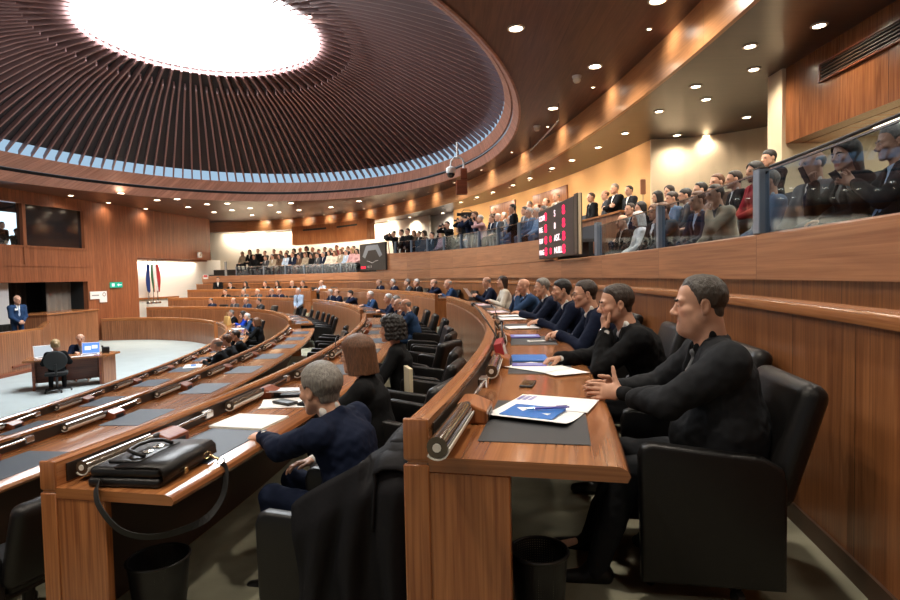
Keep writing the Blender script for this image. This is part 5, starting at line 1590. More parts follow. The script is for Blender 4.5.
CROWD = [
    ('right', 0, -6.01, 0.02, 'phone', 'charcoal light - short grey', 'man in dark suit holding up a phone, nearest the camera in the right gallery'),
    ('right', 0, -4.91, 0.0, 'fphone', 'black grey - long black', 'woman with long black hair lifting a phone, beside the man with a phone'),
    ('right', 0, -3.87, 0.03, 'lap', 'grey white navy fringe grey', 'balding man in grey suit seated just right of the blue glass post'),
    ('right', 0, -2.37, 0.04, 'lap', 'steel light - short grey', 'man in steel blue suit seated just left of the blue glass post'),
    ('right', 1, 0.85, -0.03, 'flap', 'red red - bob black', 'person with black hair in red sweater in the second row of the right gallery'),
    ('right', 2, 2.96, -0.1, 'lap', 'black white - full black', 'person with black hair half hidden behind the blue glass post'),
    ('right', 1, 1.86, 0.01, 'lap', 'black white - short dark', 'man in black jacket and open white shirt left of the red sweater'),
    ('right', 0, -0.29, 0.03, 'chin', 'beige grey - short salt', 'man in beige jacket with his hand on his cheek, front row of the right gallery'),
    ('right', 1, 2.86, 0.05, 'lap', 'brown grey - short brown', 'man with brown hair behind the man in the beige jacket'),
    ('right', 1, 3.87, 0.06, 'lap', 'charcoal white - short black', 'dark haired man in charcoal seen in profile, second row of the right gallery'),
    ('right', 0, 1.08, 0.03, 'lap', 'navy light - short brown', 'man in navy jacket and pale blue shirt, front row of the right gallery'),
    ('right', 1, 4.88, 0.03, 'lap', 'midgrey white - full black', 'black haired man in mid grey behind the man in the navy jacket'),
    ('right', 1, 5.88, 0.02, 'lap', 'steel light - full dark', 'man with dark fringe and blue shirt in the second row of the right gallery'),
    ('right', 2, 9.45, -0.04, 'flap', 'black white - long dark', 'long haired woman in the last row of the right gallery by the beige wall'),
    ('right', 2, 10.44, -0.1, 'flap', 'charcoal white - bob black', 'dark haired woman at the left end of the last row by the beige wall'),
    ('right', 0, 2.98, 0.05, 'chin', 'midgrey midgrey - full brown', 'brown haired man leaning on his hand, front row behind the first glass pane edge'),
    ('right', 0, 4.07, -0.01, 'flap', 'black white - bob brown', 'woman in black jacket beside the woman with white hair'),
    ('right', 0, 5.45, 0.02, 'flap', 'white white - bob white', 'white haired woman in white jacket in the front row of the right gallery'),
    ('right', 0, 6.89, 0.02, 'lap', 'black white - fringe grey', 'bald man in black jacket at the front row end, right of the scoreboard'),
    ('right', 1, 9.58, 0.1, 'lap', 'navy white - short dark', 'man in navy leaning close to the woman with long dark hair'),
    ('right', 1, 8.56, 0.07, 'flap', 'black black - long black', 'woman with long black hair in black behind the white haired woman'),
    ('right', 2, 15.07, 0.1, 'arms', 'black white - short grey', 'big man in a dark suit standing with folded arms at the gallery doorway'),
    ('right', 2, 16.12, 0.0, 'stand', 'midgrey white - fringe brown', 'man standing behind the man with folded arms'),
    ('right', 2, 17.86, 0.07, 'stand', 'black white midgrey short dark', 'man in black suit standing right of the scoreboard behind the wooden ledge'),
    ('right', 2, 13.53, -0.1, 'stand', 'charcoal white - short black', 'dark haired man standing right of the man with folded arms'),
    ('mid', 2, 25.28, 0.09, 'lap', 'pink white - fringe brown', 'bald man in pale pink shirt just left of the scoreboard top'),
    ('mid', 2, 23.85, -0.03, 'lap', 'beige white - fringe brown', 'bald head showing above the left half of the scoreboard'),
    ('mid', 2, 22.32, -0.02, 'lap', 'beige white - fringe grey', 'head showing above the middle of the scoreboard'),
    ('mid', 0, 20.3, -0.1, 'stand', 'black white midgrey short black', 'dark haired man in black suit standing in the middle gallery below the left wood panel'),
    ('mid', 1, 23.66, 0.01, 'lap', 'grey white - short salt', 'greying man in grey jacket in the second row of the middle gallery'),
    ('mid', 1, 25.96, 0.09, 'flap', 'steel light - bob brown', 'person in steel blue between the standing man and the white haired man'),
    ('mid', 0, 17.95, 0.01, 'lap', 'light white - short white', 'white haired man in pale blue jacket seated against the scoreboard'),
    ('mid', 0, 19.24, 0.0, 'lap', 'steel light - short white', 'white haired man in steel blue, second from the scoreboard'),
    ('mid', 0, 21.36, 0.01, 'chin', 'denim white - short grey', 'grey haired man in denim blue, third from the scoreboard'),
    ('mid', 0, 22.57, -0.01, 'lap', 'steel white - short white', 'white haired man leaning back, fourth from the scoreboard'),
    ('mid', 1, 28.58, 0.07, 'lap', 'midgrey light - short white', 'white haired man in mid grey behind the glass, below the man in the dark coat'),
    ('mid', 0, 26.32, -0.1, 'photo', 'pink white - short white', 'white haired photographer crouched low with a camera behind the glass'),
    ('mid', 0, 27.42, 0.1, 'photo', 'navy white - short brown', 'big photographer in navy jacket standing with a camera at his eye'),
    ('mid', 2, 32.11, -0.1, 'stand', 'black black - fringe brown', 'bald man in black coat standing under the left wood panel'),
    ('mid', 0, 29.14, 0.1, 'cam', 'navy white - short black', 'cameraman in navy with a video camera on his shoulder'),
    ('mid', 1, 35.43, 0.02, 'photo', 'black black - short black', 'photographer in black aiming a camera, left of the cameraman in navy'),
    ('mid', 0, 33.79, 0.02, 'photo', 'black black - short black', 'photographer in black bending over his camera by the glass post'),
    ('mid', 2, 43.92, 0.1, 'lap', 'black black - short black', 'dark haired person seated behind the pink jacket'),
    ('mid', 0, 37.25, 0.1, 'flap', 'pink pink - bob blond', 'person in a pink jacket seated behind the glass'),
    ('mid', 1, 39.37, 0.06, 'lap', 'white white - short dark', 'person in white shirt seated right of the pink jacket'),
    ('mid', 1, 44.29, 0.1, 'flap', 'brown black - curly dark', 'person with dark curly hair and brown jacket beside the standing man in black'),
    ('mid', 0, 43.58, 0.1, 'stand', 'black black - short black', 'tall man in black standing against the bright niche'),
    ('mid', 0, 45.07, 0.1, 'stand', 'black white - short dark', 'man in black standing left of the tall man in black'),
    ('mid', 0, 46.75, 0.1, 'photo', 'black denim - short black', 'photographer beside the tripod camera at the left end of the middle gallery'),
    ('mid', 0, 39.36, 0.1, 'lap', 'black white - short black', 'person in black seated left of the pink jacket'),
    ('far', 1, 84.83, -0.1, 'flap', 'beige beige - long brown', ''),
    ('far', 0, 81.28, -0.1, 'flap', 'black black - long dark', ''),
    ('far', 1, 81.75, -0.09, 'flap', 'black black - short black', ''),
    ('far', 1, 80.31, -0.03, 'lap', 'black black - short black', ''),
    ('far', 1, 78.41, -0.06, 'lap', 'brown black - short salt', ''),
    ('far', 1, 76.99, -0.1, 'flap', 'midgrey beige - long brown', ''),
    ('far', 0, 77.25, -0.02, 'lap', 'beige white - short dark', ''),
    ('far', 0, 74.28, 0.01, 'flap', 'light white - long dark', ''),
    ('far', 1, 75.59, 0.03, 'lap', 'black white - short dark', ''),
    ('far', 1, 74.19, 0.08, 'flap', 'black black - curly black', ''),
    ('far', 1, 72.8, 0.06, 'lap', 'midgrey white - fringe grey', ''),
    ('far', 0, 71.36, 0.04, 'lap', 'brown beige - short dark', ''),
    ('far', 0, 69.92, 0.09, 'flap', 'beige beige - bob brown', ''),
    ('far', 1, 71.42, 0.04, 'flap', 'black black - curly black', ''),
    ('far', 0, 67.08, 0.06, 'lap', 'midgrey white - short black', ''),
    ('far', 1, 70.05, 0.02, 'lap', 'brown white - short brown', ''),
    ('far', 1, 68.68, 0.1, 'lap', 'black white - full black', ''),
    ('far', 0, 65.68, 0.08, 'lap', 'navy white - short grey', ''),
    ('far', 0, 64.29, 0.01, 'flap', 'cream cream - bob dark', ''),
    ('far', 1, 65.99, 0.09, 'lap', 'black white - short salt', ''),
    ('far', 0, 62.92, -0.01, 'flap', 'cream cream - curly brown', ''),
    ('far', 1, 64.66, 0.06, 'lap', 'red black - short brown', ''),
    ('far', 1, 63.33, 0.09, 'lap', 'navy white - fringe brown', ''),
    ('far', 0, 60.21, 0.03, 'lap', 'light white - short grey', ''),
    ('far', 0, 58.87, 0.05, 'flap', 'pink pink - bob blond', ''),
    ('far', 1, 60.72, -0.0, 'lap', 'black black - short black', ''),
    ('far', 0, 57.54, -0.03, 'flap', 'pink pink - long black', ''),
    ('r4', 0, 22.82, 0.04, 'dlap', 'blue white navy fringe white', ''),
    ('r4', 0, 27.03, -0.07, 'dchin', 'navy light midgrey fringe grey', ''),
    ('r4', 0, 32.46, -0.04, 'desk', 'black white black short white', ''),
    ('r4', 0, 35.07, -0.05, 'desk', 'midgrey white midgrey short grey', ''),
    ('r4', 0, 39.41, 0.03, 'desk', 'navy white navy short white', ''),
    ('r4', 0, 43.48, -0.01, 'desk', 'navy white navy fringe grey', ''),
    ('r4', 0, 59.78, -0.03, 'desk', 'light white - fringe brown', 'man in pale blue shirt at the end of the highest desk, beyond the far gap'),
    ('r4', 0, 64.82, -0.08, 'desk', 'black white black short dark', ''),
    ('r4', 0, 67.66, -0.1, 'desk', 'black white black fringe grey', ''),
    ('r4', 0, 71.4, -0.1, 'fdesk', 'black white - bob dark', ''),
    ('r4', 0, 74.3, -0.04, 'desk', 'black white black short dark', ''),
    ('r4', 0, 78.96, -0.02, 'fdesk', 'black white - bob black', ''),
    ('r4', 0, 82.31, -0.06, 'desk', 'black white black short dark', ''),
    ('r3', 0, 31.28, 0.08, 'desk', 'blue white navy short white', ''),
    ('r3', 0, 39.22, 0.02, 'dchin', 'navy white navy full black', ''),
    ('r3', 0, 44.94, 0.08, 'desk', 'navy white navy fringe brown', ''),
    ('r3', 0, 47.49, 0.07, 'desk', 'navy light midgrey short white', ''),
    ('r3', 0, 17.15, 0.1, 'desk', 'navy white navy short grey', ''),
    ('r3', 0, 22.05, 0.01, 'desk', 'navy white navy short white', ''),
    ('r3', 0, 13.28, 0.02, 'dchin', 'navy white navy fringe grey', ''),
    ('r3', 0, 64.17, -0.01, 'desk', 'navy white red fringe brown', ''),
    ('r3', 0, 66.52, -0.01, 'desk', 'navy white navy short grey', ''),
    ('r3', 0, 70.47, -0.01, 'desk', 'midgrey white midgrey fringe white', ''),
    ('r3', 0, 74.24, -0.05, 'desk', 'midgrey white midgrey short grey', ''),
    ('r3', 0, 79.06, -0.04, 'desk', 'black white black short dark', ''),
    ('r2', 0, 60.94, 0.07, 'desk', 'midgrey white midgrey short salt', ''),
    ('r2', 0, 65.6, 0.05, 'desk', 'blue light navy fringe grey', ''),
    ('r2', 0, 69.91, -0.0, 'desk', 'midgrey white midgrey fringe brown', ''),
    ('r2', 0, 76.49, 0.09, 'dchin', 'navy white navy short black', ''),
    ('r1', 0, 14.59, -0.04, 'desk', 'black white black fringe grey', ''),
    ('r1', 0, 20.88, -0.03, 'dchin', 'black white black short dark', ''),
    ('r1', 0, 17.01, 0.07, 'desk', 'charcoal white black short brown', ''),
    ('r1', 0, 45.17, 0.1, 'desk', 'blue white navy short white', ''),
    ('r1', 0, 50.0, -0.02, 'fdesk', 'cobalt cobalt - bob dark', ''),
    ('r1', 0, 56.8, 0.02, 'desk', 'black white black short grey', ''),
    ('far', 1, 83.38, -0.1, 'flap', 'black white - bob dark', ''),
    ('far', 0, 78.76, -0.01, 'lap', 'midgrey white - short black', ''),
    ('far', 0, 75.76, -0.1, 'flap', 'brown black - bob dark', ''),
    ('far', 0, 72.82, -0.07, 'lap', 'navy white - short brown', ''),
    ('far', 0, 68.5, -0.1, 'flap', 'black black - long black', ''),
    ('far', 1, 67.33, 0.05, 'lap', 'charcoal white - short salt', ''),
    ('far', 0, 61.56, -0.01, 'flap', 'beige white - bob brown', ''),
    ('far', 1, 62.02, 0.08, 'lap', 'black grey - short black', ''),
    ('mid', 1, 34.0, -0.01, 'lap', 'steel white - short grey', 'man in steel blue behind the glass, left of the crouching photographer'),
    ('mid', 1, 36.54, 0.0, 'flap', 'black black - bob dark', 'dark haired woman in black left of the cameraman'),
    ('mid', 2, 35.63, -0.0, 'lap', 'denim white - short salt', 'man in denim blue between the cameraman and the photographer'),
    ('mid', 1, 29.75, -0.06, 'lap', 'navy white - short brown', 'brown haired man in navy behind the crouching photographer'),
    ('mid', 2, 31.04, 0.0, 'lap', 'grey white - short white', 'white haired man in grey beside the bald man in black coat'),
    ('mid', 2, 29.56, 0.1, 'lap', 'charcoal white - short dark', 'dark haired man in charcoal below the left wood panel edge'),
    ('mid', 2, 26.61, -0.01, 'lap', 'beige white - short grey', 'grey haired man in beige in front of the dark suited standing man'),
    ('mid', 0, 16.8, 0.01, 'lap', 'steel white - short grey', 'grey haired man in steel blue touching the scoreboard edge'),
    ('mid', 1, 45.46, 0.06, 'lap', 'black white - short dark', 'dark haired man in black behind the curly haired person'),
    ('mid', 1, 46.64, -0.0, 'flap', 'brown black - bob brown', 'woman in brown seated low by the left glass post'),
    ('mid', 0, 34.94, 0.08, 'lap', 'black white - short black', 'black haired man in black right of the person in white shirt'),
]
# ------------------------------------------------------------------ people in the nearer rows
CH = 'armchairs of the top row'
FP = lambda f: np.array(f)
def row4(y): return tY(4, y)
# 1: man at the right end of the top row
o = make_person('large man in charcoal suit with black shirt and grey tie, nearest the camera at right', 'councillors of the top row', detail=True, h=0.0045,
    jacket='charcoal', shirt='black', tie='grey', hair='short', hairc='salt', hthick=0.007, fat=1.0, jowl=0.9, w=1.16, stub=0.45, skin=(0.58, 0.32, 0.215), lean=3, bend=5, head=(-4, -4), big=1.0, ankfwd=0.56,
    rw=(0.185, 0.44, 0.795), lw=(0.055, 0.43, 0.795), rpole=(0.8, -0.2, -0.6), lpole=(-0.9, -0.3, -0.5),
    rh=dict(fwd=(-0.22, 1, 0.05), nor=(1, 0.2, 0.3), curl=(6, 10, 8), thumb='side', spread=1), lh=dict(fwd=(0.32, 1, 0.02), nor=(-1, 0.2, 0.35), curl=(6, 10, 8), thumb='up', spread=2), crease=2.0, open=1.1)
place_on_row(o, 4, row4(2.66), 1.15, dz=-0.03, scale=1.03)
# 2: man with hand over his mouth
o = make_person('dark haired man in black suit holding his hand over his mouth, wristwatch showing', 'councillors of the top row', detail=True, h=0.005,
    jacket='black', shirt='white', tie='black', hair='short', hairc='dark', hthick=0.008, stub=0.6, skin=(0.55, 0.30, 0.20), lean=13, bend=9, head=(6, -6),
    lw=(-0.035, 0.325, 0.985), lpole=(-0.3, 0.5, -1.0), lh=dict(fwd=(0.22, 0.15, 1), nor=(-0.2, 1, -0.1), curl=(38, 40, 25), thumb='side', spread=3),
    rw=(0.08, 0.60, 0.80), rpole=(0.8, -0.2, -0.6), rh=dict(fwd=(-0.3, 1, -0.1), nor=(0.1, 0.2, 1), curl=(42, 48, 30), thumb='under'), crease=2.2, open=0.9)
place_on_row(o, 4, row4(3.62), 1.06)
man2 = o
# 3
o = make_person('man in dark navy suit with clasped hands, third from the camera in the top row', 'councillors of the top row', detail=True, h=0.006,
    jacket='navy', shirt='white', tie='navy', hair='short', hairc='dark', hthick=0.007, skin=SKIN, lean=12, bend=7, head=(4, -6),
    rw=(0.05, 0.47, 0.81), lw=(-0.04, 0.45, 0.81), rh=dict(fwd=(-0.6, 1, 0), nor=(0.5, 0.2, 1), curl=(30, 35, 25), thumb='under'), lh=dict(fwd=(0.6, 1, 0), nor=(-0.5, 0.2, 1), curl=(30, 35, 25), thumb='under'), glasses=True)
place_on_row(o, 4, row4(5.02), 1.02)
# 4
o = make_person('black haired bearded man in navy suit half hidden behind the man with clasped hands', 'councillors of the top row', detail=True, h=0.007,
    jacket='navy', shirt='white', tie=None, hair='full', hairc='black', stub=0.8, lean=13, bend=7, head=(3, -4),
    rw=(0.06, 0.50, 0.81), lw=(-0.05, 0.48, 0.81), rh=dict(fwd=(-0.5, 1, 0), nor=(0.3, 0.2, 1), curl=(20, 25, 20)), lh=dict(fwd=(0.5, 1, 0), nor=(-0.3, 0.2, 1), curl=(20, 25, 20)))
place_on_row(o, 4, row4(6.35), 1.02)
# 5
o = make_person('grey haired man in navy suit and tie, fifth from the camera in the top row', 'councillors of the top row', detail=True, h=0.008,
    jacket='navy', shirt='white', tie='navy', hair='short', hairc='grey', lean=12, bend=6, head=(2, -8), skin=SKIN,
    rw=(0.10, 0.50, 0.81), lw=(-0.08, 0.52, 0.81), rh=dict(curl=(15, 20, 15)), lh=dict(curl=(15, 20, 15)))
place_on_row(o, 4, row4(7.75), 1.02)
# 6
o = make_person('bald man in blue suit resting his chin on his hands, sixth in the top row', 'councillors of the top row', detail=True, h=0.008,
    jacket='blue', shirt='light', tie='black', hair='bald', skin=(0.53, 0.28, 0.185), lean=14, bend=8, head=(4, -4), stub=0.4,
    rw=(0.03, 0.36, 0.99), lw=(-0.04, 0.35, 0.98), rpole=(0.6, 0.4, -1), lpole=(-0.6, 0.4, -1), rh=dict(fwd=(-0.3, 0.1, 1), nor=(0.3, 1, 0), curl=(40, 45, 30), thumb='under'), lh=dict(fwd=(0.3, 0.1, 1), nor=(-0.3, 1, 0), curl=(40, 45, 30), thumb='under'))
place_on_row(o, 4, row4(9.1), 1.02)
# 7
o = make_person('woman with long dark hair and white jacket in the top row', 'councillors of the top row', detail=True, h=0.009, female=True,
    jacket='cream', shirt='white', tie=None, hair='long', hairc='dark', lean=4, bend=4, head=(14, 6),
    rw=(0.10, 0.34, 0.80), lw=(-0.10, 0.34, 0.80))
place_on_row(o, 4, row4(11.7), 1.0)
# 8
o = make_person('bald man reading a white paper at the far end of the top row', 'councillors of the top row', detail=True, h=0.009,
    jacket='navy', shirt='white', tie='navy', hair='fringe', hairc='grey', lean=6, bend=6, head=(8, -10),
    rw=(0.13, 0.42, 0.86), lw=(-0.13, 0.42, 0.86), rh=dict(curl=(40, 40, 30), nor=(1, 0, 0.4)), lh=dict(curl=(40, 40, 30), nor=(-1, 0, 0.4)))
place_on_row(o, 4, row4(13.0), 1.0)
# row 3, seen from behind
o = make_person('grey haired man in dark navy suit seen from behind at the briefcase desk', 'people at the briefcase desk', detail=True, h=0.006,
    jacket='navy', shirt='white', tie=None, hair='full', hairc='grey', hthick=0.013, lean=4, bend=11, head=(-24, -8), turn=-14, big=1.13, hip=(0, 0, 0.41), neckup=0.035, neckfwd=0.015, w=1.06, fat=0.4,
    lw=(0.10, 0.57, 0.74), lpole=(-0.8, -0.2, -0.5), lh=dict(fwd=(0.25, 1, -0.05), nor=(-0.25, 0.1, 1), curl=(22, 28, 22)),
    rw=(0.06, 0.27, 0.63), rpole=(0.8, -0.4, -0.4), rh=dict(fwd=(-0.7, 0.8, 0.0), nor=(0.2, 0.2, 1), curl=(18, 22, 18)), crease=2.2)
place_on_row(o, 3, tY(3, 3.40), 1.24, dz=-0.05, scale=1.10)
o = make_person('woman with brown bob and glasses in black jacket, second at the briefcase desk', 'people at the briefcase desk', detail=True, h=0.006, female=True,
    jacket='black', shirt='white', tie=None, hair='bob', hairc='brown', big=1.08, hip=(0, 0, 0.48), lean=7, bend=5, head=(-10, -4), glasses=True,
    rw=(0.12, 0.50, 0.80), lw=(-0.12, 0.52, 0.80))
place_on_row(o, 3, tY(3, 4.5), 1.06, dz=-0.16, scale=1.12)
o = make_person('woman with short curly black hair in black jacket at the briefcase desk', 'people at the briefcase desk', detail=True, h=0.006, female=True,
    jacket='black', shirt='pink', tie=None, hair='curly', hairc='black', big=1.05, hip=(0, 0, 0.50), lean=5, bend=4, head=(-6, 0),
    rw=(0.14, 0.40, 0.80), lw=(-0.14, 0.40, 0.80))
place_on_row(o, 3, tY(3, 6.3), 0.96, dz=-0.17, scale=1.12)
o = make_person('bald man in blue suit with both hands at his mouth, beyond the empty armchairs', 'people at the briefcase desk', detail=True, h=0.008,
    jacket='blue', shirt='white', tie=None, hair='fringe', hairc='grey', lean=9, bend=7, head=(4, -4),
    rw=(0.03, 0.33, 0.97), lw=(-0.04, 0.32, 0.96), rpole=(0.6, 0.3, -1), lpole=(-0.6, 0.3, -1), rh=dict(fwd=(-0.3, 0.1, 1), nor=(0.3, 1, 0), curl=(40, 45, 30), thumb='under'), lh=dict(fwd=(0.3, 0.1, 1), nor=(-0.3, 1, 0), curl=(40, 45, 30), thumb='under'))
place_on_row(o, 3, D(9.7), 1.0)
# ------------------------------------------------------------------ everyone further away: copies of a few figures, each with its own clothes
SC = 1.0
PH = 0.0135
LAPR = dict(rw=(0.10, 0.30, 0.60), lw=(-0.10, 0.30, 0.60), rh=dict(fwd=(-0.4, 1, -0.15), nor=(0.2, 0.1, 1)), lh=dict(fwd=(0.4, 1, -0.15), nor=(-0.2, 0.1, 1)))
DESKP = dict(rw=(0.13, 0.40, 0.80), lw=(-0.13, 0.40, 0.80), rh=dict(fwd=(-0.5, 1, 0)), lh=dict(fwd=(0.5, 1, 0)))
CHIN = dict(lw=(-0.05, 0.26, 0.98), lpole=(-0.3, 0.6, -1.0), lh=dict(fwd=(0.2, 0.05, 1), nor=(-0.2, 1, 0), curl=(38, 40, 25)))
PROTO = {
 'lap': dict(LAPR, lean=-3, bend=6, head=(-4, -4)), 'flap': dict(LAPR, lean=-2, bend=5, female=True, head=(6, -2)),
 'chin': dict(LAPR, lean=4, bend=8, head=(6, -4), **{k: v for k, v in CHIN.items()}),
 'phone': dict(lean=-3, bend=7, head=(0, -8), rw=(0.02, 0.34, 0.93), lw=(-0.03, 0.33, 0.92), rh=dict(fwd=(-0.3, 0.9, 0.4), nor=(1, 0, 0.2), curl=(35, 40, 30)), lh=dict(fwd=(0.3, 0.9, 0.4), nor=(-1, 0, 0.2), curl=(35, 40, 30)), fat=0.4, stub=0.3),
 'fphone': dict(lean=0, bend=5, head=(14, -8), female=True, rw=(0.09, 0.28, 0.98), lw=(-0.10, 0.30, 0.66), rpole=(0.5, 0, -1), rh=dict(fwd=(-0.2, 0.5, 0.8), nor=(1, 0.3, 0), curl=(35, 40, 30)), lh=dict(fwd=(0.6, 1, 0))),
 'desk': dict(DESKP, lean=7, bend=7, head=(-6, -4)), 'fdesk': dict(DESKP, lean=5, bend=5, female=True, head=(8, -2)),
 'dlap': dict(DESKP, lean=10, bend=8, head=(4, -8)), 'dchin': dict(DESKP, lean=10, bend=8, head=(6, -6), **CHIN),
 'stand': dict(standing=True, lean=0, bend=3, head=(4, -4), rw=(0.06, 0.20, 0.92), lw=(-0.06, 0.20, 0.92), rh=dict(fwd=(-0.8, 0.5, -0.3), nor=(0.3, 1, 0)), lh=dict(fwd=(0.8, 0.5, -0.3), nor=(-0.3, 1, 0))),
 'arms': dict(standing=True, lean=0, bend=3, head=(4, -2), w=1.1, fat=0.7, rw=(-0.08, 0.24, 1.16), lw=(0.10, 0.27, 1.13), rpole=(1, -0.2, -0.6), lpole=(-1, -0.2, -0.6), rh=dict(fwd=(-1, -0.1, 0.1), nor=(0, 1, 0.2)), lh=dict(fwd=(1, 0, 0), nor=(0, 1, 0.2))),
 'photo': dict(standing=True, lean=4, bend=5, head=(0, -4), rw=(0.10, 0.26, 1.50), lw=(-0.06, 0.30, 1.47), rpole=(1, 0.1, -0.8), lpole=(-1, 0.1, -0.8), rh=dict(fwd=(-0.4, 0.6, 0.6), nor=(1, 0.2, 0.2), curl=(40, 40, 20)), lh=dict(fwd=(0.4, 0.8, 0.3), nor=(-0.4, 0.3, -1), curl=(40, 40, 20))),
}
PROTO['cam'] = dict(PROTO['photo'])
cache, seen_first = {}, set()
HAIRSTYLE = {}
def crowd_person(proto, cols, label, group):
    jk, sh_, tie, hs, hc = cols.split() if len(cols.split()) == 5 else (cols.split() + ['short', 'dark'])[:5]
    sec_ = 'right' if 'right gallery' in group else ''
    key = (proto, hs, tie != '-', sec_)
    if key not in cache:
        kw = dict(PROTO[proto]); kw.setdefault('big', 1.12 if sec_ != 'right' and proto != 'arms' else 1.02); kw.setdefault('w', 1.10 if sec_ != 'right' else 1.03)
        if 'desk' in proto or proto[0] == 'd': kw['hip'] = (0, 0, 0.47)
        kw['head'] = kw.get('head', (0, 0))
        r = make_person('x', None, h=PH if proto not in ('phone', 'fphone') else 0.008, detail=proto in ('phone', 'fphone'), shoes=kw.get('standing', False), hair=hs, hairc=hc, jacket=jk, shirt=sh_, tie=None if tie == '-' else tie, skin=SKIN, **kw)
        cache[key] = r
        kids = list(KIDS[r.name]); o = r
    else:
        r = cache[key]; o = r.copy(); COL.objects.link(o); kids = []
        for ch in KIDS[r.name]:
            c = ch.copy(); COL.objects.link(c); c.parent = o; kids.append(c)
    for c in kids:
        base = c.name.split('.')[0]
        mm = {'hair': HAIR[hc], 'jacket': CL[jk], 'shirt': CL[sh_], 'tie': CL[tie] if tie != '-' else None, 'trousers': CL[jk if jk not in ('beige', 'cream', 'pink', 'red', 'cobalt', 'light', 'white') else 'charcoal']}.get(base)
        if mm is not None:
            c.material_slots[0].link = 'OBJECT'; c.material_slots[0].material = mm
    tag(o, label, 'person', group); o['label'] = label; o['group'] = group
    return o
SECN = {'right': 'the right gallery', 'mid': 'the middle gallery', 'far': 'the far gallery', 'r4': 'the highest desk', 'r3': 'the third tier desk', 'r2': 'the second tier desk', 'r1': 'the innermost desk'}
ranks = {}
for i, e in enumerate(CROWD): ranks.setdefault((e[0], e[1]), []).append((-e[2], i))
rank_of = {}
for k_, l_ in ranks.items():
    for j, (_, i) in enumerate(sorted(l_)): rank_of[i] = (j, len(l_))
PEOPLE = []
COLN = dict(steel='steel blue', midgrey='mid grey', cobalt='bright blue', cream='cream', light='pale blue', charcoal='charcoal', blue='dark blue')
ORD = NAMES
for i, (sec, tier, th, dz, proto, cols, lab) in enumerate(CROWD):
    cs = cols.split()
    if not lab:
        who = 'woman' if proto in ('flap', 'fdesk', 'fphone') else 'man'
        hr = {'fringe': 'balding', 'short': 'short haired', 'full': 'thick haired', 'bob': 'bobbed', 'long': 'long haired', 'curly': 'curly haired'}[cs[3]]
        hcn = {'salt': 'greying', 'dark': 'dark', 'brown': 'brown', 'black': 'black', 'grey': 'grey', 'white': 'white', 'blond': 'blond'}[cs[4]]
        j, n = rank_of[i]
        where = {'far': 'the far gallery %s row' % ('front', 'back', 'last')[tier]}.get(sec, SECN[sec])
        if sec == 'r1': where = 'the innermost desk'
        lab = '%s %s in %s %s, %s from left, %s' % (hr, who, COLN.get(cs[0], cs[0]), 'suit' if cs[2] != '-' else 'jacket', ORD[j], where)
    grp = 'people seated in ' + SECN[sec] if sec[0] != 'r' or sec == 'right' else 'people seated at ' + SECN[sec]
    if proto in ('stand', 'arms', 'photo', 'cam'): grp = 'people standing in ' + SECN[sec]
    o = crowd_person(proto, cols, lab, grp)
    jit = (((i * 37) % 11) - 5) / 5.0
    if sec[0] == 'r' and sec[1:].isdigit():
        place_on_row(o, int(sec[1:]), D(th), 0.92, 0.12 * jit, 0, 0.0, SC)
        PEOPLE.append((int(sec[1:]), D(th)))
    else:
        off = (0.70, 1.40, 2.22)[tier]
        p = FASC.p(D(th), off, gz(sec, tier)); nn = FASC.n(D(th))
        stand = proto in ('stand', 'arms', 'photo', 'cam')
        if stand and sec == 'mid' and tier == 0: p = FASC.p(D(th), 0.36, gz(sec, tier))
        if stand and tier == 2: p = FASC.p(D(th), 1.98 if sec == 'mid' else 2.3, gz(sec, tier))
        o.location = p
        turn = 0.25 * jit if sec != 'far' else 0.15 * jit - 0.1
        o.rotation_euler = (0, 0, math.atan2(nn.x, -nn.y) + turn)
        s_ = SC * (1.0 + 0.02 * jit)
        if stand: s_ = SC * (1.02 + dz * 0.5)
        o.scale = (s_,) * 3
        if not stand: o.location.z += (0.14 + 0.06 * jit) if sec != 'right' else -0.01
# a few more figures
o = crowd_person('fdesk', 'black white - bob brown', 'woman with auburn bob in black among the dark armchairs behind the tan handbag', 'people seated at the innermost desk'); place_on_row(o, 1, D(34), 1.0, -0.3, 0, 0, SC); PEOPLE.append((1, D(34)))
o = crowd_person('stand', 'light light navy short white', 'man in light blue standing in the gap between two far desks', 'people standing in the hall'); o.location = ROW[2].p(D(50.5), 1.42, FLOOR[2]); o.rotation_euler = (0, 0, 2.6); o.scale = (SC,) * 3
o = crowd_person('lap', 'black white - short dark', 'man in black leaning back in a seat at the left end of the highest desk', 'people seated in the far corner'); o.location = WALL.p(D(85.9), -0.35, 0.22); o.rotation_euler = (0, 0, math.pi + 0.3); o.scale = (SC,) * 3
t = thing('bench', 'low dark bench under the man leaning back at the far left corner', 'bench', WALL.p(D(85.9), -0.30, 0.0), math.pi)
mb = MB(); mb.rbox(-0.3, 0.3, -0.25, 0.2, 0.52, 0.62, 0.02); mb.build('seat', M['black'], t)
mb = MB(); mb.rbox(-0.27, 0.27, -0.2, 0.15, 0.0, 0.52, 0.02); mb.build('plinth', M['black'], t)
# standing man on the stage and the two operators
o = crowd_person('stand', 'blue white light fringe grey', 'man in blue suit with a white badge standing on the stage at far left', 'people on the stage'); o.location = (-13.75, 17.75, -0.75); o.rotation_euler = (0, 0, -2.0); o.scale = (SC * 1.02,) * 3
t = thing('name_badge', 'white name badge on the blue suit of the man on the stage', 'badge', o.matrix_basis @ Vector((0.09, 0.155, 1.31)), -2.0)
mb = MB(); mb.rbox(-0.045, 0.045, 0.0, 0.006, -0.03, 0.03, 0.002); mb.build('card', M['paper'], t)
mb = MB(); mb.box(-0.012, 0.012, -0.002, 0.008, 0.03, 0.045); mb.build('clip', M['steel'], t)
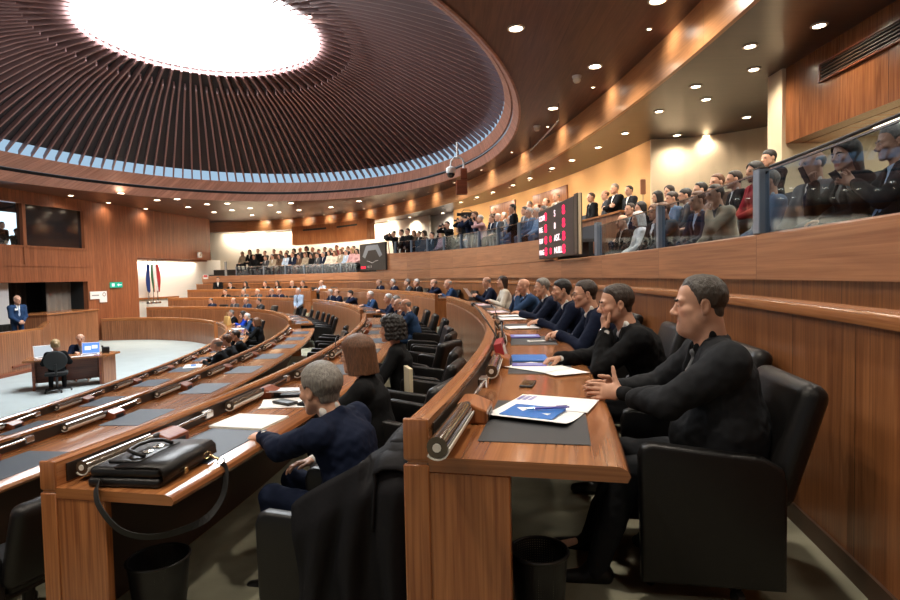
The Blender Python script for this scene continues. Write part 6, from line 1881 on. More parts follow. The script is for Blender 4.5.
# ------------------------------------------------------------------ armchairs
occ4 = [2.68, 3.62, 5.02, 6.35, 7.75, 9.1, 11.7, 13.0]
lab4 = ['black leather armchair of the large man at right, its side facing the camera', 'black armchair behind the man with his hand over his mouth', 'black armchair of the man with clasped hands', 'black armchair fourth along the top row', 'black armchair fifth along the top row', 'black armchair of the bald man in blue, top row', 'black armchair of the woman in white, top row', 'black armchair at the far end of the top row']
for y, l in zip(occ4, lab4): place_chair(4, tY(4, y), l, 'armchairs of the top row', 1.03 if y < 3 else 1.20)
place_chair(4, tY(4, 10.4), 'empty black armchair in the gap of the top row before the woman in white', 'armchairs of the top row', 1.12)
place_chair(3, tY(3, 3.06), 'black armchair with a dark coat over its back', 'armchairs of the briefcase desk', 1.28, 0.05)
place_chair(3, tY(3, 4.66), 'empty looking black armchair behind the woman with the brown bob', 'armchairs of the briefcase desk', 1.22, -0.25)
place_chair(3, tY(3, 6.45), 'black armchair of the woman with curly hair', 'armchairs of the briefcase desk', 1.18, -0.1)
for y, l, tn in ((7.35, 'empty black armchair facing the camera, largest beside the curly haired woman', -0.5), (8.3, 'second empty black armchair beyond the curly haired woman', -0.2), (9.2, 'third empty black armchair beyond the curly haired woman', 0.1)):
    place_chair(3, tY(3, y), l, 'armchairs of the briefcase desk', 1.15, tn)
place_chair(3, D(9.9), 'black armchair of the bald man with hands at his mouth', 'armchairs of the briefcase desk', 1.22)
for i, t_ in enumerate([tY(2, 3.6)] + S2[2:]): place_chair(2, t_, 'empty black armchair at the bare desk, %s from the near end' % NAMES[i], 'armchairs of the bare desk', 1.10, 0.2 * ((i * 7) % 5 - 2) / 2)
for i, t_ in enumerate(S1[:10]): place_chair(1, t_, 'black armchair at the innermost desk, %s from the near end' % NAMES[i], 'armchairs of the innermost desk', 1.05)
E2 = ROW[2]; a0 = E2.arc(D(29))
for i in range(8): place_chair(2, E2.at(a0 + 0.98 * i), 'empty black armchair in the far row before the striped front, %s from the aisle' % NAMES[i], 'empty armchairs of the far second tier', 1.0, -0.15)
for n, t_ in PEOPLE:
    if n == 1 and t_ < D(47): continue
    k_ = sum(1 for m_, q in PEOPLE if m_ == n and q > t_)
    place_chair(n, t_, 'black armchair of a seated person, %s from left, %s' % (NAMES[k_], SECN['r%d' % n]), 'far occupied armchairs', 1.16)
# ------------------------------------------------------------------ things on the top desk
def on_row(name, label, cat, n, y, off, z=0.0, rz=0.0, group=None, th=None):
    """thing resting on the desk of row n; its x runs along the row, y outwards"""
    F = local_frame(ROW[n], tY(n, y) if th is None else D(th), off, FLOOR[n] + 0.75 + z)
    return thing(name, label, cat, F.translation, math.atan2(F[1][0], F[0][0]) + rz, group)
def sheet(t, w, d, m, name='sheet', z=0.0, curl=0.0, rz=0.0, x=0, y=0, th=0.0015):
    mb = MB(); vs, fs = [], []
    nx = 10
    Rz = Matrix.Rotation(rz, 4, 'Z')
    for i in range(nx + 1):
        u = i / nx
        for j in range(7):
            v = j / 6
            zz = z + curl * (max(0, 0.35 - u) / 0.35) ** 2 + curl * 0.3 * (max(0, u - 0.8) / 0.2) ** 2
            p = Rz @ Vector(((u - 0.5) * w, (v - 0.5) * d, 0))
            vs.append((p.x + x, p.y + y, zz))
    n7 = 7
    for i in range(nx):
        for j in range(6): fs.append((i * n7 + j, (i + 1) * n7 + j, (i + 1) * n7 + j + 1, i * n7 + j + 1))
    n0 = len(vs)
    vs += [(p[0], p[1], p[2] + th) for p in vs]
    top = [tuple(n0 + q for q in f) for f in fs]
    bot = [tuple(reversed(f)) for f in fs]
    bd = [j for j in range(6)] + [i * n7 + 6 for i in range(nx)] + [nx * n7 + j for j in range(6, 0, -1)] + [i * n7 for i in range(nx, 0, -1)]
    side = [(bd[k], bd[(k + 1) % len(bd)], n0 + bd[(k + 1) % len(bd)], n0 + bd[k]) for k in range(len(bd))]
    mb.add(vs, top + bot + side)
    return mb.build(name, m, t, 60)
t = on_row('paper_sheets', 'white open papers with a small printed heading on the nearest desk pad', 'papers', 4, 2.50, 0.345, 0.007, -0.32)
s_ = sheet(t, 0.47, 0.37, M['paper'], 'lower_sheet', 0.0, 0.014); 
sheet(t, 0.26, 0.34, M['paper'], 'upper_sheet', 0.0025, 0.0, 0.06, 0.13, -0.02)
mb = MB()
for k in range(4):
    for j in range(3): mb.box(0.13 + k * 0.024, 0.146 + k * 0.024, 0.10 + j * 0.028, 0.12 + j * 0.028, 0.0042, 0.0046)
mb.build('printed_heading', M['purple'], t)
t = on_row('folder', 'bright blue folder lying on the nearest white papers', 'folder', 4, 2.42, 0.31, 0.014, -0.30)
mb = MB(); mb.rbox(-0.10, 0.10, -0.115, 0.115, 0, 0.006, 0.002, 1); mb.build('cover', M['blue'], t)
mb = MB(); mb.prism([(-0.02, 0.04), (0.055, 0.02), (0.03, 0.085)], 0.0062, 0.0068, lambda u, v, d: Vector((u, v, d))); mb.prism([(-0.05, -0.08), (-0.02, -0.085), (-0.03, -0.05)], 0.0062, 0.0068, lambda u, v, d: Vector((u, v, d))); mb.build('white_marks', M['paper'], t)
def pen(name, label, n, y, off, z, rz, L, m):
    t = on_row(name, label, 'pen', n, y, off, z, rz)
    mb = MB(); mb.tube([(0, 0, 0), (L * 0.78, 0, 0)], 0.0055, 10); mb.build('barrel', m, t)
    mb = MB(); mb.tube([(L * 0.78, 0, 0), (L * 0.95, 0, 0), (L, 0, 0)], [0.0055, 0.003, 0.0008], 10); mb.build('tip', M['steel'], t)
    mb = MB(); mb.rbox(-0.004, 0.045, -0.002, 0.002, 0.0055, 0.0085, 0.001, 1); mb.tube([(-0.012, 0, 0), (0, 0, 0)], 0.0045, 8); mb.build('clip', m, t)
pen('pen', 'violet pen lying across the bright blue folder', 4, 2.46, 0.45, 0.030, 1.85, 0.18, M['purple'])
t = on_row('mobile_phone', 'black mobile phone on the bare desk between the first two pads', 'phone', 4, 3.06, 0.26, 0.0, 1.45)
mb = MB(); mb.rbox(-0.035, 0.035, -0.085, 0.085, 0, 0.012, 0.005, 2); mb.build('body', M['black'], t)
mb = MB(); mb.box(-0.03, 0.03, -0.075, 0.06, 0.0121, 0.0124); mb.build('screen', M['boothglass'], t)
mb = MB(); mb.rbox(-0.012, 0.012, 0.064, 0.078, 0.0115, 0.0135, 0.001, 1); mb.build('button', M['steel'], t)
t = on_row('folder', 'blue folder at the back of the second desk pad', 'folder', 4, 3.98, 0.27, 0.005, 0.05)
mb = MB(); mb.rbox(-0.15, 0.14, -0.12, 0.13, 0, 0.007, 0.002, 1); mb.build('cover', M['blue'], t)
mb = MB(); mb.rbox(-0.14, 0.13, -0.11, 0.12, 0.007, 0.010, 0.001, 1); mb.build('pages', M['blue'], t)
t = on_row('booklet', 'violet booklet on the second desk pad in front of the blue folder', 'booklet', 4, 3.66, 0.27, 0.005, 0.0)
mb = MB(); mb.rbox(-0.05, 0.05, -0.10, 0.12, 0, 0.012, 0.002, 1); mb.build('cover', M['purple'], t)
mb = MB(); mb.rbox(-0.018, 0.018, -0.07, 0.09, 0.012, 0.0125, 0.0002, 1); mb.build('title_strip', mat('pale_violet', (0.4, 0.42, 0.75), 0.5), t)
t = on_row('paper_sheets', 'white sheets spread in front of the man with his hand over his mouth', 'papers', 4, 3.48, 0.44, 0.006, 0.5)
sheet(t, 0.32, 0.24, M['paper'], 'lower_sheet', 0, 0.004); sheet(t, 0.34, 0.26, M['paper'], 'upper_sheet', 0.003, 0.0, 0.35, 0.16, 0.06)
t = on_row('ring_binder', 'dark red ring binder leaning against the rail by the second seat', 'binder', 4, 3.86, 0.09, 0.0, 0.0)
t.rotation_euler.x = D(-14)
mb = MB(); mb.rbox(-0.17, 0.17, -0.025, 0.03, 0.0, 0.15, 0.004, 1); mb.build('cover', M['red'], t)
mb = MB(); mb.rbox(-0.12, 0.08, -0.028, -0.0252, 0.03, 0.12, 0.001, 1); mb.build('spine_label', M['cream_paper'], t)
t = on_row('booklet', 'violet booklet on the third desk pad', 'booklet', 4, 5.35, 0.30, 0.005, 0.0)
mb = MB(); mb.rbox(-0.12, 0.12, -0.12, 0.16, 0, 0.012, 0.002, 1); mb.build('cover', M['purple'], t)
mb = MB(); mb.rbox(-0.05, 0.05, -0.09, 0.12, 0.012, 0.0126, 0.0002, 1); mb.build('title_strip', mat('pale_blue', (0.35, 0.5, 0.8), 0.5), t)
t = on_row('mobile_phone', 'white mobile phone under the clasped hands of the third man', 'phone', 4, 4.98, 0.36, 0.004, 0.2)
mb = MB(); mb.rbox(-0.04, 0.04, -0.075, 0.075, 0, 0.009, 0.004, 2); mb.build('body', M['paper'], t)
mb = MB(); mb.box(-0.034, 0.034, -0.06, 0.06, 0.0091, 0.0094); mb.build('screen', M['grey'], t)
for y, off, l, w in ((6.3, 0.33, 'white sheets in front of the bearded man in navy', 0.34), (7.55, 0.34, 'white sheets in front of the grey haired man in navy', 0.42), (8.1, 0.42, 'white sheet beyond the grey haired man in navy', 0.3), (9.0, 0.30, 'white and pink papers in front of the bald man in blue', 0.5), (11.3, 0.34, 'pile of papers in front of the woman in white', 0.6)):
    t = on_row('paper_sheets', l, 'papers', 4, y, off, 0.006, 0.1); sheet(t, w, 0.34, M['paper'], 'lower_sheet', 0, 0.003)
    sheet(t, w * 0.7, 0.26, M['paper'] if y < 9 else mat('pink_paper', (0.75, 0.45, 0.5), 0.7), 'upper_sheet', 0.004, 0.0, 0.2)
t = thing('newspaper', 'large white paper held up by the bald man at the end of the top row', 'paper', ROW[4].p(tY(4, 13.0), 0.46, 0.86), math.atan2(ROW[4].n(tY(4, 13.0)).x, -ROW[4].n(tY(4, 13.0)).y))
mb = MB(); mb.prism([(-0.26, 0.0), (0.26, 0.0), (0.26, 0.22), (-0.26, 0.22)], -0.003, 0.003, lambda u, v, d: Vector((u, d + v * 0.6, v * 0.9))); mb.build('page', M['paper'], t)
mb = MB(); mb.prism([(-0.2, 0.04), (0.2, 0.04), (0.2, 0.17), (-0.2, 0.17)], -0.005, -0.0032, lambda u, v, d: Vector((u, d + v * 0.6, v * 0.9))); mb.build('print', mat('news_print', (0.6, 0.6, 0.6), 0.7), t)
# gooseneck microphones
def goose(label, n, y, off, hx, hy, hz):
    t = on_row('gooseneck_microphone', label, 'microphone', n, y, off, 0.087)
    pts = [(hx * f * f, hy * f * (1 - 0.2 * f), hz * (1 - (1 - f) ** 2)) for f in [i / 10 for i in range(11)]]
    mb = MB(); mb.tube(pts, 0.006, 8); mb.build('neck', M['black'], t)
    mb = MB(); mb.tube([pts[-1], tuple(np.array(pts[-1]) + nrm(np.array(pts[-1]) - np.array(pts[-2])) * 0.07)], 0.016, 10); mb.build('microphone_head', M['black'], t, 40)
    mb = MB(); mb.lathe([(0, 0.012), (0.022, 0.01), (0.026, 0)], 14); mb.build('base', M['black'], t)
goose('black gooseneck microphone bending over the curved rail of the top desk', 4, 4.12, 0.06, 0.50, 0.30, 0.27)
goose('short black microphone by the red binder', 4, 4.35, 0.07, 0.25, 0.02, 0.12)
goose('black gooseneck microphone in front of the bearded man in navy', 4, 6.55, 0.07, 0.3, 0.05, 0.14)
goose('black microphone on the briefcase desk before the curly haired woman', 3, 6.9, 0.07, 0.3, 0.06, 0.15)
# ------------------------------------------------------------------ things on the briefcase desk
t = on_row('notepad', 'white pad of paper under the hand of the grey haired man', 'notepad', 3, 3.86, 0.33, 0.005, -0.1)
mb = MB(); mb.rbox(-0.17, 0.17, -0.19, 0.21, 0, 0.012, 0.003, 1); mb.build('pages', M['paper'], t)
mb = MB(); mb.rbox(-0.172, 0.172, -0.192, 0.212, -0.003, 0.0, 0.001, 1); mb.build('backing_board', M['cream_paper'], t)
t = on_row('paper_sheets', 'stack of white papers beneath the black case, beside the white pad', 'papers', 3, 4.42, 0.33, 0.005, 0.2)
sheet(t, 0.32, 0.36, M['paper'], 'lower_sheet', 0, 0.0); sheet(t, 0.30, 0.34, M['paper'], 'upper_sheet', 0.004, 0.0, 0.15, 0.02, 0.02)
t = on_row('glasses_case', 'black case lying on the stack of white papers', 'case', 3, 4.38, 0.34, 0.012, -0.5)
mb = MB(); mb.rbox(-0.05, 0.05, -0.10, 0.10, 0, 0.022, 0.01, 3); mb.build('body', M['leather'], t, 40)
mb = MB(); mb.rbox(-0.0505, 0.0505, -0.1005, 0.1005, 0.011, 0.0125, 0.0005, 1); mb.build('seam', M['grey'], t)
t = on_row('paper_sheets', 'white folded paper tilted against the lamp, above the black case', 'papers', 3, 4.68, 0.24, 0.045, 0.1)
sheet(t, 0.24, 0.30, M['paper'], 'lower_sheet', 0.0, 0.02); sheet(t, 0.2, 0.26, mat('faint_blue_paper', (0.68, 0.74, 0.85), 0.7), 'upper_sheet', 0.003, 0.02)
t = thing('folder', 'cream folder standing upright on an empty armchair near the curly haired woman', 'folder', ROW[3].p(tY(3, 5.75), 1.08, FLOOR[3] + 0.47), 0.3)
mb = MB(); mb.rbox(-0.02, 0.02, -0.12, 0.12, 0.0, 0.34, 0.003, 1); mb.build('cover', mat('folder_cream', (0.72, 0.62, 0.42), 0.6), t)
mb = MB(); mb.rbox(-0.014, 0.014, -0.115, 0.125, 0.01, 0.33, 0.002, 1); mb.build('pages', M['paper'], t)
place_chair(3, tY(3, 5.62), 'empty black armchair holding the cream folder', 'armchairs of the briefcase desk', 1.22, -0.15)
# papers on the innermost desk
t = on_row('paper_sheets', 'white papers with a blue sheet before the balding man at the innermost desk', 'papers', 1, 11.4, 0.38, 0.005, 0.2)
sheet(t, 0.5, 0.34, M['paper'], 'lower_sheet', 0, 0.0); sheet(t, 0.3, 0.10, M['blue'], 'blue_sheet', 0.003, 0.0, 0.1, 0.05, 0.0)
t = on_row('paper_sheets', 'white papers before the people round the tan handbag', 'papers', 1, 0, 0.36, 0.005, 0.1, None, 43)
sheet(t, 0.6, 0.36, M['paper'], 'lower_sheet', 0, 0.0); sheet(t, 0.4, 0.3, M['paper'], 'upper_sheet', 0.003, 0.0, 0.3)
t = on_row('round_desk_tray', 'pale wooden rounded tray end on the innermost desk behind the dark haired man', 'tray', 1, 0, 0.3, 0.0, 0.0, None, 24)
mb = MB(); mb.lathe([(0, 0), (0.30, 0), (0.32, 0.03), (0.30, 0.05), (0, 0.05)], 28); mb.build('board', M['rail'], t, 40)
mb = MB(); mb.lathe([(0.10, 0.05), (0.10, 0.06), (0.0, 0.06)], 20); mb.build('inset', M['cream_paper'], t, 40)
# tan handbag
t = on_row('handbag', 'tan handbag with a looped handle standing on the far end of the innermost desk', 'handbag', 1, 0, 0.22, 0.0, 0.1, None, 50.2)
mb = MB()
bm = bmesh.new(); bmesh.ops.create_cube(bm, size=1)
for v in bm.verts:
    top = v.co.z > 0; v.co = Vector((v.co.x * (0.50 if top else 0.56), v.co.y * (0.10 if top else 0.20), (v.co.z + 0.5) * 0.36))
bmesh.ops.bevel(bm, geom=bm.edges[:], offset=0.03, segments=3, affect='EDGES', profile=0.5); mb.from_bm(bm); mb.build('body', M['yellow'], t, 50)
mb = MB(); mb.tube([(-0.15, 0, 0.34)] + [(0.15 * -math.cos(a), 0, 0.36 + 0.16 * math.sin(a)) for a in [D(15 + 15 * q) for q in range(11)]] + [(0.15, 0, 0.34)], 0.014, 8); mb.build('handle', mat('tan_strap', (0.32, 0.19, 0.07), 0.5), t)
mb = MB(); mb.rbox(-0.03, 0.03, -0.085, -0.06, 0.24, 0.30, 0.005); mb.build('clasp', M['gold'], t)
# ------------------------------------------------------------------ briefcase
t = on_row('briefcase', 'black leather briefcase lying flat on the near end of the desk, strap hanging down', 'briefcase', 3, 2.93, 0.33, 0.0, -math.pi / 2 + 0.06)
t.scale = (1.12, 1.12, 1.05)
def pillow(mb, x0, x1, y0, y1, z0, z1, r, sag=0.0):
    bm = bmesh.new(); bmesh.ops.create_grid(bm, x_segments=8, y_segments=8, size=0.5)
    bm.free(); mb.rbox(x0, x1, y0, y1, z0, z1, r, 4)
mb = MB(); mb.rbox(-0.175, 0.165, -0.215, 0.215, 0.0, 0.045, 0.018, 3); mb.build('back_compartment', M['leather'], t, 50)
mb = MB(); mb.rbox(-0.170, 0.160, -0.208, 0.208, 0.040, 0.092, 0.022, 3); mb.build('front_compartment', M['leather'], t, 50)
mb = MB()
prof = [(-0.05, 0.094), (0.10, 0.099), (0.158, 0.096), (0.178, 0.075), (0.182, 0.03)]
vs, fs = [], []
for (x, z) in prof:
    for y in (-0.205, -0.1, 0, 0.1, 0.205): vs.append((x, y, z + 0.004 * (1 - abs(y) / 0.205)))
for i in range(len(prof) - 1):
    for j in range(4): fs.append((i * 5 + j, i * 5 + j + 1, (i + 1) * 5 + j + 1, (i + 1) * 5 + j))
mb.add(vs, fs); o = mb.build('flap', M['leather'], t, True); sm = o.modifiers.new('thick', 'SOLIDIFY'); sm.thickness = 0.006; sm.offset = 1
mb = MB(); mb.rbox(-0.12, 0.03, -0.15, 0.15, 0.090, 0.104, 0.006, 2); mb.build('front_pocket', M['leather'], t, 50)
mb = MB(); mb.tube([(0.02, -0.10, 0.11), (-0.03, -0.10, 0.125), (-0.075, -0.075, 0.128), (-0.085, 0.0, 0.13), (-0.075, 0.075, 0.128), (-0.03, 0.10, 0.125), (0.02, 0.10, 0.11)], 0.0095, 8); mb.build('handle', M['leather'], t, True)
for y in (-0.03, 0.05):
    mb = MB(); mb.rbox(-0.035, 0.0, y - 0.02, y + 0.02, 0.104, 0.113, 0.003, 1); mb.rbox(-0.028, -0.008, y - 0.008, y + 0.008, 0.113, 0.118, 0.002, 1); mb.build('clasp', M['chrome'], t)
# hanging strap: from the near corner down, round under the desk edge and up to the gold ring
strap = [(-0.10, -0.19, 0.03), (-0.10, -0.245, 0.022), (-0.06, -0.285, -0.05), (0.03, -0.29, -0.15), (0.12, -0.25, -0.20), (0.20, -0.17, -0.215), (0.275, -0.06, -0.20), (0.305, 0.03, -0.13), (0.292, 0.09, -0.03), (0.27, 0.10, 0.012)]
def catmull(P, n=6):
    P = [Vector(p) for p in P]; out = []
    for i in range(len(P) - 1):
        a, b, c, d = P[max(0, i - 1)], P[i], P[i + 1], P[min(len(P) - 1, i + 2)]
        for k in range(n):
            u = k / n; out.append(0.5 * ((2 * b) + (c - a) * u + (2 * a - 5 * b + 4 * c - d) * u * u + (3 * b - a - 3 * c + d) * u ** 3))
    return out + [P[-1]]
def ribbon(mb, pts, w, th, upv):
    vs, fs = [], []
    for i, p in enumerate(pts):
        tdir = (pts[min(i + 1, len(pts) - 1)] - pts[max(0, i - 1)]).normalized()
        s = tdir.cross(Vector(upv)).normalized(); nrm_ = s.cross(tdir)
        vs += [p + s * w / 2 + nrm_ * th / 2, p - s * w / 2 + nrm_ * th / 2, p - s * w / 2 - nrm_ * th / 2, p + s * w / 2 - nrm_ * th / 2]
    for i in range(len(pts) - 1):
        for k in range(4): fs.append((4 * i + k, 4 * i + (k + 1) % 4, 4 * i + 4 + (k + 1) % 4, 4 * i + 4 + k))
    fs += [(3, 2, 1, 0), tuple(4 * (len(pts) - 1) + k for k in range(4))]
    mb.add(vs, fs)
STRAP_T = t
mb = MB(); ribbon(mb, catmull(strap), 0.034, 0.004, (0.25, 1.0, 0.1)); mb.build('strap', M['blackm'], t)
for (x, y, z) in ((0.262, 0.10, 0.022), (0.195, 0.10, 0.05)):
    mb = MB(); mb.tube([(x + 0.010 * math.cos(a), y + 0.016 * math.cos(a), z + 0.016 * math.sin(a)) for a in [2 * math.pi * i / 14 for i in range(14)]], 0.0032, 6, closed=True); mb.build('ring', M['gold'], t)
mb = MB(); mb.tube([(0.252, 0.10, 0.030), (0.228, 0.10, 0.042), (0.208, 0.10, 0.052)], 0.006, 8); mb.build('hook', M['gold'], t)
mb = MB(); mb.rbox(0.185, 0.195, -0.075, -0.05, 0.02, 0.05, 0.003, 1); mb.build('zip_pull', M['gold'], t)
# ------------------------------------------------------------------ coat over the chair back
def coat():
    cx = [c for c in CHAIRS if 'coat' in c['label']][0]
    t = thing('coat', 'dark coat hung over the back of the armchair of the grey haired man', 'coat', cx.location.copy(), cx.rotation_euler.z)
    # in chair space: back top edge runs along x at y~0.36, z~0.9
    mb = MB(); vs, fs = [], []
    nu, nv = 46, 30
    for i in range(nu + 1):
        u = -0.37 + 0.74 * i / nu
        for j in range(nv + 1):
            s = j / nv
            L = -0.26 + s * 1.02            # length along the cloth from the front hem over the top to the back hem
            edge = max(0, abs(u) - 0.27) / 0.10
            top = 0.925 - 0.035 * edge ** 2 - 0.02 * (u / 0.3) ** 2
            if L < 0:
                y = 0.285 + 0.02 * L * 3; z = top + L * 0.95 - 0.0
            elif L < 0.13:
                a = L / 0.13 * math.pi; y = 0.36 - 0.085 * math.cos(a); z = top + 0.035 * math.sin(a)
            else:
                q = L - 0.13; y = 0.447 + 0.05 * math.sin(min(q, 0.3) * 4) - 0.10 * q; z = top - q * 0.98
            fold = 0.5 + 0.5 * math.sin(u * 26 + 1.5 * math.sin(u * 9) + L * 2.0)
            amp = 0.045 * max(0, min(1, (L - 0.10) / 0.4))
            y += amp * fold + 0.008 * math.sin(u * 60 + L * 15) * max(0, min(1, L * 3))
            uu = u * (1.0 + 0.10 * max(0, L)) + 0.015 * math.sin(L * 9 + u * 8)
            vs.append((uu, y, z))
    for i in range(nu):
        for j in range(nv): fs.append((i * (nv + 1) + j, (i + 1) * (nv + 1) + j, (i + 1) * (nv + 1) + j + 1, i * (nv + 1) + j + 1))
    mb.add(vs, fs); o = mb.build('coat_body', CL['coat'], t, True); sm = o.modifiers.new('thick', 'SOLIDIFY'); sm.thickness = 0.012
    mb = MB(); vs, fs = [], []
    for i in range(31):
        y = -0.10 + 0.56 * i / 30
        zt_ = 0.70 + 0.27 * min(1, max(0, (y + 0.10) / 0.42)) ** 0.8
        for j in range(25):
            s = j / 24
            z = zt_ - s * (zt_ - 0.10 - 0.06 * math.sin(y * 14))
            x = 0.335 + 0.05 * min(1, s * 5) - 0.10 * max(0, 1 - s * 6) * (y > 0.2) + 0.026 * math.sin(y * 34 + 1.2 * math.sin(s * 3) + s) * min(1, s * 2.2) + 0.010 * math.sin(y * 75 + s * 9) * s
            vs.append((x, y + 0.02 * math.sin(s * 5 + y * 9), z))
    for i in range(30):
        for j in range(24): fs.append((i * 25 + j, i * 25 + j + 1, (i + 1) * 25 + j + 1, (i + 1) * 25 + j))
    mb.add(vs, fs); o = mb.build('coat_front', CL['coat'], t, True); sm = o.modifiers.new('thick', 'SOLIDIFY'); sm.thickness = 0.012
    # one sleeve hanging at the side
    f = Fig(); pts = [(-0.33, 0.36, 0.86), (-0.40, 0.40, 0.62), (-0.41, 0.42, 0.36), (-0.38, 0.43, 0.18)]
    for a, b in zip(pts[:-1], pts[1:]): f.cap(a, b, 0.062, 0.056, 0, 0.02, lat=(0, 1, 0), w=1.25)
    fig_mesh('sleeve', f, [CL['coat']], 0.012, t, False, lambda P, d: d + 0.007 * noise3(P, 38, 1.2) + 0.004 * noise3(P, 80, 2))
    f = Fig(); f.cap((-0.15, 0.35, 0.945), (0.15, 0.35, 0.945), 0.026, 0.026, 0, 0.01, lat=(0, 1, 0), w=1.7)
    fig_mesh('collar', f, [CL['coat']], 0.010, t, False, lambda P, d: d + 0.004 * noise3(P, 50, .4))
    mb = MB(); mb.rbox(-0.30, -0.27, 0.50, 0.506, 0.46, 0.468, 0.001, 1); mb.build('tag', M['paper'], t)
CL['coat'] = cloth('cloth_coat', (0.012, 0.012, 0.014), 0.6)
coat()
# ------------------------------------------------------------------ waste bins
def wastebin(label, n, y, off, r=0.125):
    p = ROW[n].p(tY(n, y), off, FLOOR[n])
    t = thing('waste_bin', label, 'waste bin', p, 0, None)
    mb = MB(); mb.lathe([(0, 0.004), (r * 0.78, 0.004), (r * 0.97, 0.30), (r * 0.99, 0.30), (r * 0.80, 0.0), (0, 0)], 32); mb.build('body', M['bin'], t, 40)
    mb = MB(); mb.tube([(r * math.cos(a), r * math.sin(a), 0.30) for a in [2 * math.pi * i / 32 for i in range(32)]], 0.007, 8, closed=True); mb.build('rim', M['black'], t, True)
    mb = MB(); mb.lathe([(r * 0.79, 0), (r * 0.82, 0.0), (r * 0.84, 0.03), (r * 0.80, 0.03)], 32, close=True); mb.build('base_ring', M['black'], t, 40)
def meshmat():
    m, nt, b, N = new_mat('perforated_metal')
    uv = N('ShaderNodeUVMap'); uv.uv_map = 'UVMap'
    vo = N('ShaderNodeTexVoronoi'); vo.inputs['Scale'].default_value = 110; vo.inputs['Randomness'].default_value = 0.0
    nt.links.new(uv.outputs[0], vo.inputs['Vector'])
    gt = N('ShaderNodeMath'); gt.operation = 'GREATER_THAN'; gt.inputs[1].default_value = 0.22; nt.links.new(vo.outputs['Distance'], gt.inputs[0])
    nt.links.new(gt.outputs[0], b.inputs['Alpha'])
    b.inputs['Base Color'].default_value = (0.012, 0.012, 0.013, 1); b.inputs['Roughness'].default_value = 0.4
    return m
M['bin'] = meshmat()
wastebin('black mesh waste bin under the near end of the top desk', 4, 2.16, 0.34, 0.108)
wastebin('black mesh waste bin under the briefcase desk', 3, 2.92, 0.33, 0.15)
# wristwatch of the second man
w = PINFO[man2.name]
t = thing('wristwatch', 'steel wristwatch on the man holding his hand over his mouth', 'watch', (0, 0, 0))
t.matrix_world = man2.matrix_basis.copy()
wr, el = w['_wr'][-1], w['_el'][-1]; dv = nrm(wr - el); c_ = wr - dv * 0.002
u_ = nrm(np.cross(dv, (1, 0, 0))); v_ = np.cross(dv, u_)
mb = MB(); mb.tube([Vector(c_ + (u_ * math.cos(a) + v_ * math.sin(a)) * 0.034) for a in [2 * math.pi * i / 24 for i in range(24)]], 0.0075, 8, closed=True); mb.build('bracelet', M['steel'], t, True)
fc = c_ + nrm(-np.array((1, 0.0, 0))) * 0.040
mb = MB(); mb.tube([Vector(fc), Vector(fc + np.array((-0.010, 0, 0)))], 0.019, 18); mb.build('case', M['chrome'], t)
mb = MB(); mb.tube([Vector(fc + np.array((-0.010, 0, 0))), Vector(fc + np.array((-0.0108, 0, 0)))], 0.015, 18); mb.build('dial', M['paper'], t)
# ------------------------------------------------------------------ operators' desk on the pale floor
OP = Matrix.Translation((-9.92, 14.55, -1.3)) @ Matrix.Rotation(math.atan2(0.55, 0.835), 4, 'Z')
def opt(name, label, cat, x, y, z, rz=0.0, group=None):
    p = OP @ Vector((x, y, z)); return thing(name, label, cat, p, math.atan2(0.55, 0.835) + rz, group)
t = opt('table', 'small wooden table with laptops standing alone on the pale floor', 'table', 0, 0, 0)
mb = MB(); mb.prism([(-1.0, -0.35), (0.75, -0.42), (1.12, 0.25), (0.9, 0.5), (-0.9, 0.5)], 0.72, 0.77, lambda u, v, d: Vector((u, v, d))); mb.build('table_top', M['rail'], t)
mb = MB(); mb.box(-0.82, -0.76, -0.3, 0.42, 0, 0.72); mb.build('side_panel', M['redwood'], t)
mb = MB(); mb.box(0.60, 0.66, -0.34, 0.42, 0, 0.72); mb.build('side_panel', M['redwood'], t)
mb = MB(); mb.prism([(0.66, -0.33), (0.70, -0.33), (1.0, 0.22), (0.96, 0.26)], 0, 0.72, lambda u, v, d: Vector((u, v, d))); mb.build('corner_panel', M['end'], t)
mb = MB(); mb.box(-0.76, 0.60, 0.30, 0.34, 0.1, 0.72); mb.build('modesty_panel', M['redwood'], t)
def laptop(x, y, rz, label, face, m):
    t = opt('laptop', label, 'laptop', x, y, 0.77, rz)
    mb = MB(); mb.rbox(-0.20, 0.20, -0.14, 0.14, 0, 0.02, 0.006, 2); mb.build('base', m, t)
    R = Matrix.Translation((0, 0.14, 0.015)) @ Matrix.Rotation(D(-12), 4, 'X')
    mb = MB(); mb.rbox(-0.21, 0.21, 0.0, 0.014, 0, 0.30, 0.005, 2, M=R); l_ = mb.build('lid', m, t)
    mb = MB(); mb.box(-0.19, 0.19, -0.002, -0.0002, 0.02, 0.285, M=R); mb.build('screen', face, l_)
    mb = MB(); mb.box(-0.17, 0.17, -0.10, 0.08, 0.0202, 0.0215); mb.build('keyboard', M['black'], t)
    return t, R
t, R = laptop(0.42, -0.02, -0.15, 'white laptop with a blue screen facing the camera', emit('screen_blue', (0.10, 0.22, 0.75), 1.3), M['paper'])
mb = MB(); mb.box(-0.14, 0.0, -0.004, -0.002, 0.10, 0.20, M=R); mb.box(0.02, 0.15, -0.004, -0.002, 0.13, 0.22, M=R); mb.build('window_shapes', emit('screen_pale', (0.7, 0.8, 1.0), 1.2), t)
laptop(-0.55, 0.05, 0.25, 'pale laptop at the left end of the small table', emit('screen_soft', (0.6, 0.66, 0.72), 0.7), M['paper'])
t = opt('desk_telephone', 'black desk telephone right of the laptop with the blue screen', 'telephone', 0.78, 0.18, 0.77)
mb = MB(); mb.rbox(-0.09, 0.09, -0.10, 0.10, 0, 0.16, 0.02, 2); mb.build('body', M['black'], t)
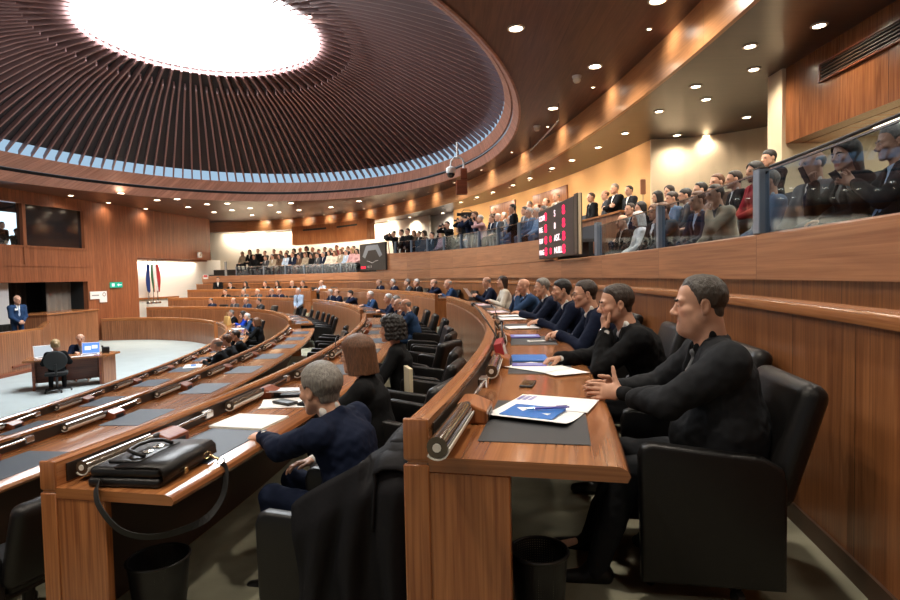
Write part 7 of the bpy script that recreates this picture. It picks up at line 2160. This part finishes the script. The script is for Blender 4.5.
mb = MB(); mb.rbox(-0.10, -0.05, -0.11, 0.11, 0.16, 0.20, 0.015, 2); mb.build('handset', M['black'], t)
t = opt('paper_sheets', 'white sheet and keyboard tray in front of the blue laptop screen', 'papers', 0.25, -0.27, 0.773, 0.05); sheet(t, 0.5, 0.16, M['paper'], 'lower_sheet'); sheet(t, 0.3, 0.12, M['paper'], 'upper_sheet', 0.003)
# swivel chair
t = opt('swivel_chair', 'black office swivel chair with its back to the camera at the small table', 'chair', -0.30, -0.78, 0)
mb = MB(); mb.rbox(-0.24, 0.24, -0.22, 0.22, 0.42, 0.50, 0.03, 3); mb.build('seat', M['blackm'], t, 50)
f = Fig(); f.ell((0, -0.27, 0.80), (0.25, 0.045, 0.24), 0, 0.01); fig_mesh('backrest', f, [mat('chair_mesh', (0.02, 0.023, 0.024), 0.7)], 0.018, t)
mb = MB(); mb.tube([(0, -0.12, 0.44), (0, -0.30, 0.46), (0, -0.315, 0.72)], 0.025, 8); mb.build('back_stem', M['black'], t)
mb = MB(); mb.tube([(0, 0, 0.08), (0, 0, 0.43)], 0.03, 10); mb.build('column', M['black'], t)
mb = MB()
for k in range(5):
    a = 2 * math.pi * k / 5; mb.tube([(0.03 * math.cos(a), 0.03 * math.sin(a), 0.09), (0.29 * math.cos(a), 0.29 * math.sin(a), 0.06)], [0.025, 0.016], 8); mb.tube([(0.29 * math.cos(a) - .02, 0.29 * math.sin(a), 0.03), (0.29 * math.cos(a) + .02, 0.29 * math.sin(a), 0.03)], 0.03, 10)
mb.build('star_base', M['black'], t)
o = crowd_person('fdesk', 'black black - bun blond', 'woman with tied up fair hair seated at the small table, back to the camera', 'operators at the small table')
o.location = OP @ Vector((-0.30, -0.74, 0)); o.rotation_euler = (0, 0, math.atan2(0.55, 0.835)); o.scale = (SC,) * 3
o = crowd_person('desk', 'navy light - fringe grey', 'bald man in dark jacket facing the camera across the small table', 'operators at the small table')
o.location = OP @ Vector((0.22, 0.98, 0)); o.rotation_euler = (0, 0, math.atan2(0.55, 0.835) + math.pi); o.scale = (SC,) * 3
t = opt('stool', 'plain black chair under the bald operator', 'chair', 0.22, 1.02, 0, math.pi)
mb = MB(); mb.rbox(-0.22, 0.22, -0.24, 0.2, 0.40, 0.45, 0.02); mb.build('seat', M['blackm'], t)
for sx in (-1, 1):
    for sy in (-1, 1): mb = MB(); mb.tube([(0.19 * sx, 0.17 * sy, 0), (0.18 * sx, 0.16 * sy, 0.41)], 0.014, 8); mb.build('leg', M['black'], t)
# ------------------------------------------------------------------ cameras and phones in the galleries
def camera_for(o, kind, label):
    t = thing('video_camera' if kind == 'cam' else 'photo_camera', label, 'camera', (0, 0, 0))
    t.matrix_world = o.matrix_basis.copy()
    if kind == 'cam':
        mb = MB(); mb.rbox(0.02, 0.14, -0.12, 0.30, 1.66, 1.80, 0.02); mb.build('body', M['black'], t)
        mb = MB(); mb.tube([(0.08, 0.30, 1.73), (0.08, 0.44, 1.73)], [0.05, 0.06], 12); mb.build('lens', M['black'], t)
        mb = MB(); mb.tube([(0.08, -0.1, 1.82), (0.08, 0.0, 1.88), (0.08, 0.2, 1.88), (0.08, 0.28, 1.81)], 0.012, 6); mb.build('handle', M['black'], t)
    else:
        mb = MB(); mb.rbox(-0.08, 0.08, 0.30, 0.37, 1.48, 1.60, 0.015); mb.build('body', M['black'], t)
        mb = MB(); mb.tube([(0, 0.37, 1.54), (0, 0.50, 1.54)], [0.035, 0.042], 12); mb.build('lens', M['black'], t)
        mb = MB(); mb.rbox(-0.03, 0.03, 0.31, 0.37, 1.59, 1.66, 0.01); mb.build('flash', M['black'], t)
for o in [x for x in COL.objects if x.get('category') == 'person' and x.get('label')]:
    l = o['label']
    if l.startswith(('photographer', 'big photographer', 'white haired photographer')):
        camera_for(o, 'photo', 'black photo camera of the ' + l.replace(' with a camera at his eye', '').replace(' aiming a camera', '').replace(' bending over his camera', '')[:74].replace(' at the left end of the middle gallery', '').replace(' at the left end of the middle ga', ''))
    elif l.startswith('cameraman'): camera_for(o, 'cam', 'black video camera on the shoulder of the cameraman in navy')
    elif 'holding up a phone' in l:
        t = thing('mobile_phone', 'mobile phone in the hands of the man nearest the camera in the right gallery', 'phone', (0, 0, 0)); t.matrix_world = o.matrix_basis.copy()
        R = Matrix.Translation((-0.005, 0.445, 0.985)) @ Matrix.Rotation(D(-35), 4, 'X')
        mb = MB(); mb.rbox(-0.075, 0.075, -0.006, 0.006, -0.04, 0.04, 0.004, 2, M=R); mb.build('body', M['black'], t)
        mb = MB(); mb.box(-0.07, 0.07, -0.0068, -0.0061, -0.035, 0.035, M=R); mb.build('screen', emit('phone_glow', (0.6, 0.65, 0.7), 0.5), t)
    elif 'lifting a phone' in l:
        t = thing('mobile_phone', 'mobile phone lifted by the woman with long black hair in the right gallery', 'phone', (0, 0, 0)); t.matrix_world = o.matrix_basis.copy()
        R = Matrix.Translation((0.06, 0.37, 1.06)) @ Matrix.Rotation(D(-25), 4, 'X')
        mb = MB(); mb.rbox(-0.038, 0.038, -0.006, 0.006, -0.075, 0.075, 0.004, 2, M=R); mb.build('body', M['black'], t)
        mb = MB(); mb.box(-0.033, 0.033, -0.0068, -0.0061, -0.07, 0.07, M=R); mb.build('screen', M['boothglass'], t)
p = FASC.p(D(48.6), 0.32, gz('mid', 0)); 
t = thing('tripod_camera', 'black video camera on a tripod at the left end of the middle gallery', 'camera', p, 1.2)
mb = MB(); mb.rbox(-0.08, 0.08, -0.2, 0.2, 1.50, 1.70, 0.02); mb.build('body', M['black'], t)
mb = MB(); mb.tube([(0, -0.2, 1.6), (0, -0.38, 1.6)], [0.05, 0.07], 12); mb.build('lens', M['black'], t)
for k in range(3):
    a = 2 * math.pi * k / 3; mb = MB(); mb.tube([(0.03 * math.cos(a), 0.03 * math.sin(a), 1.42), (0.24 * math.cos(a), 0.24 * math.sin(a), 0.0)], 0.016, 8); mb.build('leg', M['black'], t)
mb = MB(); mb.tube([(0, 0, 1.40), (0, 0, 1.50)], 0.05, 10); mb.build('head', M['black'], t)
# silhouettes in the booth window
for i, u in enumerate((1.05, 1.95)):
    o = crowd_person('stand', 'black black - short black', 'dark figure behind the booth window at far left, %s of the two' % ('left', 'right')[i], 'figures in the booth')
    o.location = st((2.78, 3.40)[i], -1.25, (2.2, 1.98)[i]); o.rotation_euler = (0, 0, -1.8); o.scale = (SC,) * 3
mb = MB(); wallquad(mb, -8, 5.9, 1.88, 1.97, -0.2, 2.3); structure('floor_booth', mb, M['carpet'])
